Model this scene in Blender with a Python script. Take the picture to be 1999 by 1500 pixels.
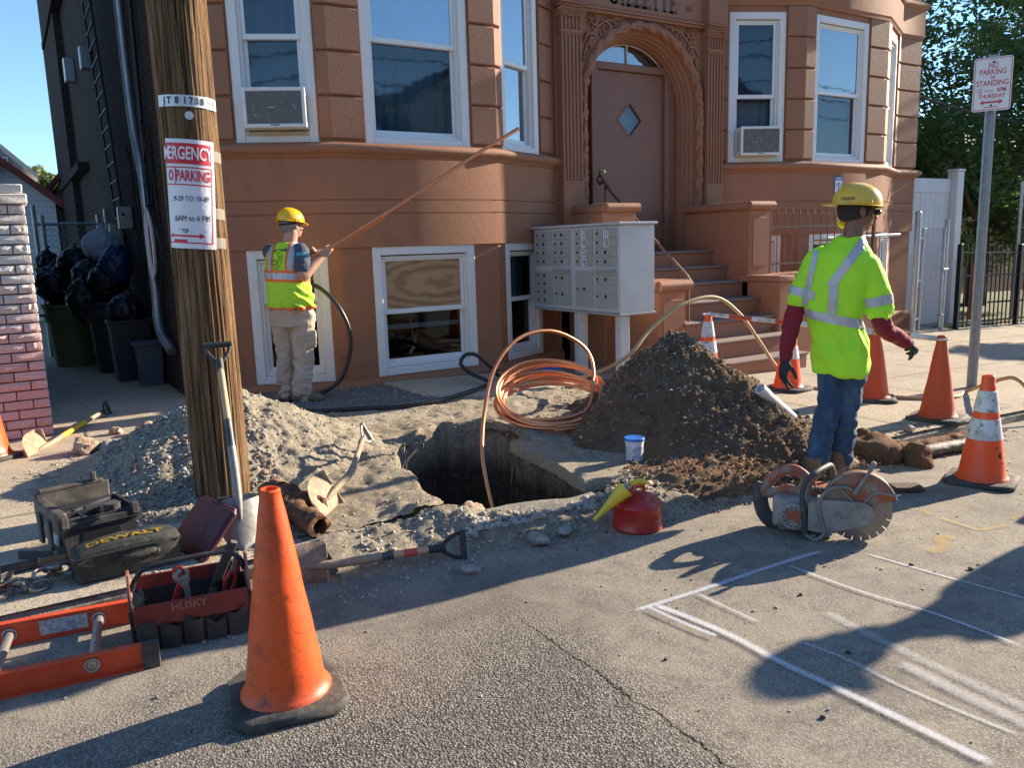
import bpy, bmesh, math, random
import numpy as np
from mathutils import Vector, Matrix, Euler, noise
from math import sin, cos, pi, radians, atan2, sqrt, hypot, degrees, floor
random.seed(7); np.random.seed(7)
for o in list(bpy.data.objects): bpy.data.objects.remove(o)
SC = bpy.context.scene
COL = SC.collection

# ------------------------------------------------ camera, world, sun, exposure
YAW, PITCH, ROLL, FPX, EYE = radians(31.67), radians(9.867), radians(1.746), 1571.0, 1.45
cd = bpy.data.cameras.new('camera'); cam = bpy.data.objects.new('camera', cd); COL.objects.link(cam)
_f = Vector((sin(YAW)*cos(PITCH), cos(YAW)*cos(PITCH), -sin(PITCH)))
_r = Vector((cos(YAW), -sin(YAW), 0)); _d = _f.cross(_r)
_R = cos(ROLL)*_r + sin(ROLL)*_d; _D = -sin(ROLL)*_r + cos(ROLL)*_d
_m = Matrix((( _R.x, -_D.x, -_f.x, 0), (_R.y, -_D.y, -_f.y, 0), (_R.z, -_D.z, -_f.z, EYE), (0, 0, 0, 1)))
cam.matrix_world = _m
cd.sensor_fit = 'HORIZONTAL'; cd.sensor_width = 36.0; cd.lens = FPX/1999*36.0
cd.clip_start = 0.05; cd.clip_end = 2000
SC.camera = cam
SUN_ELEV, SUN_AZ = 20.5, 90.6           # azimuth clockwise from +Y
w = bpy.data.worlds.new('World'); SC.world = w; w.use_nodes = True
nt = w.node_tree; nt.nodes.clear()
sky = nt.nodes.new('ShaderNodeTexSky'); sky.sky_type = 'NISHITA'; sky.sun_disc = False
sky.sun_elevation = radians(SUN_ELEV); sky.sun_rotation = radians(SUN_AZ)
sky.air_density = 1.0; sky.dust_density = 0.0; sky.ozone_density = 1.8
bg = nt.nodes.new('ShaderNodeBackground'); bg.inputs[1].default_value = 0.09
wo = nt.nodes.new('ShaderNodeOutputWorld')
tint = nt.nodes.new('ShaderNodeMix'); tint.data_type = 'RGBA'; tint.blend_type = 'MULTIPLY'; tint.inputs[0].default_value = 1; tint.inputs[7].default_value = (.74, .93, 1.13, 1)
nt.links.new(sky.outputs[0], tint.inputs[6]); nt.links.new(tint.outputs[2], bg.inputs[0]); nt.links.new(bg.outputs[0], wo.inputs[0])
sl = bpy.data.lights.new('sun', 'SUN'); sl.energy = 5.0; sl.angle = radians(0.5); sl.color = (1.0, 0.85, 0.66)
so = bpy.data.objects.new('sun', sl); COL.objects.link(so)
_s = Vector((sin(radians(SUN_AZ))*cos(radians(SUN_ELEV)), cos(radians(SUN_AZ))*cos(radians(SUN_ELEV)), sin(radians(SUN_ELEV))))
so.rotation_euler = (-_s).to_track_quat('-Z', 'Y').to_euler()
so.location = _s*60
SC.view_settings.view_transform = 'Standard'; SC.view_settings.look = 'None'
SC.view_settings.gamma = 1.0; SC.view_settings.exposure = 1.42
SC.render.engine = 'CYCLES'

# ------------------------------------------------ scene helpers
def tag(o, label=None, cat=None, group=None, kind=None):
    if label: o['label'] = label
    if cat: o['category'] = cat
    if group: o['group'] = group
    if kind: o['kind'] = kind
    return o
def thing(name, label, cat, loc=(0, 0, 0), rz=0.0, group=None, rot=None):
    o = bpy.data.objects.new(name, None); COL.objects.link(o)
    o.location = loc; o.rotation_euler = rot if rot else (0, 0, rz); o.empty_display_size = 0.1
    return tag(o, label, cat, group)
def copy_tree(o, parent=None):
    c = o.copy(); COL.objects.link(c); c.parent = parent
    for ch in [x for x in bpy.data.objects if x.parent == o]: copy_tree(ch, c)
    return c

# ------------------------------------------------ materials
def _tex(nt, kind, scale, co, detail=4, rough=.6, dist=0, **k):
    if kind == 'voronoi':
        t = nt.nodes.new('ShaderNodeTexVoronoi'); t.inputs['Scale'].default_value = scale
        t.feature = k.get('feature', 'F1'); nt.links.new(co, t.inputs['Vector']); return t.outputs['Distance']
    t = nt.nodes.new('ShaderNodeTexNoise'); t.inputs['Scale'].default_value = scale
    t.inputs['Detail'].default_value = detail; t.inputs['Roughness'].default_value = rough
    t.inputs['Distortion'].default_value = dist
    nt.links.new(co, t.inputs['Vector']); return t.outputs['Fac']
def _ramp(nt, fac, a, b, lo=0.0, hi=1.0):
    r = nt.nodes.new('ShaderNodeMapRange'); r.inputs[1].default_value = a; r.inputs[2].default_value = b
    r.inputs[3].default_value = lo; r.inputs[4].default_value = hi; r.clamp = True
    nt.links.new(fac, r.inputs[0]); return r.outputs[0]
def _mix(nt, fac, c1, c2):
    m = nt.nodes.new('ShaderNodeMix'); m.data_type = 'RGBA'
    if isinstance(fac, (int, float)): m.inputs[0].default_value = fac
    else: nt.links.new(fac, m.inputs[0])
    for i, c in ((6, c1), (7, c2)):
        if isinstance(c, (tuple, list)): m.inputs[i].default_value = (c[0], c[1], c[2], 1)
        else: nt.links.new(c, m.inputs[i])
    return m.outputs[2]
def _math(nt, op, a, b=None):
    m = nt.nodes.new('ShaderNodeMath'); m.operation = op
    for i, c in ((0, a), (1, b)):
        if c is None: continue
        if isinstance(c, (int, float)): m.inputs[i].default_value = c
        else: nt.links.new(c, m.inputs[i])
    return m.outputs[0]
def _co(nt, space='obj', stretch=None):
    if space == 'world':
        g = nt.nodes.new('ShaderNodeNewGeometry'); out = g.outputs['Position']
    else:
        g = nt.nodes.new('ShaderNodeTexCoord'); out = g.outputs['Object']
    if stretch:
        m = nt.nodes.new('ShaderNodeMapping'); m.inputs['Scale'].default_value = stretch
        nt.links.new(out, m.inputs[0]); out = m.outputs[0]
    return out
def MAT(name, col, rough=.7, metal=0.0, layers=(), bump=(), spec=.5, space='obj', stretch=None, fn=None, rvar=0.0, coat=0.0, sheen=0.0):
    """layers: (noise scale, lo, hi, colour) mixed one after another; bump: (kind, scale, strength)"""
    m = bpy.data.materials.new(name); m.use_nodes = True; nt = m.node_tree
    b = nt.nodes['Principled BSDF']
    b.inputs['Roughness'].default_value = rough; b.inputs['Metallic'].default_value = metal
    b.inputs['Specular IOR Level'].default_value = spec
    if coat: b.inputs['Coat Weight'].default_value = coat; b.inputs['Coat Roughness'].default_value = .15
    if sheen: b.inputs['Sheen Weight'].default_value = sheen
    co = _co(nt, space, stretch); cur = tuple(col)
    for L in layers:
        sc, lo, hi, c = L[:4]
        f = _ramp(nt, _tex(nt, 'noise', sc, co, 5, .65, L[4] if len(L) > 4 else 0), lo, hi)
        cur = _mix(nt, f, cur, c)
    if fn: cur = fn(nt, co, cur, b)
    if isinstance(cur, tuple): b.inputs['Base Color'].default_value = (*cur[:3], 1)
    else: nt.links.new(cur, b.inputs['Base Color'])
    if rvar: nt.links.new(_ramp(nt, _tex(nt, 'noise', 9, co, 4), .3, .7, max(0, rough-rvar), min(1, rough+rvar)), b.inputs['Roughness'])
    last = None
    for kind, sc, st in bump:
        bp = nt.nodes.new('ShaderNodeBump'); bp.inputs['Strength'].default_value = min(1, st)
        bp.inputs['Distance'].default_value = 0.02 if st <= 1 else 0.02*st
        h = _tex(nt, kind, sc, co, 6, .7); nt.links.new(h, bp.inputs['Height'])
        if last: nt.links.new(last, bp.inputs['Normal'])
        last = bp.outputs[0]
    if last: nt.links.new(last, b.inputs['Normal'])
    return m

# ------------------------------------------------ mesh helpers
class MB:
    def __init__(s): s.v = []; s.f = []; s.mi = []; s.cur = 0
    def add(s, vs, fs, T=None):
        n = len(s.v)
        s.v += [tuple(T @ Vector(p)) if T else tuple(p) for p in vs]
        s.f += [tuple(i+n for i in f) for f in fs]; s.mi += [s.cur]*len(fs); return s
    def box(s, x0, x1, y0, y1, z0, z1, b=0.0, T=None):
        if b <= 0:
            vs = [(x, y, z) for z in (z0, z1) for x, y in ((x0, y0), (x1, y0), (x1, y1), (x0, y1))]
            return s.add(vs, [(3, 2, 1, 0), (4, 5, 6, 7), (0, 1, 5, 4), (1, 2, 6, 5), (2, 3, 7, 6), (3, 0, 4, 7)], T)
        bm = bmesh.new(); bmesh.ops.create_cube(bm, size=1)
        for v in bm.verts: v.co = Vector(((x0+x1)/2+v.co.x*(x1-x0), (y0+y1)/2+v.co.y*(y1-y0), (z0+z1)/2+v.co.z*(z1-z0)))
        b = min(b, abs(x1-x0)*.49, abs(y1-y0)*.49, abs(z1-z0)*.49)
        bmesh.ops.bevel(bm, geom=bm.edges[:], offset=b, segments=1 if b < .012 else 3, affect='EDGES', profile=.6)
        bm.verts.index_update()
        s.add([v.co[:] for v in bm.verts], [[v.index for v in f.verts] for f in bm.faces], T); bm.free(); return s
    def cbox(s, c, d, b=0.0, T=None):
        return s.box(c[0]-d[0]/2, c[0]+d[0]/2, c[1]-d[1]/2, c[1]+d[1]/2, c[2]-d[2]/2, c[2]+d[2]/2, b, T)
    def quad(s, a, b, c, d): return s.add([a, b, c, d], [(0, 1, 2, 3)])
    def prism(s, poly, z0, z1, T=None):
        n = len(poly); ar = sum(poly[i][0]*poly[(i+1) % n][1]-poly[(i+1) % n][0]*poly[i][1] for i in range(n))
        if ar < 0: poly = poly[::-1]
        vs = [(x, y, z0) for x, y in poly]+[(x, y, z1) for x, y in poly]
        return s.add(vs, [tuple(range(n))[::-1], tuple(range(n, 2*n))]+[(i, (i+1) % n, n+(i+1) % n, n+i) for i in range(n)], T)
    def lathe(s, prof, n=24, T=None, cap=True):
        vs = []; fs = []
        for r, z in prof: vs += [(r*cos(2*pi*i/n), r*sin(2*pi*i/n), z) for i in range(n)]
        for k in range(len(prof)-1):
            for i in range(n): j = (i+1) % n; fs.append((k*n+i, k*n+j, (k+1)*n+j, (k+1)*n+i))
        if cap:
            if prof[0][0] > 1e-6: fs.append(tuple(range(n))[::-1])
            if prof[-1][0] > 1e-6: k = len(prof)-1; fs.append(tuple(range(k*n, k*n+n)))
        return s.add(vs, fs, T)
    def tube(s, pts, r, n=10, closed=False, cap=True, T=None, ell=None):
        P = [Vector(p) for p in pts]; m = len(P)
        R = r if isinstance(r, (list, tuple)) else [r]*m
        vs = []; fs = []; nrm = None
        for i in range(m):
            if closed: t = P[(i+1) % m]-P[i-1]
            else: t = P[min(i+1, m-1)]-P[max(i-1, 0)]
            if t.length < 1e-9: t = Vector((0, 0, 1))
            t.normalize()
            if nrm is None:
                a = Vector((0, 0, 1)) if abs(t.z) < .9 else Vector((1, 0, 0)); nrm = (a-t*a.dot(t)).normalized()
            else:
                nrm = nrm-t*nrm.dot(t)
                nrm = nrm.normalized() if nrm.length > 1e-6 else t.orthogonal().normalized()
            bn = t.cross(nrm)
            e1, e2 = ell if ell else (1, 1)
            for k in range(n):
                a = 2*pi*k/n; vs.append(P[i]+(nrm*cos(a)*e1+bn*sin(a)*e2)*R[i])
        for i in range(m if closed else m-1):
            for k in range(n):
                j = (k+1) % n; a = i*n; b = ((i+1) % m)*n; fs.append((a+k, a+j, b+j, b+k))
        if cap and not closed: fs += [tuple(range(n))[::-1], tuple(range((m-1)*n, m*n))]
        return s.add(vs, fs, T)
    def cyl(s, a, b, r, n=16, r2=None): return s.tube([a, b], [r, r if r2 is None else r2], n)
    def sphere(s, c, r, n=12, T=None):
        r3 = r if isinstance(r, (tuple, list)) else (r, r, r)
        vs = [(c[0], c[1], c[2]-r3[2])]; m = n//2
        for j in range(1, m):
            ph = -pi/2+pi*j/m
            vs += [(c[0]+r3[0]*cos(ph)*cos(2*pi*i/n), c[1]+r3[1]*cos(ph)*sin(2*pi*i/n), c[2]+r3[2]*sin(ph)) for i in range(n)]
        vs.append((c[0], c[1], c[2]+r3[2])); fs = []
        for i in range(n):
            j = (i+1) % n; fs.append((0, 1+j, 1+i)); fs.append((len(vs)-1, 1+(m-2)*n+i, 1+(m-2)*n+j))
            for k in range(m-2): a = 1+k*n; fs.append((a+i, a+j, a+n+j, a+n+i))
        return s.add(vs, fs, T)
    def grid(s, fn, nu, nv, closed_u=False):
        vs = [fn(i, j) for j in range(nv) for i in range(nu)]
        fs = [(j*nu+i, j*nu+(i+1) % nu, (j+1)*nu+(i+1) % nu, (j+1)*nu+i) for j in range(nv-1) for i in range(nu if closed_u else nu-1)]
        return s.add(vs, fs)
    def build(s, name, mat, parent=None, smooth=35, world=False, label=None, recalc=False):
        me = bpy.data.meshes.new(name)
        vs = s.v
        if world and parent is not None:
            L = parent.location; vs = [(x-L[0], y-L[1], z-L[2]) for x, y, z in vs]
        me.from_pydata([tuple(v) for v in vs], [], s.f)
        mats = mat if isinstance(mat, (list, tuple)) else [mat]
        for m in mats: me.materials.append(m)
        if len(mats) > 1: me.polygons.foreach_set('material_index', s.mi)
        if recalc:
            bm = bmesh.new(); bm.from_mesh(me); bmesh.ops.recalc_face_normals(bm, faces=bm.faces[:]); bm.to_mesh(me); bm.free()
        if smooth:
            me.polygons.foreach_set('use_smooth', [True]*len(me.polygons)); me.set_sharp_from_angle(angle=radians(smooth))
        me.update()
        o = bpy.data.objects.new(name, me); COL.objects.link(o)
        if parent is not None: o.parent = parent
        if label: o['label'] = label
        return o
def xf(loc=(0, 0, 0), rx=0, ry=0, rz=0, s=None):
    m = Matrix.Translation(loc) @ Euler((rx, ry, rz), 'XYZ').to_matrix().to_4x4()
    return m @ Matrix.Diagonal((*s, 1)) if s else m
def frame_to(a, b, up=(0, 0, 1)):
    """matrix with local Z from a to b"""
    a = Vector(a); z = (Vector(b)-a).normalized(); u = Vector(up)
    if abs(z.dot(u)) > .98: u = Vector((1, 0, 0))
    x = u.cross(z).normalized(); y = z.cross(x)
    return Matrix(((x.x, y.x, z.x, a.x), (x.y, y.y, z.y, a.y), (x.z, y.z, z.z, a.z), (0, 0, 0, 1)))
def spline(pts, n=8, closed=False):
    P = [Vector(p) for p in pts]; m = len(P); out = []
    for i in range(m if closed else m-1):
        p0 = P[(i-1) % m] if closed or i > 0 else P[0]*2-P[1]
        p1 = P[i]; p2 = P[(i+1) % m]; p3 = P[(i+2) % m] if closed or i+2 < m else P[-1]*2-P[-2]
        for k in range(n):
            t = k/n
            out.append(.5*((2*p1)+(p2-p0)*t+(2*p0-5*p1+4*p2-p3)*t*t+(3*p1-p0-3*p2+p3)*t**3))
    if not closed: out.append(P[-1])
    return out
def remesh(mb, voxel, smooth_it=4, factor=.5, keep=None):
    """weld overlapping closed solids of an MB into one continuous surface; returns MB"""
    me = bpy.data.meshes.new('tmp'); me.from_pydata([tuple(v) for v in mb.v], [], mb.f)
    bm = bmesh.new(); bm.from_mesh(me); bmesh.ops.recalc_face_normals(bm, faces=bm.faces[:]); bm.to_mesh(me); bm.free()
    o = bpy.data.objects.new('tmp', me); COL.objects.link(o)
    r = o.modifiers.new('r', 'REMESH'); r.mode = 'VOXEL'; r.voxel_size = voxel
    if smooth_it:
        s = o.modifiers.new('s', 'SMOOTH'); s.factor = factor; s.iterations = smooth_it
    dg = bpy.context.evaluated_depsgraph_get(); ev = o.evaluated_get(dg); m2 = ev.to_mesh()
    out = MB(); out.v = [tuple(v.co) for v in m2.vertices]; out.f = [tuple(p.vertices) for p in m2.polygons]; out.mi = [0]*len(out.f)
    ev.to_mesh_clear(); bpy.data.objects.remove(o); bpy.data.meshes.remove(me)
    return out
def normals(mb):
    me = bpy.data.meshes.new('t'); me.from_pydata([tuple(v) for v in mb.v], [], mb.f); me.update()
    n = [tuple(x.vector) for x in me.vertex_normals]; bpy.data.meshes.remove(me); return n
def displace(mb, fn):
    ns = normals(mb)
    mb.v = [tuple(Vector(p)+Vector(n)*fn(Vector(p), Vector(n))) for p, n in zip(mb.v, ns)]; return mb
def cut_copy(mb, planes, off):
    """copy of mb kept on the positive side of each (point, normal), pushed out along normals"""
    me = bpy.data.meshes.new('t'); me.from_pydata([tuple(v) for v in mb.v], [], mb.f)
    bm = bmesh.new(); bm.from_mesh(me); bpy.data.meshes.remove(me); bm.normal_update()
    nn = {}
    for v in bm.verts: v.co += v.normal*off
    for p, n in planes:
        bmesh.ops.bisect_plane(bm, geom=bm.verts[:]+bm.edges[:]+bm.faces[:], plane_co=p, plane_no=n, clear_inner=True)
    bm.verts.index_update(); out = MB()
    out.v = [tuple(v.co) for v in bm.verts]; out.f = [tuple(v.index for v in f.verts) for f in bm.faces]; out.mi = [0]*len(out.f)
    bm.free(); return out
def text_mb(txt, size, depth=0.001, align='CENTER', T=None, sx=1.0, bold=0.0, mb=None):
    """text as flat extruded letters in local XZ (reading along +X, up +Z, facing -Y)"""
    c = bpy.data.curves.new('t', 'FONT'); c.body = txt; c.size = size; c.extrude = depth/2; c.offset = bold
    c.align_x = align; c.align_y = 'CENTER'; c.resolution_u = 3
    o = bpy.data.objects.new('t', c); COL.objects.link(o)
    dg = bpy.context.evaluated_depsgraph_get(); ev = o.evaluated_get(dg); me = ev.to_mesh()
    mb = mb or MB(); B = Matrix(((sx, 0, 0, 0), (0, 0, -1, 0), (0, 1, 0, 0), (0, 0, 0, 1)))
    mb.add([tuple(v.co) for v in me.vertices], [tuple(p.vertices) for p in me.polygons], (T @ B) if T else B)
    ev.to_mesh_clear(); bpy.data.objects.remove(o); bpy.data.curves.remove(c); return mb
def fbm(p, s, o=4):
    return noise.fractal(Vector(p)*s, 1.0, 2.0, o, noise_basis='PERLIN_ORIGINAL')
def S(x): return -0.028*max(0.0, min(x, 60)-3.0)
# ================================================= GROUND
PIT = [(2.106,4.803),(2.368,5.10),(2.599,5.22),(2.767,5.15),(2.84,4.9),(2.86,4.54),(2.83,4.181),(2.80,3.845),(2.73,3.55),(2.62,3.43),(2.385,3.41),(2.203,3.42),(2.055,3.46),(1.875,3.56),(1.88,3.762),(1.94,4.083),(2.01,4.424)]
def seg_d(px, py, a, b):
    ax, ay = a; bx, by = b; dx, dy = bx-ax, by-ay
    t = max(0, min(1, ((px-ax)*dx+(py-ay)*dy)/(dx*dx+dy*dy+1e-12)))
    return hypot(px-ax-t*dx, py-ay-t*dy)
def sdist(x, y, poly):
    d = 1e9; ins = False; n = len(poly)
    for i in range(n):
        a = poly[i]; b = poly[(i+1) % n]; d = min(d, seg_d(x, y, a, b))
        if (a[1] > y) != (b[1] > y) and x < (b[0]-a[0])*(y-a[1])/(b[1]-a[1])+a[0]: ins = not ins
    return d if ins else -d
def YC(x):           # kerb line
    return 3.55 if x < .9 else (3.55-(x-.9)/1.6*.25 if x < 2.5 else 3.30)
def zs(x, y):        # pavement surface
    return S(x)+0.088+0.009*min(4, max(0, y-3.5))
def smooth(a, b, x):
    t = max(0, min(1, (x-a)/(b-a))); return t*t*(3-2*t)

def asphalt_fn(nt, co, cur, b):
    sp = nt.nodes.new('ShaderNodeSeparateXYZ'); nt.links.new(co, sp.inputs[0]); X, Y = sp.outputs[0], sp.outputs[1]
    nz = _tex(nt, 'noise', 1.7, co, 6, .7)
    wx = _math(nt, 'ADD', X, _math(nt, 'MULTIPLY', _math(nt, 'SUBTRACT', nz, .5), .9))
    wy = _math(nt, 'ADD', Y, _math(nt, 'MULTIPLY', _math(nt, 'SUBTRACT', _tex(nt, 'noise', 2.3, co, 6, .7), .5), .8))
    dusty = _math(nt, 'MAXIMUM', _ramp(nt, wx, 1.35, 1.75), _ramp(nt, wy, 2.1, 2.9))
    fine = _tex(nt, 'noise', 38, co, 6, .75)
    med = _tex(nt, 'noise', 5.5, co, 6, .7, .6)
    dust = _math(nt, 'MULTIPLY', _math(nt, 'ADD', _math(nt, 'MULTIPLY', dusty, .58), .08), _ramp(nt, _math(nt, 'ADD', _math(nt, 'MULTIPLY', fine, .30), med), .30, .74))
    vo = nt.nodes.new('ShaderNodeTexVoronoi'); vo.inputs['Scale'].default_value = 125; nt.links.new(co, vo.inputs['Vector'])
    sep = nt.nodes.new('ShaderNodeSeparateColor'); nt.links.new(vo.outputs['Color'], sep.inputs[0])
    st = _mix(nt, sep.outputs[0], (.035, .034, .033), (.40, .365, .31))
    st = _mix(nt, _ramp(nt, vo.outputs['Distance'], .42, .62), st, (.05, .046, .042))
    c = _mix(nt, _ramp(nt, _tex(nt, 'noise', .8, co, 3), .3, .7, 0, .45), st, (.12, .112, .10))
    c = _mix(nt, dust, c, (.365, .31, .235))
    c = _mix(nt, _ramp(nt, _tex(nt, 'noise', 170, co, 3, .7), .56, .66, 0, .55), c, (.10, .088, .07))
    c = _mix(nt, _ramp(nt, _tex(nt, 'noise', 120, co, 3, .7), .60, .68, 0, .5), c, (.52, .47, .38))
    # reddish soil smears and dark damp spots
    c = _mix(nt, _math(nt, 'MULTIPLY', _ramp(nt, _tex(nt, 'noise', 3.1, co, 5, .7, 1.2), .66, .78), _math(nt, 'MULTIPLY', dusty, .55)), c, (.36, .17, .09))
    c = _mix(nt, _ramp(nt, _tex(nt, 'noise', 4.3, co, 5, .7, .8), .60, .72, 0, .55), c, (.075, .066, .058))
    c = _mix(nt, _ramp(nt, _tex(nt, 'noise', 1.1, co, 4, .6, 1.5), .50, .68, 0, .55), c, (.115, .102, .088))
    c = _mix(nt, _ramp(nt, _tex(nt, 'noise', 13, co, 3, .6), .68, .74, 0, .5), c, (.06, .05, .045))
    # hairline crack along the patch joint
    w1 = _tex(nt, 'noise', 6, co, 5, .75); w2 = _tex(nt, 'noise', 34, co, 2)
    cx = _math(nt, 'ADD', X, _math(nt, 'ADD', _math(nt, 'MULTIPLY', _math(nt, 'SUBTRACT', w1, .5), .10), _math(nt, 'MULTIPLY', _math(nt, 'SUBTRACT', w2, .5), .022)))
    cr = _math(nt, 'MULTIPLY', _ramp(nt, _math(nt, 'ABSOLUTE', _math(nt, 'SUBTRACT', cx, 1.55)), .0015, .0055, 1, 0), _ramp(nt, Y, 2.25, 2.6, 1, 0))
    c = _mix(nt, cr, c, (.012, .010, .009))
    gap = nt.nodes.new('ShaderNodeBump'); gap.inputs['Strength'].default_value = .9; gap.inputs['Distance'].default_value = .007
    rough_amt = _math(nt, 'SUBTRACT', 1, _math(nt, 'MULTIPLY', dusty, .80))
    hh = _math(nt, 'SUBTRACT', _math(nt, 'MULTIPLY', _math(nt, 'SUBTRACT', 1, vo.outputs['Distance']), _math(nt, 'MULTIPLY', rough_amt, .7)), _math(nt, 'MULTIPLY', cr, 2.0))
    hh = _math(nt, 'ADD', hh, _math(nt, 'MULTIPLY', fine, .22))
    nt.links.new(hh, gap.inputs['Height']); nt.links.new(gap.outputs[0], b.inputs['Normal'])
    return c
ASPHALT = MAT('asphalt', (.1, .1, .1), .9, spec=.25, space='world', fn=asphalt_fn)
CONCRETE = MAT('pavement_concrete', (.50, .42, .30), .92, spec=.2, space='world',
    layers=((.9, .35, .7, (.36, .31, .24)), (7, .45, .7, (.52, .45, .35)), (60, .5, .62, (.28, .24, .19)), (3.1, .62, .74, (.20, .175, .15))), bump=(('noise', 90, .5), ('noise', 14, .25)))
KERB = MAT('kerb_stone', (.30, .27, .22), .92, spec=.2, space='world',
    layers=((4, .4, .6, (.16, .145, .125)), (30, .5, .65, (.40, .36, .30))), bump=(('noise', 60, .7), ('noise', 12, .5)))
def dirt_fn(nt, co, cur, b):
    vo = nt.nodes.new('ShaderNodeTexVoronoi'); vo.inputs['Scale'].default_value = 55; nt.links.new(co, vo.inputs['Vector'])
    sep = nt.nodes.new('ShaderNodeSeparateColor'); nt.links.new(vo.outputs['Color'], sep.inputs[0])
    c = _mix(nt, _ramp(nt, sep.outputs[0], .55, .95, 0, .6), cur, (.50, .46, .38))
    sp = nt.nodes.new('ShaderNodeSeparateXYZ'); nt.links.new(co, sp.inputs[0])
    dp = _ramp(nt, _math(nt, 'ADD', sp.outputs[2], _math(nt, 'MULTIPLY', _tex(nt, 'noise', 5, co, 5, .7), .16)), -.12, .06, 1, 0)     # darker with depth: damp subsoil plus the pit's shade in the colour
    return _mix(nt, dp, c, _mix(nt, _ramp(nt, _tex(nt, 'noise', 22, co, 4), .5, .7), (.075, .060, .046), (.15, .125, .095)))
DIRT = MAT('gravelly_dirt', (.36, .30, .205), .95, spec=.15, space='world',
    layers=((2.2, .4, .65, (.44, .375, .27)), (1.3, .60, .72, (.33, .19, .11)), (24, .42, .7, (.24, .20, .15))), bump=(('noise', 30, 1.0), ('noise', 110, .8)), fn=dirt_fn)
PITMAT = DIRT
SOIL = MAT('dark_soil', (.165, .112, .076), .97, spec=.12, space='world',
    layers=((1.6, .42, .62, (.215, .125, .072)), (5, .5, .7, (.25, .20, .135)), (60, .62, .72, (.38, .33, .26))), bump=(('noise', 34, 1.0), ('noise', 100, .9)))
GRAVELM = MAT('pale_gravel_spoil', (.42, .365, .265), .95, spec=.15, space='world',
    layers=((3, .4, .65, (.34, .29, .21)), (1.9, .62, .74, (.36, .22, .13)), (40, .45, .65, (.50, .45, .35))), bump=(('noise', 34, 1.0), ('noise', 110, .8)))
YARD = MAT('dark_crushed_stone', (.13, .13, .12), .95, spec=.2, space='world', layers=((45, .45, .6, (.26, .25, .23)), (3, .4, .7, (.17, .15, .13))), bump=(('noise', 55, 1.0),))

# road: one sheet to the horizon
mb = MB()
xs = [-160, -60, -20, -8, -3, -1.5, 0, .45, .9, 1.3, 1.7, 2.1, 2.5, 3, 4, 5, 6, 7, 8, 10, 12, 16, 22, 32, 60, 200]
ys = [-160, -60, -20, -8, -3, 0, 1, 2, 3]
vs = []; 
for x in xs:
    for y in ys: vs.append((x, y, S(x)))
    vs.append((x, YC(x)+.25, S(x)))
n = len(ys)+1
fs = [(i*n+j, (i+1)*n+j, (i+1)*n+j+1, i*n+j+1) for i in range(len(xs)-1) for j in range(n-1)]
mb.add(vs, fs); tag(mb.build('road', ASPHALT, smooth=0), kind='structure')

# pavement: grid of cells with the excavation left open
def dug(x, y): return sdist(x, y, PIT) > -0.28
mb = MB(); gx = [-160, -60, -20, -6, -2, -1, 0, .3, .6, .9]+[1.2+.1*i for i in range(31)]+[4.6, 5, 5.4, 6, 6.5, 7, 7.5, 8, 9, 10, 11, 12, 14, 17, 22, 32, 60, 200]
gyf = [0.0]+[.05*i for i in range(1, 45)]+[2.4, 2.8, 3.2, 3.6, 4.0, 4.5, 5, 8, 14, 40, 160]
idx = {}
def gv(i, j):
    if (i, j) not in idx:
        x = gx[i]; y = YC(x)+gyf[j]; idx[(i, j)] = len(mb.v); mb.v.append((x, y, zs(x, y)))
    return idx[(i, j)]
for i in range(len(gx)-1):
    for j in range(len(gyf)-1):
        cx = (gx[i]+gx[i+1])/2; cy = YC(cx)+(gyf[j]+gyf[j+1])/2
        if 1.2 < cx < 4.2 and cy < 6 and dug(cx, cy): continue
        mb.f.append((gv(i, j), gv(i+1, j), gv(i+1, j+1), gv(i, j+1))); mb.mi.append(0)
tag(mb.build('pavement', CONCRETE, smooth=0), kind='structure')
# pavement joints cut as shallow dark grooves
mb = MB()
GROOVE = MAT('joint_dirt', (.10, .085, .065), .95)
for x in (-1.1, .38, 5.6, 7.1, 8.6, 10.1, 11.6, 13.1, 14.6):
    y0, y1 = YC(x)+.16, 7.3
    if x < 1: y1 = 7.0
    pts = [(x+.004*sin(17*k), y0+(y1-y0)*k/12) for k in range(13)]
    for a, b_ in zip(pts, pts[1:]): mb.quad((a[0]-.005, a[1], zs(*a)+.004), (a[0]+.005, a[1], zs(*a)+.004), (b_[0]+.005, b_[1], zs(*b_)+.004), (b_[0]-.005, b_[1], zs(*b_)+.004))
for yy in (4.9, 6.3):
    for x0, x1 in ((-6, .3), (5.2, 18)):
        m_ = 16
        for k in range(m_):
            a = x0+(x1-x0)*k/m_; c = x0+(x1-x0)*(k+1)/m_
            mb.quad((a, yy-.005, zs(a, yy)+.006), (c, yy-.005, zs(c, yy)+.006), (c, yy+.005, zs(c, yy)+.006), (a, yy+.005, zs(a, yy)+.006))
tag(mb.build('pavement_joint', GROOVE, smooth=0), kind='structure')

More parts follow.
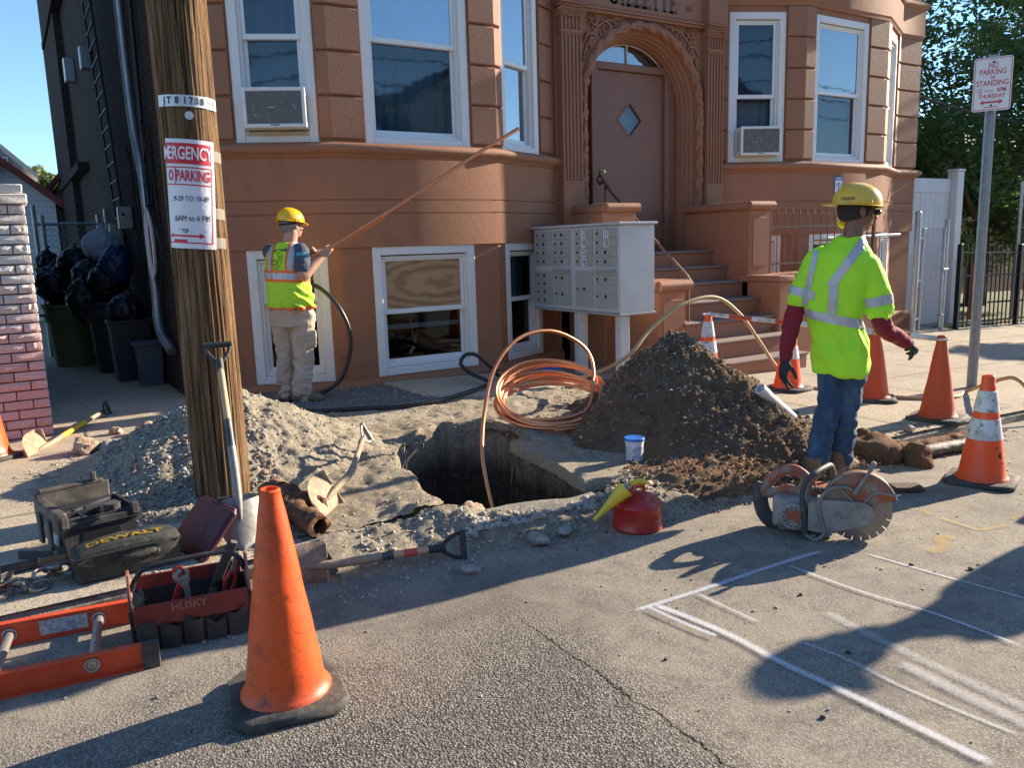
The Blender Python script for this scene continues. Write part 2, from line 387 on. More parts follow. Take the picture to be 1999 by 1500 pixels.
# kerb
def kerb_run(x0, x1, name):
    mb = MB(); n = max(2, int((x1-x0)/.05)); prof = [(0, -.15), (0, .055), (.018, .075), (.15, .094), (.15, -.15)]
    if x1-x0 > 40: n = 60
    P = []
    for i in range(n+1):
        x = x0+(x1-x0)*i/n
        for (py, pz) in prof:
            wob = .012*fbm((x*3, py*5, 1.7), 1.0) if pz > -.1 else 0
            lo = smooth(1.6, 2.4, x)*smooth(4.9, 4.2, x)*.05 if x1 < 20 and x0 > 2 else (.012 if x1 < 3 and x0 > 1.2 else 0)
            P.append((x, YC(x)-.004+py+wob, S(x)+pz+wob*.8-lo))
    m = len(prof)
    mb.add(P, [(i*m+k, i*m+k+1, (i+1)*m+k+1, (i+1)*m+k) for i in range(n) for k in range(m-1)]+[tuple(range(m)), tuple(range(n*m, n*m+m))[::-1]])
    return tag(mb.build(name, KERB, smooth=40, recalc=True), kind='structure')
kerb_run(-120, -3, 'kerb'); kerb_run(-2.99, 1.25, 'kerb'); kerb_run(1.255, 2.62, 'kerb'); kerb_run(4.55, 17, 'kerb'); kerb_run(17.01, 120, 'kerb')

# dug-over ground with the pit, as a fine height field
def dirt_h(x, y):
    base = zs(x, y)
    n1 = fbm((x, y, 0), 1.6, 4); n2 = fbm((x, y, 3), 9, 4)
    d = sdist(x+.05*n2+.07*fbm((x, y, 7), 4, 3), y+.05*n2, PIT)+.10 if 1.5 < x < 3.4 and 3.0 < y < 5.6 else -1
    m = smooth(.15, .9, x+.25*n1)*smooth(5.6, 4.4, x+.2*n1)            # fades left and right
    edge = smooth(6.75, 6.2, y+.2*n1)
    h = base-.03+m*edge*(.042+.022*n1)+.012*n2+.006*fbm((x, y, 9), 30, 3)
    h += .035*smooth(-.28, -.04, d)*(.6+n1)
    yc = YC(x)
    if y < yc+.12 and 1.1 < x < 4.7:     # spoil spilling over the kerb on to the road
        t = smooth(yc-.32-.12*n1-.05*n2, yc+.12, y); h = (S(x)-.02)+(h-S(x)+.02)*t**.8+.012*n2*t
    elif y < yc+.14: h = -9
    if d > 0:
        t = smooth(0, .10, d); h -= t*(.85+.05*n1)+min(.1, d*.2)
        if t > .05: h += .06*fbm((x*1.0, y*1.0, h*6), 7, 4)*t
    return h
mb = MB(); x0, x1, y0, y1, st = 0.1, 5.7, 2.75, 6.95, .021
nx, ny = int((x1-x0)/st), int((y1-y0)/st)
P = [(x0+i*st, y0+j*st, dirt_h(x0+i*st, y0+j*st)) for j in range(ny) for i in range(nx)]
F = []
for j in range(ny-1):
    for i in range(nx-1):
        a = j*nx+i; q = P[a]
        if min(P[a][2], P[a+1][2], P[a+nx][2], P[a+nx+1][2]) < -5 or max(P[a][2], P[a+1][2], P[a+nx][2]) < S(q[0])-.012 and sdist(q[0], q[1], PIT) < -.1: continue
        F.append((a, a+1, a+nx+1, a+nx))
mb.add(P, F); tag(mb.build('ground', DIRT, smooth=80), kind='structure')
# crushed stone strip under the bay
mb = MB()
def yard_h(x, y): return zs(x, y)+.006+.012*fbm((x, y, 5), 14, 3)+.015*smooth(.05, .4, fbm((x, y, 2), 2))
nx, ny = 110, 34
mb.add([(1.35+i*.034, 6.3+j*.05, yard_h(1.35+i*.034, 6.3+j*.05)-(.03 if j == 0 else 0)) for j in range(ny) for i in range(nx)], [(j*nx+i, j*nx+i+1, (j+1)*nx+i+1, (j+1)*nx+i) for j in range(ny-1) for i in range(nx-1)])
tag(mb.build('gravel_bed', YARD, smooth=80), kind='structure')
# old pavement slab left by the bay and the broken slab beside the pit
def slab(name, poly, th, lift, mat):
    c = thing(name, None, None, (poly[0][0], poly[0][1], 0)); bpy.data.objects.remove(c)
    mb = MB(); n = len(poly)
    sub = []
    for i in range(n):
        a, b_ = Vector(poly[i]), Vector(poly[(i+1) % n]); k = max(1, int((b_-a).length/.06))
        for t in range(k): q = a.lerp(b_, t/k); w_ = .022*fbm((q.x, q.y, 1), 9, 3); sub.append((q.x+w_, q.y+w_))
    cx = sum(p[0] for p in sub)/len(sub); cy = sum(p[1] for p in sub)/len(sub)
    vs = []
    for sc, dz in ((1, -th), (1, -.012), (.985, 0), (.5, .004)):
        vs += [(cx+(x-cx)*sc, cy+(y-cy)*sc, zs(x, y)+lift+dz+(.008*fbm((x, y, dz*9), 12, 3) if dz < 0 else 0)) for x, y in sub]
    vs.append((cx, cy, zs(cx, cy)+lift+.004)); m = len(sub)
    fs = [(k*m+i, k*m+(i+1) % m, (k+1)*m+(i+1) % m, (k+1)*m+i) for k in range(3) for i in range(m)]+[(3*m+i, 3*m+(i+1) % m, 4*m) for i in range(m)]
    mb.add(vs, fs); return tag(mb.build(name, mat, smooth=50, recalc=True), kind='structure')
slab('pavement', [(3.02, 7.26), (4.6, 7.22), (4.9, 7.5), (5.2, 7.4), (4.6, 6.3), (3.75, 6.05), (3.1, 6.35)], .06, .035, CONCRETE)
slab('pavement', [(2.79, 4.58), (3.3, 4.75), (3.8, 4.2), (3.4, 3.42), (2.66, 3.56), (2.74, 3.95)], .075, .020, GRAVELM)

# ------------------------------------------------ painted lines
def paint(name, col, lo, hi):
    m = bpy.data.materials.new(name); m.use_nodes = True; nt = m.node_tree; b = nt.nodes['Principled BSDF']
    b.inputs['Base Color'].default_value = (*col, 1); b.inputs['Roughness'].default_value = .95
    at = nt.nodes.new('ShaderNodeAttribute'); at.attribute_name = 'mid'
    co = _co(nt, 'world'); nz = _tex(nt, 'noise', 90, co, 6, .8); n2 = _tex(nt, 'noise', 7, co, 4, .7)
    a = _math(nt, 'ADD', _math(nt, 'MULTIPLY', nz, 1.5), _math(nt, 'ADD', _math(nt, 'MULTIPLY', n2, .45), at.outputs['Fac']))
    nt.links.new(_ramp(nt, a, lo, hi, 0, .95), b.inputs['Alpha']); return m
CHALK = paint('white_marking_paint', (.66, .68, .72), 1.2, 2.35)
CHALKF = paint('faint_white_marking_paint', (.58, .56, .54), 1.3, 2.4)
YELP = paint('yellow_marking_paint', (.62, .42, .10), 1.4, 2.9)
def line(pts, wdt, mat, lift=.004, op=1.0):
    wdt *= 1.0
    P = spline([(x, y, 0) for x, y in pts], 10) if len(pts) > 2 else [Vector((*pts[0], 0)).lerp(Vector((*pts[1], 0)), k/12) for k in range(13)]
    mb = MB(); vs = []; A = []
    for i, p in enumerate(P):
        t = (P[min(i+1, len(P)-1)]-P[max(i-1, 0)]).normalized(); n = Vector((-t.y, t.x, 0))
        e = min(1, min(i, len(P)-1-i)/2.0)
        for q, a in ((-1, 0), (-.4, .8), (0, 1), (.4, .8), (1, 0)):
            v = p+n*q*wdt; vs.append((v.x, v.y, S(v.x)+lift)); A.append(a*e*op)
    mb.add(vs, [(i*5+k, (i+1)*5+k, (i+1)*5+k+1, i*5+k+1) for i in range(len(P)-1) for k in range(4)])
    o = mb.build('road_marking', mat, smooth=0); at = o.data.attributes.new('mid', 'FLOAT', 'POINT'); at.data.foreach_set('value', A)
    return tag(o, kind='structure')
line([(1.93,2.30),(2.263,2.288),(2.793,2.283),(3.088,2.266)], .022, CHALK)
line([(2.05,2.301),(2.09,2.087),(2.108,1.887),(2.101,1.687),(2.119,1.447),(2.129,1.234),(2.134,1.0)], .026, CHALK, .0085)
line([(2.009,2.306),(2.032,2.085),(2.057,1.943)], .018, CHALK, .013)
line([(2.263,2.286),(2.266,2.098),(2.27,1.938)], .014, CHALK, .008, .8)
line([(2.275,1.78),(2.305,1.597),(2.299,1.415),(2.31,1.24),(2.337,1.03)], .016, CHALK, .004, .75)
line([(2.55,1.9),(2.52,1.6),(2.50,1.3),(2.49,1.05)], .045, CHALKF, .004, .8)
line([(2.43,1.5),(2.41,1.25),(2.40,1.0)], .05, CHALKF, .006, .9)
line([(2.793,2.283),(2.813,1.903),(2.864,1.603),(2.869,1.28)], .015, CHALK, .008, .9)
line([(3.202,2.175),(3.244,1.827),(3.297,1.502),(3.34,1.2)], .014, CHALK, .004, .9)
line([(3.962,2.469),(4.013,2.404),(4.018,2.337),(3.96,2.30)], .035, YELP)
line([(3.979,2.256),(3.97,2.146),(3.967,2.036),(4.066,2.013),(4.179,1.996)], .03, YELP)
line([(3.45,1.996),(3.586,2.002),(3.701,2.077),(3.748,2.021)], .06, YELP)
line([(4.25,2.03),(4.345,2.04),(4.35,1.99),(4.27,1.985)], .022, YELP)

# ------------------------------------------------ spoil heaps
def heap(name, label, cx, cy, rx, ry, hfun, mat, st=.022, edge=.03):
    t = thing(name, label, 'soil heap' if 'soil' in label else 'gravel heap', (cx, cy, zs(cx, cy)))
    mb = MB(); nr, na = int(max(rx, ry)/st), 260; vs = []
    for j in range(nr+1):
        r = j/nr
        for i in range(na):
            a = 2*pi*i/na; wob = 1+.10*fbm((cos(a)*1.5, sin(a)*1.5, cx), 1.3, 3)
            x, y = cx+cos(a)*r*rx*wob, cy+sin(a)*r*ry*wob
            g0 = zs(x, y) if y > YC(x)+.05 else S(x)+(zs(x, y)-S(x))*smooth(-.25, .05, y-YC(x))
            vs.append((x, y, g0-.05+hfun(x, y, r, a)))
    inp = [0 < 3.2-v[0] < 2 and sdist(v[0], v[1], PIT) > -.07 for v in vs]
    fs = [f for f in [(j*na+i, j*na+(i+1) % na, (j+1)*na+(i+1) % na, (j+1)*na+i) for j in range(nr) for i in range(na)] if not any(inp[q] for q in f)]
    mb.add([(x-cx, y-cy, z-t.location.z) for x, y, z in vs], [f[::-1] for f in fs]); mb.build('spoil', mat, t, smooth=80)
    return t, [v for v, b_ in zip(vs, inp) if not b_]
def soil_h(x, y, r, a):
    dx, dy = x-4.08, y-4.32
    n = fbm((x, y, 0), 2.4, 5); n2 = fbm((x, y, 4), 15, 5); n3 = fbm((x, y, 8), 45, 3)
    # a three-sided heap: ridge lines give it planes rather than a dome
    L = max(dx*.90-dy*.50, -dx*.78-dy*.62, dx*.36+dy*1.05, -dx*1.02+dy*.84)
    R_ = hypot(dx, dy)*.45+L*.62
    h = .765*max(0, 1-R_/1.06)**.96; h = h if h < .58 else .58+(h-.58)*.72
    l2 = .24*max(0, 1-hypot(x-4.35, y-5.05)/.60)
    fl = .075*max(0, 1-hypot((x-3.55)/.85, (y-3.40)/.55))
    h = max(h, l2)+fl
    gul = .05*abs(sin(a*7+3*n))*min(1, h*4)*r
    return h*(1+.13*n)+.034*n2*min(1, h*5+.3)+.016*n3-gul*.35+.05*smooth(1.0, .85, r)
heap_soil, SOILV = heap('soil_mound', 'tall mound of dark brown excavated soil behind the white bucket', 4.0, 4.35, 1.5, 1.5, soil_h, SOIL)
def grav_h(x, y, r, a):
    n = fbm((x, y, 1), 2.6, 5); n2 = fbm((x, y, 6), 12, 5)
    d = hypot((x-1.16)/1.05, (y-5.45)/1.0)
    h = .50*max(0, 1-d/.98)**1.1
    h += .07*max(0, 1-hypot((x-.55)/.6, (y-4.9)/1.1))
    return h*(1+.12*n)+.024*n2*min(1, h*5+.4)+.011*fbm((x, y, 2), 40, 3)+.05*smooth(1.0, .85, r)
heap_grav, GRAVV = heap('gravel_mound', 'low mound of pale gravelly spoil heaped behind the utility pole', 1.1, 5.35, 1.35, 1.35, grav_h, GRAVELM)

# ------------------------------------------------ loose stones
def island_mat(name, cols, rough=.92, bump=30):
    m = bpy.data.materials.new(name); m.use_nodes = True; nt = m.node_tree; b = nt.nodes['Principled BSDF']
    g = nt.nodes.new('ShaderNodeNewGeometry'); r = nt.nodes.new('ShaderNodeValToRGB')
    el = r.color_ramp.elements
    while len(el) < len(cols): el.new(.5)
    for i, c in enumerate(cols): el[i].position = i/(len(cols)-1); el[i].color = (*c, 1)
    nt.links.new(g.outputs['Random Per Island'], r.inputs[0]); nt.links.new(r.outputs[0], b.inputs['Base Color'])
    b.inputs['Roughness'].default_value = rough; b.inputs['Specular IOR Level'].default_value = .2
    bp = nt.nodes.new('ShaderNodeBump'); bp.inputs['Strength'].default_value = .5; bp.inputs['Distance'].default_value = .01
    nt.links.new(_tex(nt, 'noise', bump*3, _co(nt, 'world'), 4), bp.inputs['Height']); nt.links.new(bp.outputs[0], b.inputs['Normal'])
    return m
STONE_PALE = island_mat('pale_stone_chips', [(.46, .41, .31), (.33, .30, .25), (.56, .52, .42), (.38, .27, .19), (.44, .42, .38), (.27, .24, .20)])
STONE_GREY = island_mat('blue_grey_stone_chips', [(.30, .30, .29), (.20, .21, .21), (.42, .41, .38), (.30, .17, .12), (.26, .26, .25)])
STONE_RED = island_mat('red_brown_clods', [(.26, .13, .075), (.19, .10, .06), (.34, .19, .11), (.16, .10, .07)])
STONE_SOIL = island_mat('dark_soil_clods', [(.18, .12, .08), (.23, .15, .095), (.14, .095, .065), (.27, .19, .125), (.40, .36, .30)])
_ph = (1+5**.5)/2
ICO_V = np.array([(-1, _ph, 0), (1, _ph, 0), (-1, -_ph, 0), (1, -_ph, 0), (0, -1, _ph), (0, 1, _ph), (0, -1, -_ph), (0, 1, -_ph), (_ph, 0, -1), (_ph, 0, 1), (-_ph, 0, -1), (-_ph, 0, 1)])/1.9
ICO_F = [(0, 11, 5), (0, 5, 1), (0, 1, 7), (0, 7, 10), (0, 10, 11), (1, 5, 9), (5, 11, 4), (11, 10, 2), (10, 7, 6), (7, 1, 8), (3, 9, 4), (3, 4, 2), (3, 2, 6), (3, 6, 8), (3, 8, 9), (4, 9, 5), (2, 4, 11), (6, 2, 10), (8, 6, 7), (9, 8, 1)]
def stones(name, pts, mat, label=None, cat=None):
    """pts: (x, y, z, size); one object"""
    n = len(pts); P = np.array([p[:3] for p in pts]); sz = np.array([p[3] for p in pts])
    V = np.repeat(ICO_V[None], n, 0)*np.random.uniform(.55, 1.4, (n, 12, 1))
    V *= np.random.uniform(.55, 1.25, (n, 1, 3))
    a = np.random.uniform(0, 2*pi, n); c, s = np.cos(a), np.sin(a)
    X = V[..., 0]*c[:, None]-V[..., 1]*s[:, None]; Y = V[..., 0]*s[:, None]+V[..., 1]*c[:, None]
    V = np.stack([X, Y, V[..., 2]*.8], -1)*sz[:, None, None]+P[:, None, :]
    me = bpy.data.meshes.new(name); F = (np.array(ICO_F)[None]+(np.arange(n)*12)[:, None, None]).reshape(-1, 3)
    me.vertices.add(n*12); me.vertices.foreach_set('co', V.reshape(-1)); me.loops.add(F.size); me.loops.foreach_set('vertex_index', F.reshape(-1))
    me.polygons.add(len(F)); me.polygons.foreach_set('loop_start', np.arange(len(F))*3); me.polygons.foreach_set('loop_total', np.full(len(F), 3))
    me.materials.append(mat); me.update(); me.validate()
    o = bpy.data.objects.new(name, me); COL.objects.link(o); return tag(o, label, cat, kind='stuff')
R = random.random
def surf(x, y):
    h = dirt_h(x, y) if .15 < x < 5.6 and 2.8 < y < 6.9 else -9
    return max(h, S(x) if y < YC(x) else (zs(x, y) if sdist(x, y, PIT) < -.28 else -9))
L = []
while len(L) < 7500:        # all over the dug ground
    x, y = .4+R()*4.9, 3.0+R()*3.7
    if fbm((x, y, 2), 1.4) < -.15 and R() < .7: continue
    L.append((x, y, surf(x, y)+.001, .0025+.009*R()**3))
while len(L) < 8300:        # spill along the kerb in front of the pit
    x = 1.25+R()*3.2; y = YC(x)-.02+random.gauss(0, .10)
    L.append((x, y, surf(x, y)+.001, .003+.013*R()**2.6))
while len(L) < 9000:
    x = 1.75+R()*1.2; y = 3.28+abs(random.gauss(0, .05)); L.append((x, y, surf(x, y)+.002, .006+.018*R()**2))
for p in random.sample(GRAVV, 6500): L.append((p[0], p[1], p[2]+.000, .002+.009*R()**3.5))
stones('gravel', L, STONE_PALE, 'loose pale stone chips scattered over the dug ground and kerb', 'gravel')
L = []
while len(L) < 3300:        # coarse chips in front of the heap, left of the pole
    x, y = .25+R()*1.0, 4.3+R()*1.9
    if (x-.2)+(y-4.3)*-.12 < .05*R(): continue
    n = fbm((x, y, 0), 2)
    d = hypot((x-1.1)/1.35, (y-5.35)/1.35); z = surf(x, y)
    if d < 1: z = max(z, zs(x, y)-.05+grav_h(x, y, d, atan2(y-5.35, x-1.1)))
    L.append((x, y, z+.003, .0055+.013*R()**2))
while len(L) < 6400: x, y = 1.45+R()*3.5, 6.35+R()*1.0; L.append((x, y, yard_h(x, y)+.002, .004+.008*R()**2))
stones('gravel', L, STONE_GREY, 'coarse blue grey chips lying left of the pole and below the bay', 'gravel')
L = []
while len(L) < 1500:
    x, y = 3.0+R()*1.6, 2.95+R()*.75; 
    if random.gauss(0, 1) > 2.6-abs(x-3.6)*2: continue
    d = hypot((x-4.0)/1.5, (y-4.35)/1.5); z = surf(x, y)
    if d < 1: z = max(z, zs(x, y)-.05+soil_h(x, y, d, atan2(y-4.35, x-4.0)))
    L.append((x, y, z+.001, .003+.014*R()**3))
for k in range(260):
    x, y = 2.0+R()*1.1, 2.95+R()*.4; L.append((x, y, surf(x, y), .003+.006*R()))
while len(L) < 2400: x = 4.3+R()*2.2; y = 2.95+R()*.5; L.append((x, y, surf(x, y)+.001, .003+.012*R()**3))
stones('soil_crumbs', L, STONE_RED, 'red brown soil crumbs spilled on to the road edge', 'soil')
L = [(p[0], p[1], p[2]+.000, .0025+.013*R()**4) for p in random.sample(SOILV, 17000)]
stones('soil_crumbs', L, STONE_SOIL, 'dark soil clods covering the tall mound', 'soil')
L = []
for k in range(1500):       # grit strewn over the road
    x, y = -.6+R()*6.5, .7+R()*2.6; L.append((x, y, S(x), .0022+.0065*R()**5))
stones('gravel', L, STONE_GREY, 'fine grit strewn over the asphalt of the road', 'gravel')

ROCKM = MAT('rock', (.40, .28, .19), .95, spec=.15, layers=((9, .4, .65, (.28, .15, .09)), (30, .45, .6, (.50, .42, .32))), bump=(('noise', 30, 1.0),))
ROCKG = MAT('grey_rock', (.34, .31, .26), .95, spec=.15, layers=((9, .4, .65, (.24, .22, .19)), (30, .45, .6, (.46, .42, .35))), bump=(('noise', 30, 1.0),))
def rock(x, y, z, r, label, mat=None, sq=(1, 1, .75), name='rock', seed=0):
    bm = bmesh.new(); bmesh.ops.create_icosphere(bm, subdivisions=3, radius=1)
    mb = MB()
    for v in bm.verts:
        p = v.co.copy(); q = p+Vector((seed, seed*2, 0))
        k = 1+.38*noise.noise(q*1.1)+.18*noise.noise(q*3.1)+.07*noise.noise(q*8)
        p = p*k; p = Vector((round(p.x*2.2)/2.2*.35+p.x*.65, round(p.y*2.2)/2.2*.35+p.y*.65, p.z)); mb.v.append((p.x*sq[0]*r, p.y*sq[1]*r, p.z*sq[2]*r))
    bm.verts.index_update(); mb.f = [tuple(v.index for v in f.verts) for f in bm.faces]; mb.mi = [0]*len(mb.f); bm.free()
    o = mb.build(name, mat or ROCKM, smooth=50); o.location = (x, y, z); o.rotation_euler = (0, 0, seed*1.3)
    return tag(o, label, 'rock', 'stones lying round the excavation')
# ================================================= BROWNSTONE BUILDING
def streaks(nt, co, cur, b):
    mp = nt.nodes.new('ShaderNodeMapping'); mp.inputs['Scale'].default_value = (5, 5, .35); nt.links.new(co, mp.inputs[0])
    f = _ramp(nt, _tex(nt, 'noise', 1.5, mp.outputs[0], 6, .7), .50, .78, 0, .42); g = _ramp(nt, _tex(nt, 'noise', .55, co, 3), .38, .62)
    m_ = nt.nodes.new('ShaderNodeMix'); m_.data_type = 'RGBA'; m_.blend_type = 'MULTIPLY'; nt.links.new(_math(nt, 'MULTIPLY', f, g), m_.inputs[0]); nt.links.new(cur, m_.inputs[6]); m_.inputs[7].default_value = (.62, .60, .62, 1)
    return m_.outputs[2]
BROWN = MAT('painted_brownstone', (.335, .155, .088), .78, spec=.3, space='world',
    layers=((.7, .35, .7, (.31, .135, .072)), (5, .5, .75, (.375, .168, .09)), (2.1, .66, .76, (.235, .112, .068))), fn=streaks, bump=(('noise', 55, .18), ('noise', 9, .14)))
BROWN2 = MAT('painted_stone_trim', (.325, .150, .087), .7, spec=.35, space='world',
    layers=((1.2, .4, .7, (.30, .132, .072)), (18, .55, .75, (.34, .162, .098))), fn=streaks, bump=(('noise', 28, .28), ('noise', 90, .15)))
DOORP = MAT('brown_door_paint', (.245, .115, .075), .5, spec=.4, space='world', layers=((2, .4, .7, (.215, .10, .068)),), bump=(('noise', 40, .12),))
STEPT = MAT('grey_step_paint', (.20, .14, .115), .85, space='world', layers=((6, .4, .65, (.20, .16, .14)), (20, .55, .7, (.24, .13, .10))), bump=(('noise', 40, .3),))
WHITE = MAT('white_window_paint', (.74, .73, .70), .55, space='world', layers=((14, .62, .78, (.55, .52, .45)), (50, .7, .78, (.35, .31, .25))), bump=(('noise', 40, .12),))
VINYL = MAT('white_vinyl_sash', (.76, .76, .75), .35, space='world', layers=((6, .5, .8, (.68, .68, .66)),))
TAN = MAT('aged_tan_sill', (.50, .43, .30), .7, space='world', layers=((10, .5, .7, (.36, .30, .21)),))
def glassmat(name, tint, refl, rough=.03, fb=.35):
    m = bpy.data.materials.new(name); m.use_nodes = True; nt = m.node_tree; nt.nodes.clear()
    o = nt.nodes.new('ShaderNodeOutputMaterial'); t = nt.nodes.new('ShaderNodeBsdfTransparent'); g = nt.nodes.new('ShaderNodeBsdfGlossy')
    t.inputs[0].default_value = (*tint, 1); g.inputs['Roughness'].default_value = rough; g.inputs[0].default_value = (.95, .97, 1, 1)
    f = nt.nodes.new('ShaderNodeLayerWeight'); f.inputs[0].default_value = fb
    bp = nt.nodes.new('ShaderNodeBump'); bp.inputs['Strength'].default_value = .06; bp.inputs['Distance'].default_value = .02
    nt.links.new(_tex(nt, 'noise', 2.6, _co(nt, 'world'), 2), bp.inputs['Height']); nt.links.new(bp.outputs[0], g.inputs['Normal'])
    mx = nt.nodes.new('ShaderNodeMixShader'); nt.links.new(_ramp(nt, f.outputs['Fresnel'], 0, 1, refl, 1), mx.inputs[0])
    nt.links.new(t.outputs[0], mx.inputs[1]); nt.links.new(g.outputs[0], mx.inputs[2]); nt.links.new(mx.outputs[0], o.inputs[0]); return m
GLASS = glassmat('window_glass', (.72, .80, .84), .22); GLASSD = glassmat('dark_basement_glass', (.55, .60, .62), .02, fb=.12); GLASSM = glassmat('dim_window_glass', (.6, .68, .72), .05, fb=.10)
SCREEN = MAT('insect_screen_glass', (.030, .045, .06), .35, spec=.5, space='world', layers=((3, .4, .7, (.045, .06, .075)),))
DARKIN = MAT('dark_interior', (.012, .013, .016), .9)
def curtain_mat(n, c, s=.8): return MAT(n, c, .9, space='world', layers=((4, .4, .7, tuple(x*.8 for x in c)),), bump=(('noise', 12, .4),))
CURT_DARK = curtain_mat('dark_blue_grey_curtain', (.15, .21, .27)); CURT_BLUE = curtain_mat('pale_blue_curtain', (.30, .48, .62)); CURT_WHITE = curtain_mat('white_curtain', (.72, .76, .78))
CURT_MID = curtain_mat('grey_blue_curtain', (.27, .37, .44))
def wood_rings(nt, co, cur, b):
    mp = nt.nodes.new('ShaderNodeMapping'); mp.inputs['Scale'].default_value = (1.3, .3, 4.2); mp.inputs['Location'].default_value = (-3.75*1.3, 0, -1.1*4.2)
    nt.links.new(co, mp.inputs[0]); wv = nt.nodes.new('ShaderNodeTexWave'); wv.wave_type = 'RINGS'; wv.rings_direction = 'SPHERICAL'
    wv.inputs['Scale'].default_value = 3.2; wv.inputs['Distortion'].default_value = 3.2; wv.inputs['Detail'].default_value = 3; wv.inputs['Detail Scale'].default_value = 1.6
    nt.links.new(mp.outputs[0], wv.inputs['Vector'])
    return _mix(nt, _ramp(nt, wv.outputs['Fac'], .25, .8), (.44, .27, .13), (.29, .165, .08))
PLY = MAT('plywood', (.5, .33, .18), .75, space='world', fn=wood_rings, bump=(('noise', 30, .2),))

BLD = thing('brownstone_building', 'brown painted stone apartment house with two window bays and an arched doorway', 'building', (6.8, 7.85, 0))
def sweep_plan(mb, path, prof, cap=True, closed_prof=False):
    """profile of (outward offset, z) carried along a plan path; outward is to the right of travel"""
    P = [Vector((x, y)) for x, y in path]; n = len(P); m = len(prof); vs = []
    for i in range(n):
        d1 = (P[i]-P[i-1]).normalized() if i else (P[1]-P[0]).normalized()
        d2 = (P[i+1]-P[i]).normalized() if i < n-1 else d1
        n1 = Vector((d1.y, -d1.x)); n2 = Vector((d2.y, -d2.x)); nn = n1+n2
        nn = nn/max(.3, nn.dot(n1)) if nn.length > 1e-6 else n1
        vs += [(P[i].x+nn.x*o, P[i].y+nn.y*o, z) for o, z in prof]
    fs = []; mm = m if closed_prof else m-1
    for i in range(n-1):
        for k in range(mm): fs.append((i*m+k, (i+1)*m+k, (i+1)*m+(k+1) % m, i*m+(k+1) % m))
    if cap: fs += [tuple(range(m))[::-1], tuple(range((n-1)*m, n*m))]
    mb.add(vs, fs); return mb
BAYA, BL = math.atan2(.486, 1.04), hypot(1.04, .486)
class Face:
    def __init__(s, p, ang, L): s.p = p; s.a = ang; s.L = L; s.T = xf((p[0], p[1], 0), rz=ang)
    def at(s, q): return (s.p[0]+cos(s.a)*q, s.p[1]+sin(s.a)*q)
def bay_faces(cx0, cx1):
    return (Face((cx0-1.04, 7.836), -BAYA, BL), Face((cx0, 7.35), 0, cx1-cx0), Face((cx1, 7.35), BAYA, BL))
FA, FB, FC = bay_faces(2.68, 4.42); GA, GB, GC = bay_faces(9.185, 10.92)
FL = Face((1.3, 7.836), 0, .34); FM = Face((5.46, 7.836), 0, .1); FM2 = Face((8.07, 7.836), 0, .075); FR = Face((11.96, 7.836), 0, .52)
WZ0, WZ1, LZ0, LZ1 = 2.42, 4.29, .21, 1.455
UW = {id(FA): (BL-.84, BL-.13), id(FB): (.335, 1.435), id(FC): (.14, .85), id(GA): (BL-1.02, BL-.28), id(GB): (.21, 1.31), id(GC): (.24, .95)}
wall = MB()
def wallface(mb, F, z0, z1, holes, dep=.13):
    xs = sorted({0, F.L, *[h[0] for h in holes], *[h[1] for h in holes]}); zz = sorted({z0, z1, *[h[2] for h in holes], *[h[3] for h in holes]})
    for i in range(len(xs)-1):
        for j in range(len(zz)-1):
            cx, cz = (xs[i]+xs[i+1])/2, (zz[j]+zz[j+1])/2
            if any(h[0] < cx < h[1] and h[2] < cz < h[3] for h in holes): continue
            mb.add([(xs[i], 0, zz[j]), (xs[i+1], 0, zz[j]), (xs[i+1], 0, zz[j+1]), (xs[i], 0, zz[j+1])], [(0, 1, 2, 3)], F.T)
    for a, b_, c, d in holes:
        mb.add([(a, 0, c), (a, dep, c), (a, dep, d), (a, 0, d), (b_, 0, c), (b_, dep, c), (b_, dep, d), (b_, 0, d)], [(3, 2, 1, 0), (4, 5, 6, 7), (0, 1, 5, 4), (7, 6, 2, 3)], F.T)
for F in (FA, FB, FC, GA, GB, GC):
    a, b_ = UW[id(F)]; wallface(wall, F, -1.0, 9.5, [(a, b_, WZ0, WZ1), (a, b_, LZ0, LZ1)])
for F in (FL, FM, FM2, FR): wallface(wall, F, -1.0, 9.5, [])
wall.build('wall', BROWN, BLD, smooth=0, world=True)
PATH1 = [(1.3, 7.836), (1.64, 7.836), (2.68, 7.35), (4.42, 7.35), (5.46, 7.836), (5.56, 7.836)]
PATH2 = [(8.02, 7.836), (8.145, 7.836), (9.185, 7.35), (10.92, 7.35), (11.96, 7.836), (12.48, 7.836), (12.48, 8.2)]
# frieze over the basement windows, rounded ledge, base plinth
for PT in (PATH1, PATH2):
    tr = MB(); ld = MB(); pl_ = MB(); ar = MB()
    sweep_plan(tr, PT, [(0, 1.460), (.022, 1.463), (.022, 1.772), (.012, 1.776), (.012, 1.782), (.022, 1.786), (.022, 1.898), (.012, 1.902), (.012, 1.908), (.022, 1.912), (.022, 2.302), (.0, 2.303)])
    sweep_plan(ld, PT, [(0, 2.285), (.035, 2.289), (.042, 2.303), (.055, 2.318), (.078, 2.330), (.095, 2.348), (.100, 2.372), (.092, 2.394), (.070, 2.410), (.03, 2.423), (0, 2.428)])
    sweep_plan(pl_, PT, [(0, .19), (.02, .185), (.035, .16), (.05, .135), (.052, -.9), (0, -.9)])
    sweep_plan(ar, PT, [(0, 4.372), (.03, 4.376), (.035, 4.41), (.05, 4.43), (.05, 4.80), (.07, 4.82), (.09, 4.86), (.09, 4.90), (0, 4.92)])
    ar.build('cornice_band', BROWN, BLD, smooth=30, world=True); tr.build('frieze', BROWN, BLD, smooth=30, world=True); ld.build('ledge', BROWN2, BLD, smooth=50, world=True); pl_.build('plinth', BROWN, BLD, smooth=30, world=True)
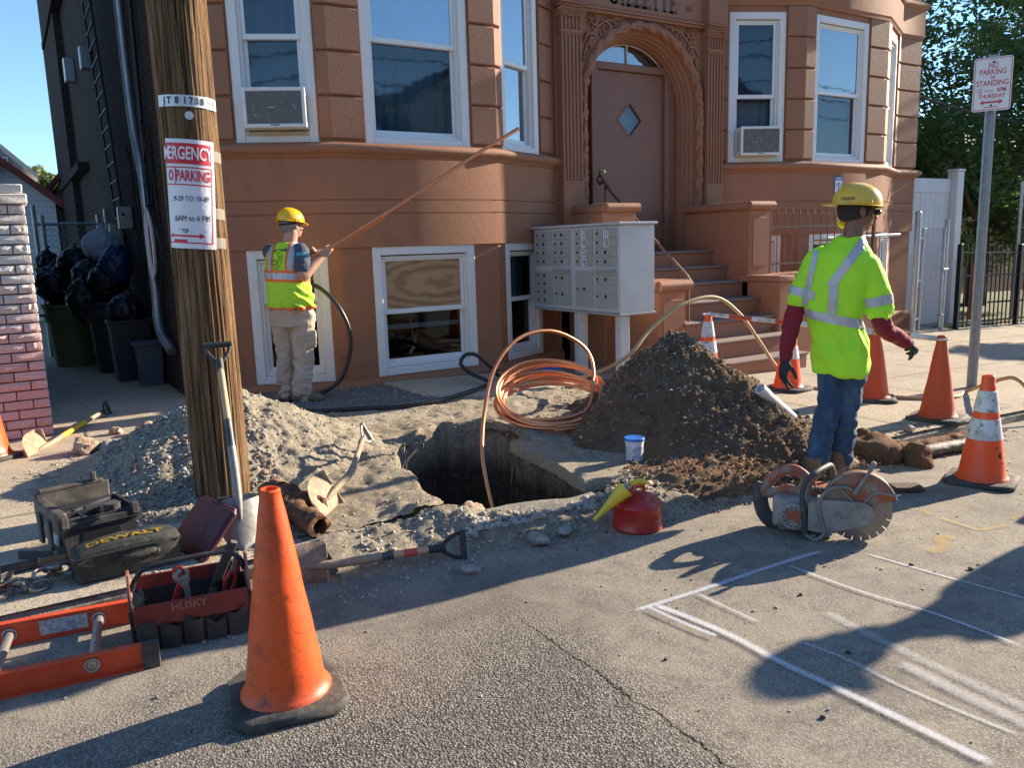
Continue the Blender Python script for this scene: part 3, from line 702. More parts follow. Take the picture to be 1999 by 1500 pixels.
# rusticated blocks wrapped round the piers between the windows
g_ = .03
def pier(pts):
    z = 2.452
    for k in range(5):
        z1 = z+.374; rgh = .004
        bk = MB(); sweep_plan(bk, pts, [(0, z), (.020, z+.002), (.030, z+.014), (.030, z1-.012), (.018, z1-.001), (0, z1)])
        bk.build('quoin_block', BROWN2, BLD, smooth=25, world=True); z += .388
for (A_, B_, C_) in ((FA, FB, FC), (GA, GB, GC)):
    ua, ub, uc = UW[id(A_)], UW[id(B_)], UW[id(C_)]
    pier([A_.at(.03 if A_ is GA else -.0), A_.at(ua[0]-g_)] if A_ is GA else [(1.33, 7.836), (1.64, 7.836), A_.at(ua[0]-g_)])
    pier([A_.at(ua[1]+g_), B_.p, B_.at(ub[0]-g_)])
    pier([B_.at(ub[1]+g_), C_.p, C_.at(uc[0]-g_)])
    pier([C_.at(uc[1]+g_), C_.at(BL-.02)] if C_ is FC else [C_.at(uc[1]+g_), C_.at(BL), (12.47, 7.836), (12.47, 8.15)])

# alley side: dark old brick, with pipes and boxes
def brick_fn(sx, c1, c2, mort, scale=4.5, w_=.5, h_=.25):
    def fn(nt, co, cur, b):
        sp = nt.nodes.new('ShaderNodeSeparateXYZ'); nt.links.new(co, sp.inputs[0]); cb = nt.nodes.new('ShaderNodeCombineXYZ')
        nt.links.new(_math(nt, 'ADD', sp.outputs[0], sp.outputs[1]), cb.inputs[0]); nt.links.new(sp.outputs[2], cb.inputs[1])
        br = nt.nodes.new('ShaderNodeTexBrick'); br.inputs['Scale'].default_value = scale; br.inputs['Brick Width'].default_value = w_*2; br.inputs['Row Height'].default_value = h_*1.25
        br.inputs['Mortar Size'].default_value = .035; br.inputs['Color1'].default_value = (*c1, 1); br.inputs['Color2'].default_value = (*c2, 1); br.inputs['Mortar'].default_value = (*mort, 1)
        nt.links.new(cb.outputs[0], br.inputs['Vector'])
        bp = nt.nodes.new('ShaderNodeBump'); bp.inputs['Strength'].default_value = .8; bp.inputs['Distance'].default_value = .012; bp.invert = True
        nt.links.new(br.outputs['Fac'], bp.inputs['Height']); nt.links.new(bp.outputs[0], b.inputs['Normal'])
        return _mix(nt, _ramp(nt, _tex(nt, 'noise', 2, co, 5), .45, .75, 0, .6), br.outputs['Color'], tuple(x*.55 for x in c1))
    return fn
OLDBRICK = MAT('dark_brick', (.1, .06, .05), .95, spec=.15, space='world', fn=brick_fn(1, (.040, .026, .023), (.055, .034, .028), (.06, .052, .047)))  # brick colour lowered to keep the alley side dark
mb = MB(); mb.box(1.301, 12.6, 7.95, 8.0, -1, 9.5) if False else None
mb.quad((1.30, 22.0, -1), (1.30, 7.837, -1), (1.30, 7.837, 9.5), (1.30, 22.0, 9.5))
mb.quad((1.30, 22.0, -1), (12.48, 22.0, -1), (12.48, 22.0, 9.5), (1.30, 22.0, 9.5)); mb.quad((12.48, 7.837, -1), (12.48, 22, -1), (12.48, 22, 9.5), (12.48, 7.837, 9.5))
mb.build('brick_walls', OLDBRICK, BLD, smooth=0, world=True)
mb = MB(); mb.box(1.22, 12.7, 7.2, 22.1, 9.5, 9.62); mb.build('roof', BROWN, BLD, smooth=0, world=True)
DARKMET = MAT('dark_metal', (.035, .036, .04), .5, metal=.6); GREYMET = MAT('grey_galvanised', (.40, .42, .44), .42, metal=.75, space='world', layers=((12, .4, .6, (.30, .31, .33)),))
mb = MB()
mb.tube(spline([(1.22, 8.95, 7.5), (1.22, 8.95, 3.2), (1.22, 8.6, 2.2), (1.22, 8.55, 1.15), (1.2, 8.42, .75), (1.24, 8.1, .55)], 6), .045, 12); mb.build('downpipe', GREYMET, BLD, world=True)
for i, (y, z, s) in enumerate([(10.6, 4.9, .16), (12.4, 3.9, .16), (10.2, 1.75, .14), (11.2, 1.6, .14), (15, 4.2, .2)]):
    mb = MB(); mb.box(1.15, 1.299, y, y+s, z, z+s*1.8, .01); mb.build('utility_box', GREYMET, BLD, world=True)
mb = MB()
for k in range(9):
    y = 8.2+R()*1.2; pts = [(1.26-R()*.06, y+random.gauss(0, .12), 2.6-.3*j+random.gauss(0, .05)) for j in range(6)]; mb.tube(spline(pts, 5), .006+.004*R(), 6)
mb.tube(spline([(1.24, 8.4, 7), (1.24, 8.45, 4), (1.22, 8.4, 2.4), (1.2, 8.3, 1.9)], 8), .028, 8)
mb.build('cables', MAT('black_cable', (.015, .015, .017), .5), BLD, world=True)
mb = MB()
for k in range(3): mb.tube([(1.20-.01*k, 8.35+.16*cos(a/12*2*pi)*(1+.08*k), 1.55+.30*sin(a/12*2*pi)*(1+.06*k)) for a in range(12)], .007, 6, closed=True)
mb.build('white_cable_coil', VINYL, BLD, world=True)
# fire-escape-like ladder rack on the side wall
mb = MB(); mb.cyl((1.2, 11.4, 5.4), (1.2, 10.2, 1.9), .014, 6); mb.cyl((1.2, 12.2, 5.4), (1.2, 10.9, 1.9), .014, 6)
for k in range(18): t = k/17; mb.cyl((1.2, 11.4-1.2*t, 5.4-3.5*t), (1.2, 12.2-1.3*t, 5.4-3.5*t), .012, 6)
mb.build('cable_rack', DARKMET, BLD, world=True)
# rear porch mass at the far end of the alley side
mb = MB(); mb.box(1.18, 1.299, 16.5, 19.5, -.5, 8.8)
for z in (2.8, 5.6): mb.box(1.14, 1.299, 14.5, 19.52, z, z+.12)
mb.build('rear_porch', OLDBRICK, BLD, smooth=0, world=True)

# ------------------------------------------------ windows
def bars(mb, x0, x1, z0, z1, w_, y0, y1, b=.004, wb=None):
    wb = wb or w_
    mb.box(x0, x0+w_, y0, y1, z0, z1, b); mb.box(x1-w_, x1, y0, y1, z0, z1, b)
    mb.box(x0+w_, x1-w_, y0+.001, y1-.001, z1-w_, z1, b); mb.box(x0+w_, x1-w_, y0+.001, y1-.001, z0, z0+wb, b)
def wave_curtain(x0, x1, z0, z1, y, amp=.02, wl=.12, seed=0):
    mb = MB(); nx = max(8, int((x1-x0)/.015)); 
    mb.grid(lambda i, j: (x0+(x1-x0)*i/(nx-1), y+amp*sin(i*(x1-x0)/(nx-1)/wl*2*pi+seed+.8*sin(j*.5+seed))*(1-.25*j/8)+.01*fbm((i*.1, j*.2, seed), 1), z0+(z1-z0)*j/8), nx, 9); return mb
def place(mb, T): mb.v = [tuple(T @ Vector(p)) for p in mb.v]; return mb
def window(F, s0, s1, z0, z1, zr, up, low, upglass=GLASS, lowglass=GLASS, cas=.085, label=None, lowz=None):
    w_ = MB(); bars(w_, s0-.012, s1+.012, z0-.012, z1+.010, cas, -.006, .07, .006, cas*.9)
    bars(w_, s0+cas-.013, s1-cas+.013, z0+cas*.8, z1-cas, .028, .030, .095, .004)
    fr = place(w_, F.T).build('window', WHITE, BLD, world=True, label=label)
    def sub(mb, n, m): 
        o = place(mb, F.T).build(n, m, None); o.parent = fr
        L = BLD.location; o.data.transform(Matrix.Translation((-L.x, -L.y, -L.z))); return o
    x0, x1 = s0+cas+.016, s1-cas-.016; a0, a1 = z0+cas*.85+.018, z1-cas-.016
    m1 = MB(); bars(m1, x0, x1, zr-.02, a1, .034, .048, .078, .003); bars(m1, x0, x1, a0, zr+.022, .036, .081, .110, .003, .05)
    m1.box(x0, x1, .044, .112, zr-.024, zr+.024, .004); sub(m1, 'sash', VINYL)
    m2 = MB(); m2.box(x0+.02, x1-.02, .060, .064, zr+.02, a1-.02); sub(m2, 'pane', upglass)
    m3 = MB(); m3.box(x0+.02, x1-.02, .094, .098, a0+.02, zr-.02); sub(m3, 'pane', lowglass)
    if up: sub(wave_curtain(x0-.05, x1+.05, zr-.05, a1+.05, .21, seed=s0*9), 'curtain', up)
    if low: sub(wave_curtain(x0-.05, x1+.05, a0-.05, zr+.05, .24, seed=s0*7), 'curtain', low)
    m4 = MB(); m4.box(s0-.1, s1+.1, .7, .72, z0-.2, z1+.2); m4.box(s0-.1, s0-.08, .13, .7, z0-.2, z1+.2); m4.box(s1+.08, s1+.1, .13, .7, z0-.2, z1+.2); m4.box(s0-.1, s1+.1, .13, .7, z0-.22, z0-.2); m4.box(s0-.1, s1+.1, .13, .7, z1+.2, z1+.22)
    sub(m4, 'room', DARKIN); return fr
def W(F): return UW[id(F)]
window(FA, *W(FA), WZ0, WZ1, 3.35, CURT_DARK, CURT_DARK, GLASSM, GLASSM, label='narrow window with a dark screen above the left air conditioner')
window(FB, *W(FB), WZ0, WZ1, 3.375, CURT_BLUE, CURT_MID, GLASS, GLASSM, label='wide window with a pale blue upper sash')
window(FC, *W(FC), WZ0, WZ1, 3.33, None, CURT_DARK, label='narrow window reflecting trees')
window(GA, *W(GA), WZ0, WZ1, 3.265, CURT_DARK, CURT_WHITE, GLASSM, GLASSM, label='window with a white lower curtain above the right air conditioner')
window(GB, *W(GB), WZ0, WZ1, 3.34, CURT_WHITE, CURT_MID, GLASS, GLASSM, label='wide window with white curtains in the right bay')
window(GC, *W(GC), WZ0, WZ1, 3.30, CURT_WHITE, CURT_DARK)
window(FA, *W(FA), LZ0, LZ1, .985, None, None, GLASSD, GLASSD, label='basement window with stacked storm sashes behind the worker')
window(FB, *W(FB), LZ0, LZ1, .826, None, None, upglass=PLY, lowglass=GLASSD, label='basement window with a plywood board in its upper half')
window(FC, *W(FC), LZ0, LZ1, .855, CURT_MID, None, GLASSD, GLASSD)
for F in (GA, GB, GC): window(F, *W(F), LZ0, LZ1, .84, None, None, GLASSD, GLASSD)
# extra storm sash rails inside two basement windows
mb = MB(); a, b_ = W(FA); mb.box(a+.1, b_-.1, .118, .14, .60, .635, .003); mb.box(a+.1, b_-.1, .118, .14, .28, .31, .003); mb.box(a+.33, a+.36, .118, .14, .31, .6, .003)
place(mb, FA.T).build('storm_sash', VINYL, BLD, world=True)
mb = MB(); a, b_ = W(FB); mb.box(a+.12, b_-.12, .125, .15, .64, .69, .003); place(mb, FB.T).build('storm_sash', VINYL, BLD, world=True)
mb = MB(); mb.cyl((3.2, 7.62, .60), (3.98, 7.75, .34), .012, 8); mb.build('blue_pipe', MAT('blue_plastic_pipe', (.05, .14, .38), .5), BLD, world=True)
# warning placard on right bay
def placard():
    mb = MB(); mb.box(9.845, 10.02, 7.318, 7.327, 1.985, 2.235, .003); o = mb.build('warning_placard', MAT('blue_placard', (.05, .13, .42), .5), BLD, world=True)
    m2 = MB(); m2.box(9.855, 10.01, 7.3155, 7.3175, 2.025, 2.185); o2 = m2.build('placard_panel', MAT('white_placard', (.75, .76, .78), .5), None); o2.parent = o; L = BLD.location; o2.data.transform(Matrix.Translation((-L.x, -L.y, -L.z)))
    m3 = text_mb('WARNING', .028, T=xf((9.932, 7.3145, 2.211)), bold=.001)
    o3 = m3.build('placard_lettering', MAT('white_lettering', (.8, .8, .82), .5), None); o3.parent = o; o3.data.transform(Matrix.Translation((-L.x, -L.y, -L.z)))
    m4 = MB(); P = [(9.932+.062*cos(t/10*pi), 7.313, 2.085+.062*sin(t/10*pi)) for t in range(11)]; m4.tube(P, .0035, 6)
    m4.tube([(9.932, 7.313, 2.145), (9.925, 7.313, 2.12), (9.938, 7.313, 2.10), (9.93, 7.313, 2.065)], .005, 6)
    o4 = m4.build('placard_symbol', DARKMET, None); o4.parent = o; o4.data.transform(Matrix.Translation((-L.x, -L.y, -L.z)))
placard()
# service conduit and pipes beside the area gate
mb = MB(); mb.cyl((9.7, 7.30, 1.40), (11.3, 7.25, 1.42), .020, 10); mb.build('white_pipe', VINYL, BLD, world=True)

# air conditioners: things of their own
ACW = MAT('air_conditioner_white', (.70, .70, .68), .45, layers=((8, .55, .8, (.55, .53, .47)),))
FIN = MAT('grey_condenser_fins', (.22, .22, .21), .6, metal=.3, layers=((25, .5, .65, (.30, .30, .28)),))
def ac(F, s0, s1, z0, z1, label, dings):
    t = thing('air_conditioner', label, 'air conditioner', (*F.at((s0+s1)/2), z0), F.a, 'window air conditioners')
    w_, h = (s1-s0)/2, z1-z0; mb = MB(); d0 = -.20
    mb.box(-w_, w_, d0+.012, .10, 0, h, .008); mb.build('housing', ACW, t)
    mb = MB(); bars(mb, -w_-.004, w_+.004, -.004, h+.004, .032, d0-.006, d0+.02, .004); mb.build('front_frame', ACW, t)
    mb = MB(); n = 34
    for k in range(n): z = .034+(h-.068)*k/(n-1); mb.box(-w_+.03, w_-.03, d0-.002, d0+.012, z-.0022, z+.0022)
    mb.box(-w_+.03, w_-.03, d0+.010, d0+.0115, .03, h-.03); mb.build('condenser_fins', FIN, t, smooth=0)
    mb = MB()
    for s_ in (-1, 1):
        for j in range(9):
            for i in range(3): mb.box(s_*(w_+.001)-.002, s_*(w_+.001)+.002, d0+.05+i*.035, d0+.07+i*.035, .05+j*(h-.1)/9, .05+j*(h-.1)/9+.012)
    mb.build('side_vents', DARKMET, t, smooth=0)
    mb = MB()
    for (x, z, s_, rr) in dings: mb.box(-s_, s_, d0-.004, d0-.002, -.002, .003, 0, xf((x*w_, 0, z*h), ry=rr))
    if dings: mb.build('bent_fin_spots', MAT('bright_bent_fins', (.6, .6, .58), .4, metal=.4), t, smooth=0)
    mb = text_mb('Frigidaire', .020, T=xf((0, d0-.0075, .016)), bold=.0004); mb.build('badge', DARKMET, t, smooth=0)
ac(FA, BL-.735, BL-.20, 2.535, 2.868, 'white window air conditioner with plain dented grey grille, left of the worker', [(-.62, .3, .012, 1.2), (-.68, .45, .008, .9), (-.1, .5, .03, .05), (.62, .55, .009, 1.4), (.66, .48, .01, .8), (-.4, .93, .008, 1)])
ac(GA, BL-.93, BL-.385, 2.50, 2.853, 'white window air conditioner with flaked grille, right of the arched door', [(random.uniform(-.8, .8), random.uniform(.12, .85), random.uniform(.005, .013), R()*3) for _ in range(34)])
for F, a, b_, z in ((FA, BL-.80, BL-.17, 2.475), (GA, BL-.98, BL-.33, 2.455)):
    mb = MB(); mb.box(a, b_, .0, .12, z, z+.05, .004); place(mb, F.T).build('sill_board', TAN, BLD, world=True)

# ------------------------------------------------ entrance surround
CX, YF, YD, ZS, RA = 6.80, 7.80, 8.05, 2.90, 1.0; RG = .775
LAND = 1.306
sr = MB()
def arcpts(r, n=32, a0=0, a1=pi, cz=None): cz = ZS if cz is None else cz; return [(CX+r*cos(a0+(a1-a0)*k/n), cz+r*sin(a0+(a1-a0)*k/n)) for k in range(n+1)]
# wall panel with round-headed opening
RO = .865; ARC = 3.045
ins = [(CX+RO, LAND-.1)]+arcpts(RO, 40, cz=ARC)+[(CX-RO, LAND-.1)]
def panel(mb, y, inner, x0, x1, z0, z1):
    n = len(inner); vs = [(x, y, z) for x, z in inner]; out = []
    for x, z in inner:
        dx, dz = x-CX, z-ARC
        if z <= ARC: out.append((x1 if dx > 0 else x0, y, z))
        else:
            k = min((x1-CX)/max(1e-6, abs(dx)), (z1-ARC)/max(1e-6, dz)); out.append((CX+dx*k, y, ARC+dz*k))
    fs = [(i+1, i, n+i, n+i+1) for i in range(n-1)]; mb.add(vs+out, fs)
    # corner fillers
    mb.add([(x0, y, ARC), (x0, y, z1), (x1, y, z1), (x1, y, ARC)], [])
panel(sr, YF, ins, 5.53, 8.07, LAND, 4.12)
th0 = math.atan2(4.12-ARC, 8.07-CX)
def ray_hit(a):
    c, s = cos(a), sin(a); k = min((8.07-CX)/max(1e-6, abs(c)), (4.12-ARC)/max(1e-6, s)); return (CX+c*k, YF, ARC+s*k)
for sg in (1, -1):
    aa = [p for p in [math.atan2(ARC+RO*sin(pi*k/40)-ARC, RO*cos(pi*k/40)) for k in range(41)]]
    for k in range(40):
        a, b_ = aa[k], aa[k+1]
        lo, hi = (th0, th0) if sg == 1 else (pi-th0, pi-th0)
        if min(a, b_) < lo < max(a, b_): P0, P1 = ray_hit(a), ray_hit(b_); sr.add([P0, P1, (CX+sg*(8.07-CX), YF, 4.12)], [(0, 1, 2)])
sr.box(5.50, 8.10, YF+.001, 7.9, 4.10, 9.5); sr.box(5.50, 5.53, YF, 7.9, -1, 4.1); sr.box(8.07, 8.10, YF, 7.9, -1, 4.1)
sr.box(5.53, CX-.62, YD+.1, YD+.12, LAND-.5, 4.1); sr.box(CX+.62, 8.07, YD+.1, YD+.12, LAND-.5, 4.1)
sr.build('door_surround', BROWN, BLD, smooth=0, world=True)
# stepped round mouldings going in to the door
ml = MB()
prof = [(RO+.02, YF-.005), (RO, YF+.0), (RO-.0, YF+.03), (RO-.015, YF+.04), (RO-.028, YF+.055), (RO-.030, YF+.085), (RO-.045, YF+.095), (RO-.055, YF+.11), (RO-.055, YF+.14), (RO-.07, YF+.15), (RO-.078, YF+.17), (RO-.078, YF+.20), (RO-.09, YF+.21), (RO-.09, YD+.02), (RO-.09, YD+.11)]
for q_ in (-1, 1):
    for k_, (o_, w2_, y_) in enumerate(((.634, .142, .03), (.64, .05, .012), (.70, .03, .005))): a_, b2_ = sorted((CX+q_*o_, CX+q_*(o_+w2_))); ml.box(a_, b2_, YD+y_, YD+.10-.001*k_, LAND-.05, 3.60 if k_ == 0 else 3.58-.01*k_)
path = [(1, LAND-.05), (1, 1.6), (1, 2.2)]; steps = []
def mold_pt(r, k, n=40):
    if k == 0: return (CX+r, LAND-.08)
    if k == n+2: return (CX-r, LAND-.08)
    a = pi*(k-1)/n; return (CX+r*cos(a), ARC+r*sin(a))
n = 42; m = len(prof); vs = []
for k in range(n+1):
    for r, y in prof: x, z = mold_pt(r, k, 40); vs.append((x, y, z))
ml.add(vs, [(k*m+j, k*m+j+1, (k+1)*m+j+1, (k+1)*m+j) for k in range(n) for j in range(m-1)])
ml.build('arch_moulding', BROWN2, BLD, smooth=50, world=True)
# carved roll round the arch
cr = MB(); pts = [(CX+.925, YF-.015, LAND+.0+.12*k) for k in range(14)]; pts = [p for p in pts if p[2] < ARC-.02]
pts += [(CX+.925*cos(pi*k/60), YF-.015, ARC+.925*sin(pi*k/60)) for k in range(61)]
pts += [(CX-.925, YF-.015, ARC-.05-.12*k) for k in range(14) if ARC-.05-.12*k > LAND]
P = []; 
for a, b_ in zip(pts, pts[1:]):
    k = max(1, int((Vector(b_)-Vector(a)).length/.02))
    P += [tuple(Vector(a).lerp(Vector(b_), t/k)) for t in range(k)]
cr.tube(P, .054, 20)
displace(cr, lambda p, n: .011*sin((math.atan2(p.z-ARC, p.x-CX)*26 if p.z > ARC else p.z*26)+6*sin(hypot(p.x-CX, max(0, p.z-ARC))*60)*.4)+.012*fbm(p, 26, 3))
cr.build('carved_arch_roll', BROWN2, BLD, smooth=60, world=True)
# dark beads on the roll, painted shade for the hollows of the carving
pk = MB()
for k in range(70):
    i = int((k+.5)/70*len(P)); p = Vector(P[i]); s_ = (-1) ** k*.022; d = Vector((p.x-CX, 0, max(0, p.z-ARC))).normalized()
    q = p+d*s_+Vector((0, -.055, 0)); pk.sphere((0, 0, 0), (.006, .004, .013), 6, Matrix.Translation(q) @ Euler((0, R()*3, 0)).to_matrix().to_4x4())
pk.build('carving_shade_beads', MAT('painted_carving_shade', (.05, .025, .018), .9), BLD, world=True)
# thin outer bead and entablature
eb = MB(); eb.tube([(CX+.988*cos(pi*k/48), YF-.012, ARC+.988*sin(pi*k/48)) for k in range(49)], .012, 8)
eb.build('arch_bead', BROWN2, BLD, world=True)
en = MB()
en.box(5.80, 7.80, 7.745, 7.86, 4.10, 4.62, .004); en.box(5.78, 7.82, 7.72, 7.80, 4.062, 4.092, .006); en.box(5.79, 7.81, 7.735, 7.80, 4.03, 4.058, .004)
en.box(5.78, 7.82, 7.71, 7.80, 4.50, 4.54, .006)
for x0 in (5.51, 7.76): en.box(x0, x0+.33, 7.66, 7.85, 4.085, 4.62, .006); en.box(x0-.015, x0+.345, 7.645, 7.85, 4.06, 4.083, .005)
en.build('entablature', BROWN2, BLD, smooth=30, world=True)
# lettering, slab serif, cut from bars
LT = MAT('dark_lettering', (.075, .07, .075), .7)
def letter(mb, ch, x, w_, h, z, y, t=.05, s_=.02):
    B = lambda x0, x1, z0, z1: mb.box(x+x0*w_, x+x1*w_, y, y+.02, z+z0*h, z+z1*h)
    st = t/w_; sf = s_/h
    if ch in 'ILTE':
        cx0 = .5-st/2 if ch in 'IT' else .14
        B(cx0, cx0+st, 0, 1); 
        if ch != 'T': B(cx0-.12 if ch != 'I' else .1, cx0+st+.10 if ch != 'I' else .9, 0, sf*1.2)
        if ch == 'T': B(cx0-.18, cx0+st+.18, 0, sf*1.2)
        if ch == 'I': B(.1, .9, 1-sf, 1)
        if ch in 'LE': B(.02, .98, 0, sf*1.6); B(.90, .98, 0, .26)
        if ch == 'L': B(.02, cx0+st+.12, 1-sf, 1)
        if ch == 'T': B(.0, 1, 1-sf*1.6, 1); B(0, .07, .75, 1); B(.93, 1, .75, 1)
        if ch == 'E': B(.02, .98, 1-sf*1.6, 1); B(.90, .98, .76, 1); B(.3, .72, .5-sf*.7, .5+sf*.7); B(.66, .72, .38, .62)
    if ch == 'G':
        n = 18; ro = (.5, .5); pts = []
        for k in range(n+1): a = radians(48)+radians(275)*k/n; pts.append((a,))
        for k in range(n):
            a, b_ = radians(48)+radians(275)*k/n, radians(48)+radians(275)*(k+1)/n; q = []
            for (aa, rr) in ((a, 1), (b_, 1), (b_, .0), (a, .0)):
                tx = t*abs(cos(aa))+s_*1.3*abs(sin(aa)); R1, R2 = w_/2-(0 if rr else tx), h/2-(0 if rr else tx*.8)
                q.append((x+w_/2+R1*cos(aa), y+.001, z+h/2+R2*sin(aa)))
            mb.add(q, [(0, 1, 2, 3), (3, 2, 1, 0)])
        B(.62, 1.0, .40, .47); B(.76, .94, .08, .45)
mb = MB(); xx = 6.235
for ch, w_ in zip('GILLETTE', (.165, .085, .12, .12, .125, .135, .135, .125)): letter(mb, ch, xx, w_, .235, 4.150, 7.738, .034, .017); xx += w_+.0075
text_mb('56', .10, .004, T=xf((7.486, 7.742, 4.235)), bold=.002, mb=mb)
mb.build('lettering', LT, BLD, smooth=0, world=True)
# fluted pilasters with scroll capitals
for x0 in (5.53, 7.79):
    pi_ = MB(); cap = MB(); w_ = .28; yf = 7.70; pi_.box(x0, x0+w_, yf+.012, YF+.01, LAND-.6, 3.93)
    nf = 5; fl = w_/(nf*2+1)
    for (z0, z1) in ((2.15, 3.745), (3.80, 3.93)):
        for k in range(nf+1): pi_.box(x0+fl*2*k, x0+fl*(2*k+1), yf-.004, yf+.013, z0, z1, .004)
        pi_.box(x0, x0+w_, yf-.004, yf+.0125, z1, z1+.02); pi_.box(x0, x0+w_, yf-.004, yf+.0125, z0-.03, z0)
    pi_.box(x0-.02, x0+w_+.02, yf-.018, YF, 3.762, 3.795, .006); pi_.box(x0-.012, x0+w_+.012, yf-.014, YF, LAND-.6, 2.12, .006); pi_.box(x0-.004, x0+w_+.004, yf-.008, YF, 1.87, 1.895, .004)
    cap.box(x0-.03, x0+w_+.03, yf-.03, YF, 4.035, 4.06, .005); cap.box(x0-.01, x0+w_+.01, yf-.02, YF, 3.93, 4.035, .006)
    for sx in (x0+.015, x0+w_-.015):
        sg = -1 if sx < x0+.1 else 1
        sp_ = [(sx+sg*(.058*(1-k/34))*cos(k*.42), yf-.026, 3.975+(.052*(1-k/34))*sin(k*.42)) for k in range(32)]; cap.tube(sp_, .011, 8)
        cap.cyl((sx, yf-.02, 3.975), (sx, YF, 3.975), .055, 20)
    for k in range(6): cap.sphere((x0+.06+k*.033, yf-.024, 3.965), (.012, .012, .022), 8)
    cap.tube([(x0, yf-.024, 4.02), (x0+.14, yf-.022, 4.0), (x0+w_, yf-.024, 4.02)], .008, 6)
    pi_.build('pilaster', BROWN2, BLD, smooth=30, world=True); cap.build('pilaster_capital', BROWN2, BLD, smooth=50, world=True)
# foliate scroll carvings in the spandrels
for sg in (-1, 1):
    mb = MB(); c = (CX+sg*.78, YF-.012, 3.72)
    for k0, rr, cx_, cz_, tn in ((0, .10, 0, 0, 34), (1, .075, -.20, .17, 26), (2, .06, .12, -.26, 24), (3, .05, -.02, .23, 22), (4, .045, .14, -.42, 22), (5, .04, -.36, .27, 18)):
        s_ = [(c[0]+sg*(cx_+rr*(1-k/(tn+6))*cos(k*.33+k0)), c[1]-.01, c[2]+cz_+rr*(1-k/(tn+6))*sin(k*.33+k0)) for k in range(tn)]; mb.tube(s_, [.017*(1-k/(tn+14)) for k in range(tn)], 8)
        for q in range(7): a = q*.9+k0; mb.sphere((0, 0, 0), (.030, .013, .012), 8, xf((c[0]+sg*(cx_+(rr+.018)*cos(a)), c[1], c[2]+cz_+(rr+.018)*sin(a)), ry=-a+.6))
    mb.tube(spline([(c[0]+sg*.1, c[1], c[2]-.62), (c[0]+sg*.13, c[1], c[2]-.3), (c[0]+sg*.05, c[1], c[2]), (c[0]-sg*.16, c[1], c[2]+.22), (c[0]-sg*.48, c[1], c[2]+.31)], 8), .014, 8)
    for k in range(6): a = k*pi/3; mb.sphere((c[0]+.036*cos(a), c[1]-.018, c[2]+.036*sin(a)), (.024, .014, .024), 10)
    mb.sphere((c[0], c[1]-.028, c[2]), .018, 10); mb.build('carved_scrollwork', BROWN2, BLD, smooth=60, world=True)
# door frame, slab, fanlight
df = MB(); DX0, DX1 = 6.197, 7.474
df.box(DX0, DX0+.10, YD-.02, YD+.09, LAND, 3.585, .006); df.box(DX1-.10, DX1, YD-.02, YD+.09, LAND, 3.585, .006); df.box(DX0+.1, DX1-.1, YD-.019, YD+.09, 3.50, 3.585, .006)
df.box(DX0+.1, DX1-.1, YD+.02, YD+.09, LAND, LAND+.05)
dfo = df.build('door_frame', DOORP, BLD, world=True)
def dsub(mb, n, m, par, sm=35):
    o = mb.build(n, m, None, smooth=sm); o.parent = par; L = BLD.location; o.data.transform(Matrix.Translation((-L.x, -L.y, -L.z))); return o
# slab with a diamond opening
d0, d1, e0, e1 = DX0+.104, DX1-.104, LAND+.055, 3.495; cxd, czd, hw, hh = 6.832, 2.935, .185, .20
db = MB(); yy = YD+.03
Dm = [(cxd-hw, czd), (cxd, czd+hh), (cxd+hw, czd), (cxd, czd-hh)]; Cn = [(d0, e0), (d0, e1), (d1, e1), (d1, e0)]; Md = [((d0), czd), (cxd, e1), (d1, czd), (cxd, e0)]
for k in range(4):
    a, b_ = Dm[k], Dm[(k+1) % 4]; ma, mb_ = Md[k], Md[(k+1) % 4]; cn = Cn[(k+1) % 4]
    db.add([(p[0], yy, p[1]) for p in (a, b_, mb_, cn, ma)], [(0, 1, 2, 3, 4)]); db.add([(a[0], yy, a[1]), (b_[0], yy, b_[1]), (b_[0], yy+.04, b_[1]), (a[0], yy+.04, a[1])], [(0, 1, 2, 3)])
door = db.build('door', DOORP, BLD, smooth=0, world=True)
mb = MB()
for k in range(4):
    a, b_ = Vector((Dm[k][0], yy-.006, Dm[k][1])), Vector((Dm[(k+1) % 4][0], yy-.006, Dm[(k+1) % 4][1])); c = Vector((cxd, yy-.006, czd))
    a2, b2 = a+(a-c).normalized()*.035, b_+(b_-c).normalized()*.035; mb.add([a, b_, b2, a2, a-Vector((0, -.01, 0)), b_+Vector((0, .01, 0)), b2+Vector((0, .01, 0)), a2+Vector((0, .01, 0))], [(0, 1, 2, 3), (4, 7, 6, 5), (2, 1, 5, 6), (3, 2, 6, 7), (0, 3, 7, 4), (1, 0, 4, 5)])
dsub(mb, 'diamond_trim', DOORP, door, 0)
mb = MB(); mb.add([(p[0], yy+.02, p[1]) for p in Dm], [(0, 1, 2, 3)]); dsub(mb, 'diamond_pane', GLASSM, door, 0)
mb = MB(); mb.add([(p[0]*1, yy+.10, p[1]) for p in [(cxd-.3, czd-.3), (cxd-.3, czd+.3), (cxd+.3, czd+.3), (cxd+.3, czd-.3)]], [(0, 1, 2, 3)]); dsub(mb, 'inner_blind', CURT_MID, door, 0)
BRASS = MAT('brass', (.55, .42, .22), .35, metal=.9)
mb = MB(); T = xf((d0+.07, yy-.004, 2.295), rx=pi/2); mb.lathe([(.03, 0), (.03, .008), (.012, .012), (.012, .03), (.026, .036), (.03, .05), (.022, .062), (0, .064)], 16, T); dsub(mb, 'door_knob', BRASS, door)
mb = MB()
for z in (1.62, 2.42, 3.22): mb.box(d1-.004, d1+.012, yy-.014, yy-.001, z-.07, z+.07, .003)
dsub(mb, 'hinge', DOORP, door)
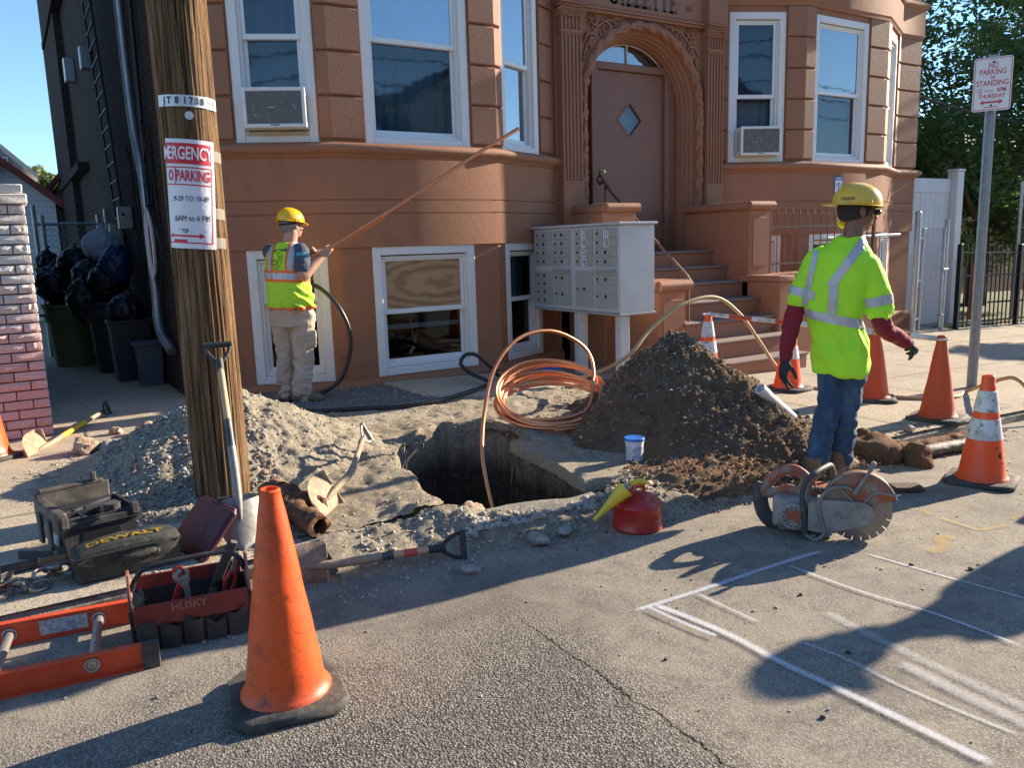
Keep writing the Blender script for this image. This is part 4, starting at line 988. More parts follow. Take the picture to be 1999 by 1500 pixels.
fan = MB(); rg = RO-.091; n = 30; a0 = math.asin((3.585-ARC)/rg); pts = [(CX+rg*cos(a0+(pi-2*a0)*k/n), YD+.06, ARC+rg*sin(a0+(pi-2*a0)*k/n)) for k in range(n+1)]
fan.add(pts, [tuple(range(n+1))]); fo = fan.build('fanlight', GLASS, BLD, smooth=0, world=True)
mb = MB(); mb.add([(p[0], YD+.16, p[2]) for p in pts], [tuple(range(n+1))]); dsub(mb, 'inner_shade', MAT('grey_blue_shade', (.24, .33, .38), .8), fo, 0)
mb = MB(); mb.cyl((CX-.0, YD+.05, 3.585), (CX-.0, YD+.05, ARC+rg), .014, 8); mb.tube([(p[0], YD+.045, p[2]) for p in pts], .008, 6); dsub(mb, 'glazing_bar', WHITE, fo)
mb = MB(); mb.box(DX0-.02, DX1+.02, YD+.22, YD+.24, LAND, 4.1); mb.build('dark_hall', DARKIN, BLD, smooth=0, world=True)

# ------------------------------------------------ stoop
ST = thing('stoop', 'brown masonry entrance steps with low side walls and rounded caps', 'steps', (6.8, 6.6, 0))
XL, XR = 6.10, 7.50
mb = MB(); Yt = [5.85, 6.07, 6.305, 6.53, 6.79, 7.045, 7.28]; Zt = [.164, .359, .558, .754, .946, 1.122, 1.306]
for k in range(7):
    y1 = 7.84 if k == 6 else Yt[k+1]+.05
    mb = MB(); mb.box(XL-.02, XR+.02, Yt[k]+.018, y1, (-.5 if k == 0 else Zt[k]-.22), Zt[k]-.032, .004); mb.build('riser', BROWN2, ST, world=True)
for k in range(7):
    y1 = 8.05 if k == 6 else Yt[k+1]+.03; mb = MB(); mb.box(XL-.019, XR+.019, Yt[k]-.012, y1, Zt[k]-.031, Zt[k], .008); mb.build('tread', STEPT, ST, world=True)
mb = MB()
mb.box(XR, XR+.36, 6.72, 7.80, -.6, 1.77, .01); mb.box(XR+.0, 10.1, 6.74, 6.90, -.6, .93, .01); mb.box(XR, XR+.2, 6.25, 6.76, -.6, .93, .01); mb.box(XR+.06, XR+.30, 6.710, 6.73, 1.10, 1.68, .004); mb.build('side_wall', BROWN, ST, world=True); mb = MB()
mb.box(5.72, XL, 6.32, 7.2, -.6, .92, .01); mb.box(5.64, XL-.0, 7.12, 7.80, -.6, 1.77, .01)
mb.box(5.78, 6.05, 6.308, 6.33, .2, .82, .004)
mb.build('side_wall', BROWN, ST, world=True)
mb = MB()
def capstone(x0, x1, y0, y1, z, h=.10):
    mb = MB()
    # rounded nose along the front, flat back
    r = h/2; prof = [(y0+r-r*cos(a), z+r+r*sin(a)) for a in [(-pi/2+pi*k/10) for k in range(11)]]
    prof = [(y1, z)]+[(y0+r-r*cos(-pi/2+pi*k/10), z+r+r*sin(-pi/2+pi*k/10)) for k in range(11)]+[(y1, z+h)]
    n = len(prof); ny = 1; vs = [(x0, *p) for p in prof]+[(x1, *p) for p in prof]; mb.add(vs, [(i, (i+1) % n, n+(i+1) % n, n+i) for i in range(n)]+[tuple(range(n))[::-1], tuple(range(n, 2*n))])
    mb.tube([(x0, y0+r, z+r), (x0, y1, z+r)], r*.999, 14); mb.tube([(x1, y0+r, z+r), (x1, y1, z+r)], r*.999, 14); mb.build('cap_stone', BROWN2, ST, smooth=50, world=True, recalc=True)
capstone(XR-.02, XR+.40, 6.66, 7.78, 1.765); capstone(5.66, XL+.03, 7.06, 7.78, 1.765); capstone(5.70, XL+.04, 6.24, 7.15, .915, .11)
mb = MB(); mb.box(XR-.04, 10.1, 6.70, 6.94, .93, 1.0, .012); mb.box(XR-.02, XR+.24, 6.24, 6.71, .93, 1.0, .012)
capo = mb.build('cap_stone', BROWN2, ST, smooth=50, world=True, recalc=True)
RAILM = MAT('brown_iron_rail', (.15, .085, .06), .55, metal=.3, layers=((20, .5, .7, (.30, .16, .09)),))
mb = MB(); hr = [(6.24, 6.38, .98), (6.24, 6.45, 1.06), (6.24, 7.72, 2.02), (6.24, 7.86, 2.16), (6.24, 7.93, 2.24), (6.24, 7.98, 2.20), (6.24, 7.94, 2.14), (6.24, 7.88, 2.17)]
mb.tube(hr[:3], .017, 10); mb.tube(spline(hr[2:], 6), .017, 10); mb.build('handrail', RAILM, ST, world=True)
mb = MB(); mb.cyl((6.24, 7.84, LAND), (6.24, 7.84, 2.14), .013, 8); mb.cyl((6.24, 6.42, .55), (6.24, 6.42, 1.03), .013, 8); mb.sphere((6.24, 7.8, 2.09), (.02, .04, .03), 8); mb.build('rail_post', RAILM, ST, world=True)
# iron area fence on the low wall
AF = thing('iron_area_fence', 'brown iron railing with arrow tips standing on the low stoop wall', 'railing', (8.95, 6.8, .99))
mb = MB()
for x in (7.96, 10.02): mb = MB(); mb.box(x-.02, x+.02, 6.79, 6.83, .99, 1.80, .004); mb.build('post', RAILM, AF, world=True)
for z in (1.10, 1.55): mb = MB(); mb.box(7.96, 10.02, 6.80, 6.82, z, z+.025); mb.build('rail', RAILM, AF, world=True)
for k in range(1, 15):
    x = 7.96+k*.1373; mb = MB(); mb.cyl((x, 6.81, .98), (x, 6.81, 1.74), .007, 6); mb.cyl((x, 6.81, 1.72), (x, 6.81, 1.80), .013, 6, .001); mb.sphere((x, 6.81, 1.66), .013, 6); mb.build('baluster', RAILM, AF, world=True)
# ================================================= STREET FURNITURE AND TOOLS
BLACKP = MAT('black_plastic', (.028, .029, .031), .55, layers=((8, .5, .7, (.075, .07, .062)),), bump=(('noise', 60, .15),))
BLACKR = MAT('dirty_black_rubber', (.035, .034, .033), .8, layers=((6, .42, .66, (.13, .115, .09)), (40, .5, .65, (.06, .055, .05))), bump=(('noise', 35, .4),))
ORANGE = MAT('scuffed_orange_plastic', (.78, .098, .014), .45, layers=((3.5, .45, .68, (.64, .075, .012)), (9, .52, .66, (.48, .062, .016)), (45, .58, .68, (.26, .055, .022)), (2.2, .62, .76, (.80, .16, .05)), (16, .66, .72, (.15, .05, .03))), bump=(('noise', 14, .10), ('noise', 70, .10)))
ORANGED = MAT('dirty_orange_plastic', (.58, .075, .018), .6, layers=((4, .42, .66, (.46, .085, .03)), (30, .55, .7, (.33, .08, .04))), bump=(('noise', 40, .2),))
ORANGEN = MAT('bright_orange_plastic', (.95, .10, .02), .38, layers=((9, .6, .78, (.7, .09, .03)),))
REFL = MAT('white_reflective_sleeve', (.66, .66, .66), .4, layers=((7, .5, .66, (.42, .40, .37)), (26, .55, .66, (.22, .20, .18))), bump=(('noise', 30, .15),))
WOODH = MAT('ash_wood_handle', (.56, .38, .20), .55, stretch=(20, 20, 1.5), layers=((3, .4, .65, (.44, .28, .14)),))
WOODD = MAT('dirty_wood_handle', (.40, .30, .20), .75, stretch=(14, 14, 2), layers=((3, .4, .65, (.24, .18, .13)),))
STEEL = MAT('worn_shovel_steel', (.24, .235, .22), .58, metal=.4, layers=((5, .4, .7, (.20, .18, .155)), (22, .5, .7, (.32, .28, .235))), bump=(('noise', 24, .15),))
MUDDY = MAT('mud_stained_steel', (.36, .27, .18), .75, metal=.15, layers=((6, .4, .65, (.24, .16, .10)), (30, .5, .7, (.45, .36, .26))), bump=(('noise', 40, .3),))
DGREY = MAT('dark_grey_steel', (.08, .085, .09), .5, metal=.6, layers=((9, .45, .7, (.15, .14, .13)),))
RUST = MAT('rusty_iron', (.20, .095, .05), .92, metal=.0, spec=.2, layers=((8, .42, .62, (.13, .065, .04)), (30, .5, .66, (.36, .22, .13)), (3, .6, .7, (.40, .30, .20))), bump=(('noise', 26, .9), ('noise', 90, .6)))
REDP = MAT('red_plastic', (.45, .035, .025), .45, layers=((10, .5, .7, (.32, .04, .03)),))
COPPER = MAT('copper', (.86, .36, .17), .36, metal=.8, layers=((4, .4, .7, (.76, .30, .15)), (14, .6, .72, (.56, .26, .16))), rvar=.08)
GALV = MAT('galvanised_steel', (.36, .385, .41), .45, metal=.8, space='world', layers=((14, .4, .65, (.40, .43, .46)),))

# ---- utility pole
def pole_fn(nt, co, cur, b):
    mp = nt.nodes.new('ShaderNodeMapping'); mp.inputs['Scale'].default_value = (30, 30, .9); nt.links.new(co, mp.inputs[0])
    f = _tex(nt, 'noise', 1.6, mp.outputs[0], 8, .68); mp2 = nt.nodes.new('ShaderNodeMapping'); mp2.inputs['Scale'].default_value = (55, 55, 1.6); nt.links.new(co, mp2.inputs[0])
    g = _tex(nt, 'noise', 1.0, mp2.outputs[0], 5, .6)
    c = _mix(nt, _ramp(nt, f, .38, .66), (.085, .045, .022), (.34, .205, .10))
    c = _mix(nt, _ramp(nt, g, .34, .46, 1, 0), c, (.022, .013, .008))
    c = _mix(nt, _ramp(nt, _tex(nt, 'noise', 2.2, co, 4), .5, .75, 0, .5), c, (.10, .058, .032))
    bp = nt.nodes.new('ShaderNodeBump'); bp.inputs['Strength'].default_value = 1; bp.inputs['Distance'].default_value = .022
    nt.links.new(_math(nt, 'ADD', f, _math(nt, 'MULTIPLY', _ramp(nt, g, .28, .46), .8)), bp.inputs['Height']); nt.links.new(bp.outputs[0], b.inputs['Normal']); return c
POLEW = MAT('weathered_pole_wood', (.3, .2, .1), .85, spec=.2, fn=pole_fn)
PX, PY, PR = .89, 4.56, .144
UP = thing('utility_pole', 'weathered brown wooden utility pole with deep vertical cracks', 'pole', (PX, PY, .06))
mb = MB(); na, nz = 220, 300
crk = [(random.uniform(0, 2*pi), random.uniform(.2, 6.5), random.uniform(.3, 1.6), random.uniform(.004, .012)) for _ in range(60)]
def pole_r(a, z):
    r = PR*(1-.006*z)+.006*fbm((cos(a)*3, sin(a)*3, z*.25), 1, 3)+.0035*fbm((cos(a)*16, sin(a)*16, z*.55), 1, 4)
    for ca, cz, ch, cw in crk:
        if abs(z-cz) < ch:
            d = abs((a-ca-.06*sin(z*3+ca)+pi) % (2*pi)-pi)
            if d < .09: r -= cw*(1-abs(z-cz)/ch)*max(0, 1-d/.045)
    return r
mb.grid(lambda i, j: (pole_r(2*pi*i/na, j*9.0/(nz-1))*cos(2*pi*i/na), pole_r(2*pi*i/na, j*9.0/(nz-1))*sin(2*pi*i/na), -.1+j*9.0/(nz-1)), na, nz, True)
mb.build('shaft', POLEW, UP, smooth=60)
_tc = Vector((-PX, -PY)).normalized(); _rt = Vector((-_tc.y, _tc.x))
if _rt.x < 0: _rt = -_rt
def polept(a, z, r): d = _tc*cos(a)+_rt*sin(a); return (PX+d.x*r, PY+d.y*r, z)
def bend(mb, rot, zc, R0, ac=0.0):
    c, s = cos(rot), sin(rot); out = []
    for x, y, z in mb.v: X, Z = x*c+z*s, -x*s+z*c; out.append(polept(ac+X/R0, zc+Z, R0-y))
    mb.v = out; return mb
def sheet(x0, x1, z0, z1, y=0, n=24):
    m = MB(); m.grid(lambda i, j: (x0+(x1-x0)*i/(n-1), y, z0+(z1-z0)*j/11), n, 12); return m
PAPER = MAT('white_paper', (.74, .74, .78), .5, layers=((5, .5, .8, (.66, .66, .72)),), bump=(('noise', 8, .25),)); REDINK = MAT('red_ink', (.60, .022, .045), .5); BLUEINK = MAT('blue_black_ink', (.02, .022, .06), .5); WHITEI = MAT('white_ink', (.76, .76, .80), .5)
SG = thing('paper_parking_notice', 'red and white emergency no parking notice taped round the utility pole', 'sign', (PX, PY, 1.47))
RS = PR+.006; ROT = radians(4.2); ZC = 1.746
def psub(m, n, mat): return bend(m, ROT, ZC, RS).build(n, mat, SG, smooth=60, world=True)
psub(sheet(-.152, .106, -.272, .272), 'paper', PAPER)
m = MB(); m.v, m.f, m.mi = [], [], []
m = sheet(-.150, .090, .150, .252, -.0012); psub(m, 'red_header', REDINK)
def rect(m, x0, x1, z0, z1, y):
    n = max(2, int(abs(x1-x0)/.01)); 
    for i in range(n): a, b_ = x0+(x1-x0)*i/n, x0+(x1-x0)*(i+1)/n; m.add([(a, y, z0), (b_, y, z0), (b_, y, z1), (a, y, z1)], [(0, 1, 2, 3)])
m = MB(); rect(m, -.150, .09, .130, .136, -.0012); rect(m, -.150, .09, .045, .051, -.0012); rect(m, .084, .090, -.24, .136, -.0012); rect(m, -.15, .09, -.246, -.240, -.0012); rect(m, -.098, -.092, .051, .130, -.0012)
rect(m, -.135, .02, -.213, -.203, -.0012); m.add([(.02, -.0012, -.222), (.05, -.0012, -.208), (.02, -.0012, -.194)], [(0, 1, 2)]); m.add([(-.128, -.0012, -.222), (-.128, -.0012, -.194), (-.148, -.0012, -.208)], [(0, 1, 2)])
rect(m, -.12, -.04, -.240, -.226, -.0012); psub(m, 'red_border', REDINK)
m = text_mb('ERGENCY', .088, T=xf((-.022, -.0028, .200)), sx=.58, bold=.0016); text_mb('M', .088, T=xf((-.143, -.0028, .200)), sx=.55, bold=.0016, mb=m); psub(m, 'header_lettering', WHITEI)
m = text_mb('PARKING', .074, T=xf((-.006, -.0022, .090)), sx=.56, bold=.0014); text_mb('O', .074, T=xf((-.121, -.0022, .090)), sx=.5, bold=.0016, mb=m); psub(m, 'parking_lettering', REDINK)
m = text_mb(':9-29 TO 10-29', .036, T=xf((-.022, -.0022, -.022), ry=-.02), sx=.80); text_mb(':6AM to 6 PM', .040, T=xf((-.018, -.0022, -.120), ry=-.02), sx=.82, mb=m); text_mb("' 75F .", .030, T=xf((-.05, -.0022, -.184)), sx=.9, mb=m); psub(m, 'handwriting', BLUEINK)
TAPE = bpy.data.materials.new('clear_tape'); TAPE.use_nodes = True; _b = TAPE.node_tree.nodes['Principled BSDF']; _b.inputs['Base Color'].default_value = (.75, .72, .66, 1); _b.inputs['Roughness'].default_value = .12; _b.inputs['Alpha'].default_value = .28
for z in (.205, -.085, -.235): psub(sheet(.085, .175, z-.03, z+.025, -.002, 8), 'clear_tape', TAPE)
TG = thing('pole_number_tag', 'pale numbered metal strip nailed round the utility pole', 'tag', (PX, PY, 2.2))
bend(sheet(-.155, .185, -.028, .028), radians(2.0), 2.205, PR+.006).build('strip', MAT('pale_tag_metal', (.62, .62, .64), .4, metal=.2, layers=((12, .5, .7, (.5, .5, .5)),)), TG, smooth=60, world=True)
m = text_mb('J T  8  1 7 3 8', .046, T=xf((-.012, -.002, 0)), sx=.80, bold=.0012); text_mb('N K', .044, T=xf((.138, -.002, 0)), sx=.7, mb=m); bend(m, radians(2.0), 2.205, PR+.006).build('numerals', BLUEINK, TG, smooth=0, world=True)
mb = MB(); mb.lathe([(.001, 0), (.019, 0), (.021, .003), (.001, .006)], 16); T = frame_to(polept(.06, 2.135, PR), polept(.06, 2.135, PR+.1)); place(mb, T)
o = mb.build('tag_disc', MAT('round_tag_metal', (.6, .6, .6), .4), None); tag(o, 'small round white disc nailed to the pole below the number strip', 'tag')
mb = MB(); mb.tube(spline([polept(.9, 2.98, PR), polept(1.1, 2.94, PR+.05), (PX+.3, PY-.1, 2.93), (PX+.37, PY-.1, 2.99), (PX+.5, PY-.05, 3.2)], 8), .006, 6)
tag(mb.build('service_wire', MAT('grey_wire', (.45, .45, .47), .5), None), 'thin grey wire curling off the top of the pole', 'wire')

# ---- cluster mailbox
MBX = thing('cluster_mailbox', 'large grey apartment mailbox bank on two posts beside the stoop', 'mailbox', (5.0, 6.06, S(5)+.11))
MG = MAT('grey_mailbox_paint', (.37, .365, .345), .45, spec=.4, space='world', layers=((3, .4, .7, (.33, .325, .31)), (40, .66, .75, (.25, .24, .22))))
MG2 = MAT('pale_mailbox_side', (.50, .51, .52), .38, spec=.5, space='world', layers=((5, .45, .7, (.44, .45, .46)),))
mb = MB(); mb.box(5.0, 5.44, 6.07, 7.55, .752, 1.60, .006); mb.build('cabinet', MG2, MBX, world=True)
mb = MB(); mb.box(4.975, 5.465, 6.045, 7.575, 1.602, 1.628, .006); mb.build('roof_lip', MG2, MBX, world=True)
mb = MB(); mb.box(4.985, 5.455, 6.055, 7.565, .728, .750, .004); mb.build('base_lip', MG, MBX, world=True)
for y in (6.10, 6.78): mb = MB(); mb.box(5.03, 5.15, y, y+.09, -.05, .727, .008); mb.build('post', MG2, MBX, world=True)
doors = []
def mdoor(y0, y1, z0, z1, lock=True, two=False):
    two = two or (abs(y0-6.48) < .01 and z0 > 1.2) or (abs(y0-6.11) < .01 and z0 > 1.38)
    mb = MB(); mb.box(4.990, 4.999, y0+.003, y1-.003, z0+.003, z1-.003, .003); d = mb.build('mail_door', MG, MBX, world=True)
    m2 = MB()
    if lock: m2.cyl((4.980, y1-.045, (z0+z1)/2), (4.991, y1-.045, (z0+z1)/2), .010, 10)
    if lock and not two: m2.box(4.9865, 4.991, (y0+y1)/2-.016, (y0+y1)/2+.014, (z0+z1)/2-.017, (z0+z1)/2+.017, .001)
    if lock:
        o = m2.build('lock', DARKMET, None); o.parent = d; L = MBX.location; o.data.transform(Matrix.Translation(-Vector(L)))
cols = [(7.19, 7.51), (6.86, 7.17), (6.48, 6.78), (6.11, 6.45)]
for ci, (y0, y1) in enumerate(cols):
    for k in range(4): mdoor(y0, y1, 1.575-.092*(k+1), 1.575-.092*k)
    if ci == 0:
        for k in range(4): mdoor(y0, y1, 1.15-.09*(k+1), 1.15-.09*k)
    elif ci == 2: mdoor(y0, y1, .79, 1.16)
    else:
        m = MB(); m.box(4.955, 4.995, y0+.01, y1-.01, 1.160, 1.176, .003); m.box(4.985, 4.9995, y0+.005, y1-.005, 1.13, 1.159); m.build('outgoing_slot', MG, MBX, world=True)
        mdoor(y0, y1, 1.035, 1.125); mdoor(y0, y1, .79, 1.03)
m = MB(); m2 = MB()
for s_, y, z in (('13', 6.63, 0), ('14', 6.63, 1), ('15', 6.63, 2), ('16', 6.63, 3), ('17', 6.265, 0), ('18', 6.265, 1)):
    zc = 1.575-.092*(z+.5); m.box(4.9868, 4.9892, y-.036, y+.036, zc-.043, zc+.043); text_mb(s_, .105, .001, T=xf((4.9858, y, zc), rz=-pi/2), sx=.56, bold=.0016, mb=m2)
m.build('number_stickers', WHITEI, MBX, smooth=0, world=True); m2.build('numerals', BLUEINK, MBX, smooth=0, world=True)

# ---- traffic cones
def cone(label, x, y, z, h=.71, rot=0.0, mat=None, stripes=(), base=.185, rb=.142, rt=.030, capcol=None, collar=False, tilt=(0, 0), fade=None):
    t = thing('traffic_cone', label, 'traffic cone', (x, y, z), rot=(tilt[0], tilt[1], rot), group='traffic cones round the dig')
    mb = MB(); c = .05; P = [(base-c, -base), (base, -base+c), (base, base-c), (base-c, base), (-base+c, base), (-base, base-c), (-base, -base+c), (-base+c, -base)]
    n = 8; vs = [(px*k, py*k, zz) for k, zz in ((1, .006), (1.0, .022), (.965, .032), (.8, .034)) for px, py in P]+[(px*.97, py*.97, 0) for px, py in P]
    fs = [tuple(range(32, 40))[::-1]]+[(32+i, 32+(i+1) % 8, (i+1) % 8, i) for i in range(8)]+[(k*8+i, k*8+(i+1) % 8, (k+1)*8+(i+1) % 8, (k+1)*8+i) for k in range(3) for i in range(8)]+[tuple(range(24, 32))]
    mb.add(vs, fs); displace(mb, lambda p, n_: .004*fbm(p, 14, 2)); mb.build('rubber_base', BLACKR, t, smooth=50)
    rad = lambda zz: rb-.012+(rt-rb+.012)*((zz-.05)/(h-.05))
    prof = [(rb+.004, .030), (rb+.003, .038), (rb-.005, .046), (rad(.058)+.002, .056), (rad(.075), .075)]
    zz = .10
    while zz < h-.06: prof.append((rad(zz), zz)); zz += .03
    if collar: prof += [(rad(h-.055), h-.055), (rt+.007, h-.050), (rt+.006, h-.008), (rt-.002, h)]
    else: prof += [(rad(h-.03), h-.03), (rt+.002, h-.014), (rt+.003, h-.006), (rt-.003, h)]
    prof += [(rt-.009, h-.001), (rt-.010, h-.05), (rt-.010, h-.12)]
    mb = MB(); mb.lathe(prof, 48, cap=False); displace(mb, lambda p, n_: (.0035*fbm(p, 5, 2)+.0012*fbm(p, 20, 2)) if p.z > .06 else 0)
    mb.build('cone_body', mat or ORANGE, t, smooth=50)
    for z0, z1 in stripes:
        mb = MB(); mb.lathe([(rad(z0)+.0005, z0), (rad(z0)+.0045, z0+.002), (rad(z1)+.0045, z1-.002), (rad(z1)+.0005, z1)], 48, cap=False); mb.build('reflective_band', REFL, t, smooth=50)
    return t
cone('large plain orange cone in the foreground, nearest of all', .625, 2.485, 0, .715, radians(-9), ORANGE, base=.182, rb=.142, rt=.031)
c5 = cone('orange cone with two dirty white bands and black smears, at the right road edge', 4.85, 2.50, S(4.85), .655, radians(20), ORANGEN, ((.275, .40), (.44, .565)), base=.185, rb=.142, collar=True)
mb = MB()
for k, (a, z, s_) in enumerate([(.15, .20, .035), (.35, .15, .05), (.5, .12, .03), (.65, .19, .022), (.25, .105, .028), (.8, .10, .02), (-.1, .23, .018)]):
    r = .142-.018+(.03-.142+.018)*((z-.05)/.605)+.0015; q = MB(); n = 14
    P = [(a+s_*3.2*cos(2*pi*i/n)*(1+.3*fbm((i, k, 0), .9)), z+s_*1.1*sin(2*pi*i/n)*(1+.35*fbm((i, k, 5), .9))) for i in range(n)]
    base_a = -2.05+0; q.add([(r*cos(base_a+p[0]-.4), r*sin(base_a+p[0]-.4), p[1]) for p in P], [tuple(range(n))]); mb.add(q.v, q.f)
mb.build('tar_smears', DARKMET, c5, smooth=0)
cone('dirty plain orange cone carrying the right end of the striped bar', 6.02, 3.47, zs(6.02, 3.47), .66, radians(15), ORANGED, base=.19, rb=.140)
c3 = cone('orange cone with faint writing behind the standing worker', 6.35, 4.25, zs(6.35, 4.25), .66, radians(40), ORANGED, base=.185, rb=.145)
m = text_mb('Aupa', .07, T=xf((0, 0, 0)), sx=.9, bold=.0008); ang = radians(-121-40); rr = .098
m.v = [(rr*cos(ang+x/rr)*1.0, rr*sin(ang+x/rr), .40+z+.0) for x, y, z in m.v]
for i, p in enumerate(m.v):
    z = p[2]; r2 = .145-.018+(.03-.145+.018)*((z-.05)/.61)+.002; k = r2/rr; m.v[i] = (p[0]*k, p[1]*k, z)
m.build('faint_writing', MAT('faded_ink', (.22, .07, .05), .7), c3, smooth=0)
cone('bright orange cone with white bands under the worker\'s gloved hand', 6.15, 5.0, zs(6.15, 5.0), .70, radians(10), ORANGEN, ((.30, .42), (.47, .58)), base=.185, rb=.140, collar=True)
cone('red tipped cone with white bands rising behind the soil mound', 5.55, 5.45, zs(5.55, 5.45), .715, radians(0), ORANGEN, ((.35, .46), (.50, .645)), base=.185, rb=.142, collar=True)
cone('plain orange cone cut off by the left edge, beside the rough brick wall', -.27, 6.42, zs(-.27, 6.42), .70, radians(30), ORANGEN, base=.185, rb=.17, tilt=(0, .05))
# striped bar resting on cone tops
a, b_ = Vector((5.55, 5.45, .745)), Vector((6.02, 3.47, .635))
bar = thing('barricade_bar', 'orange and white striped telescopic bar spanning two cone tops', 'barrier bar', tuple(a))
ns = 9
for k in range(ns):
    p, q = a.lerp(b_, k/ns)-a, a.lerp(b_, (k+1)/ns)-a; mb = MB(); r = .019 if k < 4 else .022; mb.cyl(p, q, r, 16)
    mb.build('white_segment' if k % 2 == 0 else 'orange_segment', REFL if k % 2 == 0 else ORANGED, bar)
for p in (a, b_): mb = MB(); mb.tube([(p.x-a.x+.047*cos(t), p.y-a.y+.047*sin(t), p.z-a.z) for t in [2*pi*i/16 for i in range(16)]], .008, 8, closed=True); mb.build('end_ring', REFL, bar)

# ---- shovels; local frame: blade tip at origin, handle up along +Z, blade face toward -Y
def shovel(label, tip, top, roll, length, head, grip='D', wood=WOODH, lower=BLACKP, hm=STEEL, gm=BLACKP, sleeve=.0, sticker=None, side=1, bend_=0.0):
    a, b_ = Vector(tip), Vector(top); T = frame_to(a, b_) @ Matrix.Rotation(roll, 4, 'Z')
    t = thing('shovel', label, 'shovel', tip); t.rotation_euler = T.to_euler()
    W_, H_ = head; mb = MB(); nu, nv = 15, 16
    def P(i, j, o):
        u = -1+2*i/(nu-1); v = j/(nv-1)
        if side == 1: wv = W_/2*(min(1, (1-(1-min(1, v/.62))**2.0))**.5 if v < .62 else 1-.02*(v-.62))
        else: wv = W_/2*(.93+.07*v)
        z = H_*v+(0 if v > .97 else 0)-(.018*abs(u)**2 if v > .85 else 0)*0
        y = -.045*(u*u)*(.35+.65*v)-.02*sin(v*pi)*0+.03*(v-.5)**2*2
        return (u*wv, y+o-.01, z)
    for o, fl in ((0, 0), (.0022, 1)):
        n0 = len(mb.v); mb.grid(lambda i, j: P(i, j, o), nu, nv)
    m = nu*nv
    for j in range(nv-1):
        for i, fl in ((0, 0), (nu-1, 1)): a0 = j*nu+i; mb.f.append((a0, a0+nu, a0+nu+m, a0+m)); mb.mi.append(0)
    for i in range(nu-1): a0 = (nv-1)*nu+i; mb.f.append((a0, a0+1, a0+1+m, a0+m)); mb.mi.append(0)
    for s_ in (-1, 1): mb.box(min(s_*.03, s_*W_*.47), max(s_*.03, s_*W_*.47), -.004-.025, .012, H_-.004, H_+.004, .002)
    mb.build('blade', hm, t, smooth=50)
    z0 = H_*.72; mb = MB(); pts = [(0, -.014, H_*.55), (0, -.002, z0), (0, .010+bend_*.3, H_+.02), (0, .012+bend_, H_+.14), (0, bend_*1.2, H_+.24)]
    mb.tube(spline(pts, 5), [.006]+[.012]*3+[.018]*50 if False else [.007+.013*min(1, i/9) for i in range(21)], 12); mb.build('socket', hm, t)
    zb = H_+.22; zt = length-.13; zm = zb+(zt-zb)*sleeve
    if sleeve > 0: mb = MB(); mb.cyl((0, bend_*1.2, zb), (0, bend_*.8, zm), .0195, 14, .0185); mb.build('handle_sleeve', lower, t)
    mb = MB(); mb.cyl((0, bend_*.8 if sleeve else bend_*1.2, zm), (0, 0, zt+.02), .0175, 14, .0165); mb.build('handle', wood, t)
    if sticker: mb = MB(); mb.tube([(0, 0, zm+(zt-zm)*sticker), (0, 0, zm+(zt-zm)*(sticker+.32))], .0182, 14, cap=False); mb.build('handle_label', MAT('red_label', (.55, .09, .05), .5), t)
    mb = MB(); w2 = .058
    mb.tube(spline([(0, 0, zt-.03), (0, 0, zt+.02), (0, 0, zt+.05)], 3), .019, 12)
    for s_ in (-1, 1): mb.tube(spline([(0, 0, zt+.03), (s_*.022, 0, zt+.05), (s_*.045, 0, zt+.085), (s_*w2, 0, zt+.125), (s_*w2, 0, zt+.145)], 5), .0075, 8, ell=(1.3, .9))
    mb.build('grip_yoke', gm, t); mb = MB(); mb.cyl((-w2-.012, 0, zt+.14), (w2+.012, 0, zt+.14), .0155, 14); mb.build('grip', gm, t); return t
_a, _b = Vector((.790, 3.68, .09)), Vector((.887, 4.335, .955))
shovel('round point shovel with wooden handle and black D grip leaning on the pole', _a, _b, 0, (_b-_a).length+.02, (.195, .27), sleeve=.36, lower=DGREY, bend_=.03)
shovel('shovel with a red label lying along the kerb, its black D grip to the right', (.84, 3.36, .08), (1.66, 3.195, .065), radians(80), .84, (.2, .22), sleeve=.28, lower=DGREY, sticker=.25, hm=MUDDY)
shovel('mud caked round point shovel with worn wooden handle lying beside the pit', (1.20, 3.83, .14), (1.82, 4.72, .30), radians(65), 1.09, (.26, .28), wood=WOODD, hm=MUDDY, gm=STEEL, sleeve=0, bend_=.05)
shovel('muddy shovel with a yellow collar lying in front of the rough brick wall', (-.02, 6.28, .12), (.60, 7.55, .17), radians(75), 1.42, (.27, .29), wood=WOODD, hm=MUDDY, gm=BLACKP, sleeve=.55, lower=MAT('yellow_sleeve', (.75, .45, .05), .5))

# ---- copper coil and pipe
B0 = Vector((3.15, 4.55, .14)); SD = Vector((.86, -.51, 0)); BK = Vector((.51, .86, 0))
loops = [(.385, 15, 0, .0), (.37, 17, .03, .012), (.395, 19, -.02, .022), (.375, 21, .03, .032), (.35, 18, .01, .040), (.385, 26, -.01, .046), (.36, 34, -.03, .04), (.385, 24, .02, .055)]
cp = []
for k, (r, ti, sx, dz) in enumerate(loops):
    nxt = loops[min(k+1, len(loops)-1)]
    for q in range(36):
        f = q/36; th = 2*pi*f-pi/2*0
        rr = r+(nxt[0]-r)*f; tt = radians(ti+(nxt[1]-ti)*f); ss = sx+(nxt[2]-sx)*f; zz = dz+(nxt[3]-dz)*f
        cp.append(B0+(BK*cos(tt)+Vector((0, 0, sin(tt))))*rr*(1-cos(th))+SD*(rr*sin(th)*1.05+ss)+Vector((0, 0, zz)))
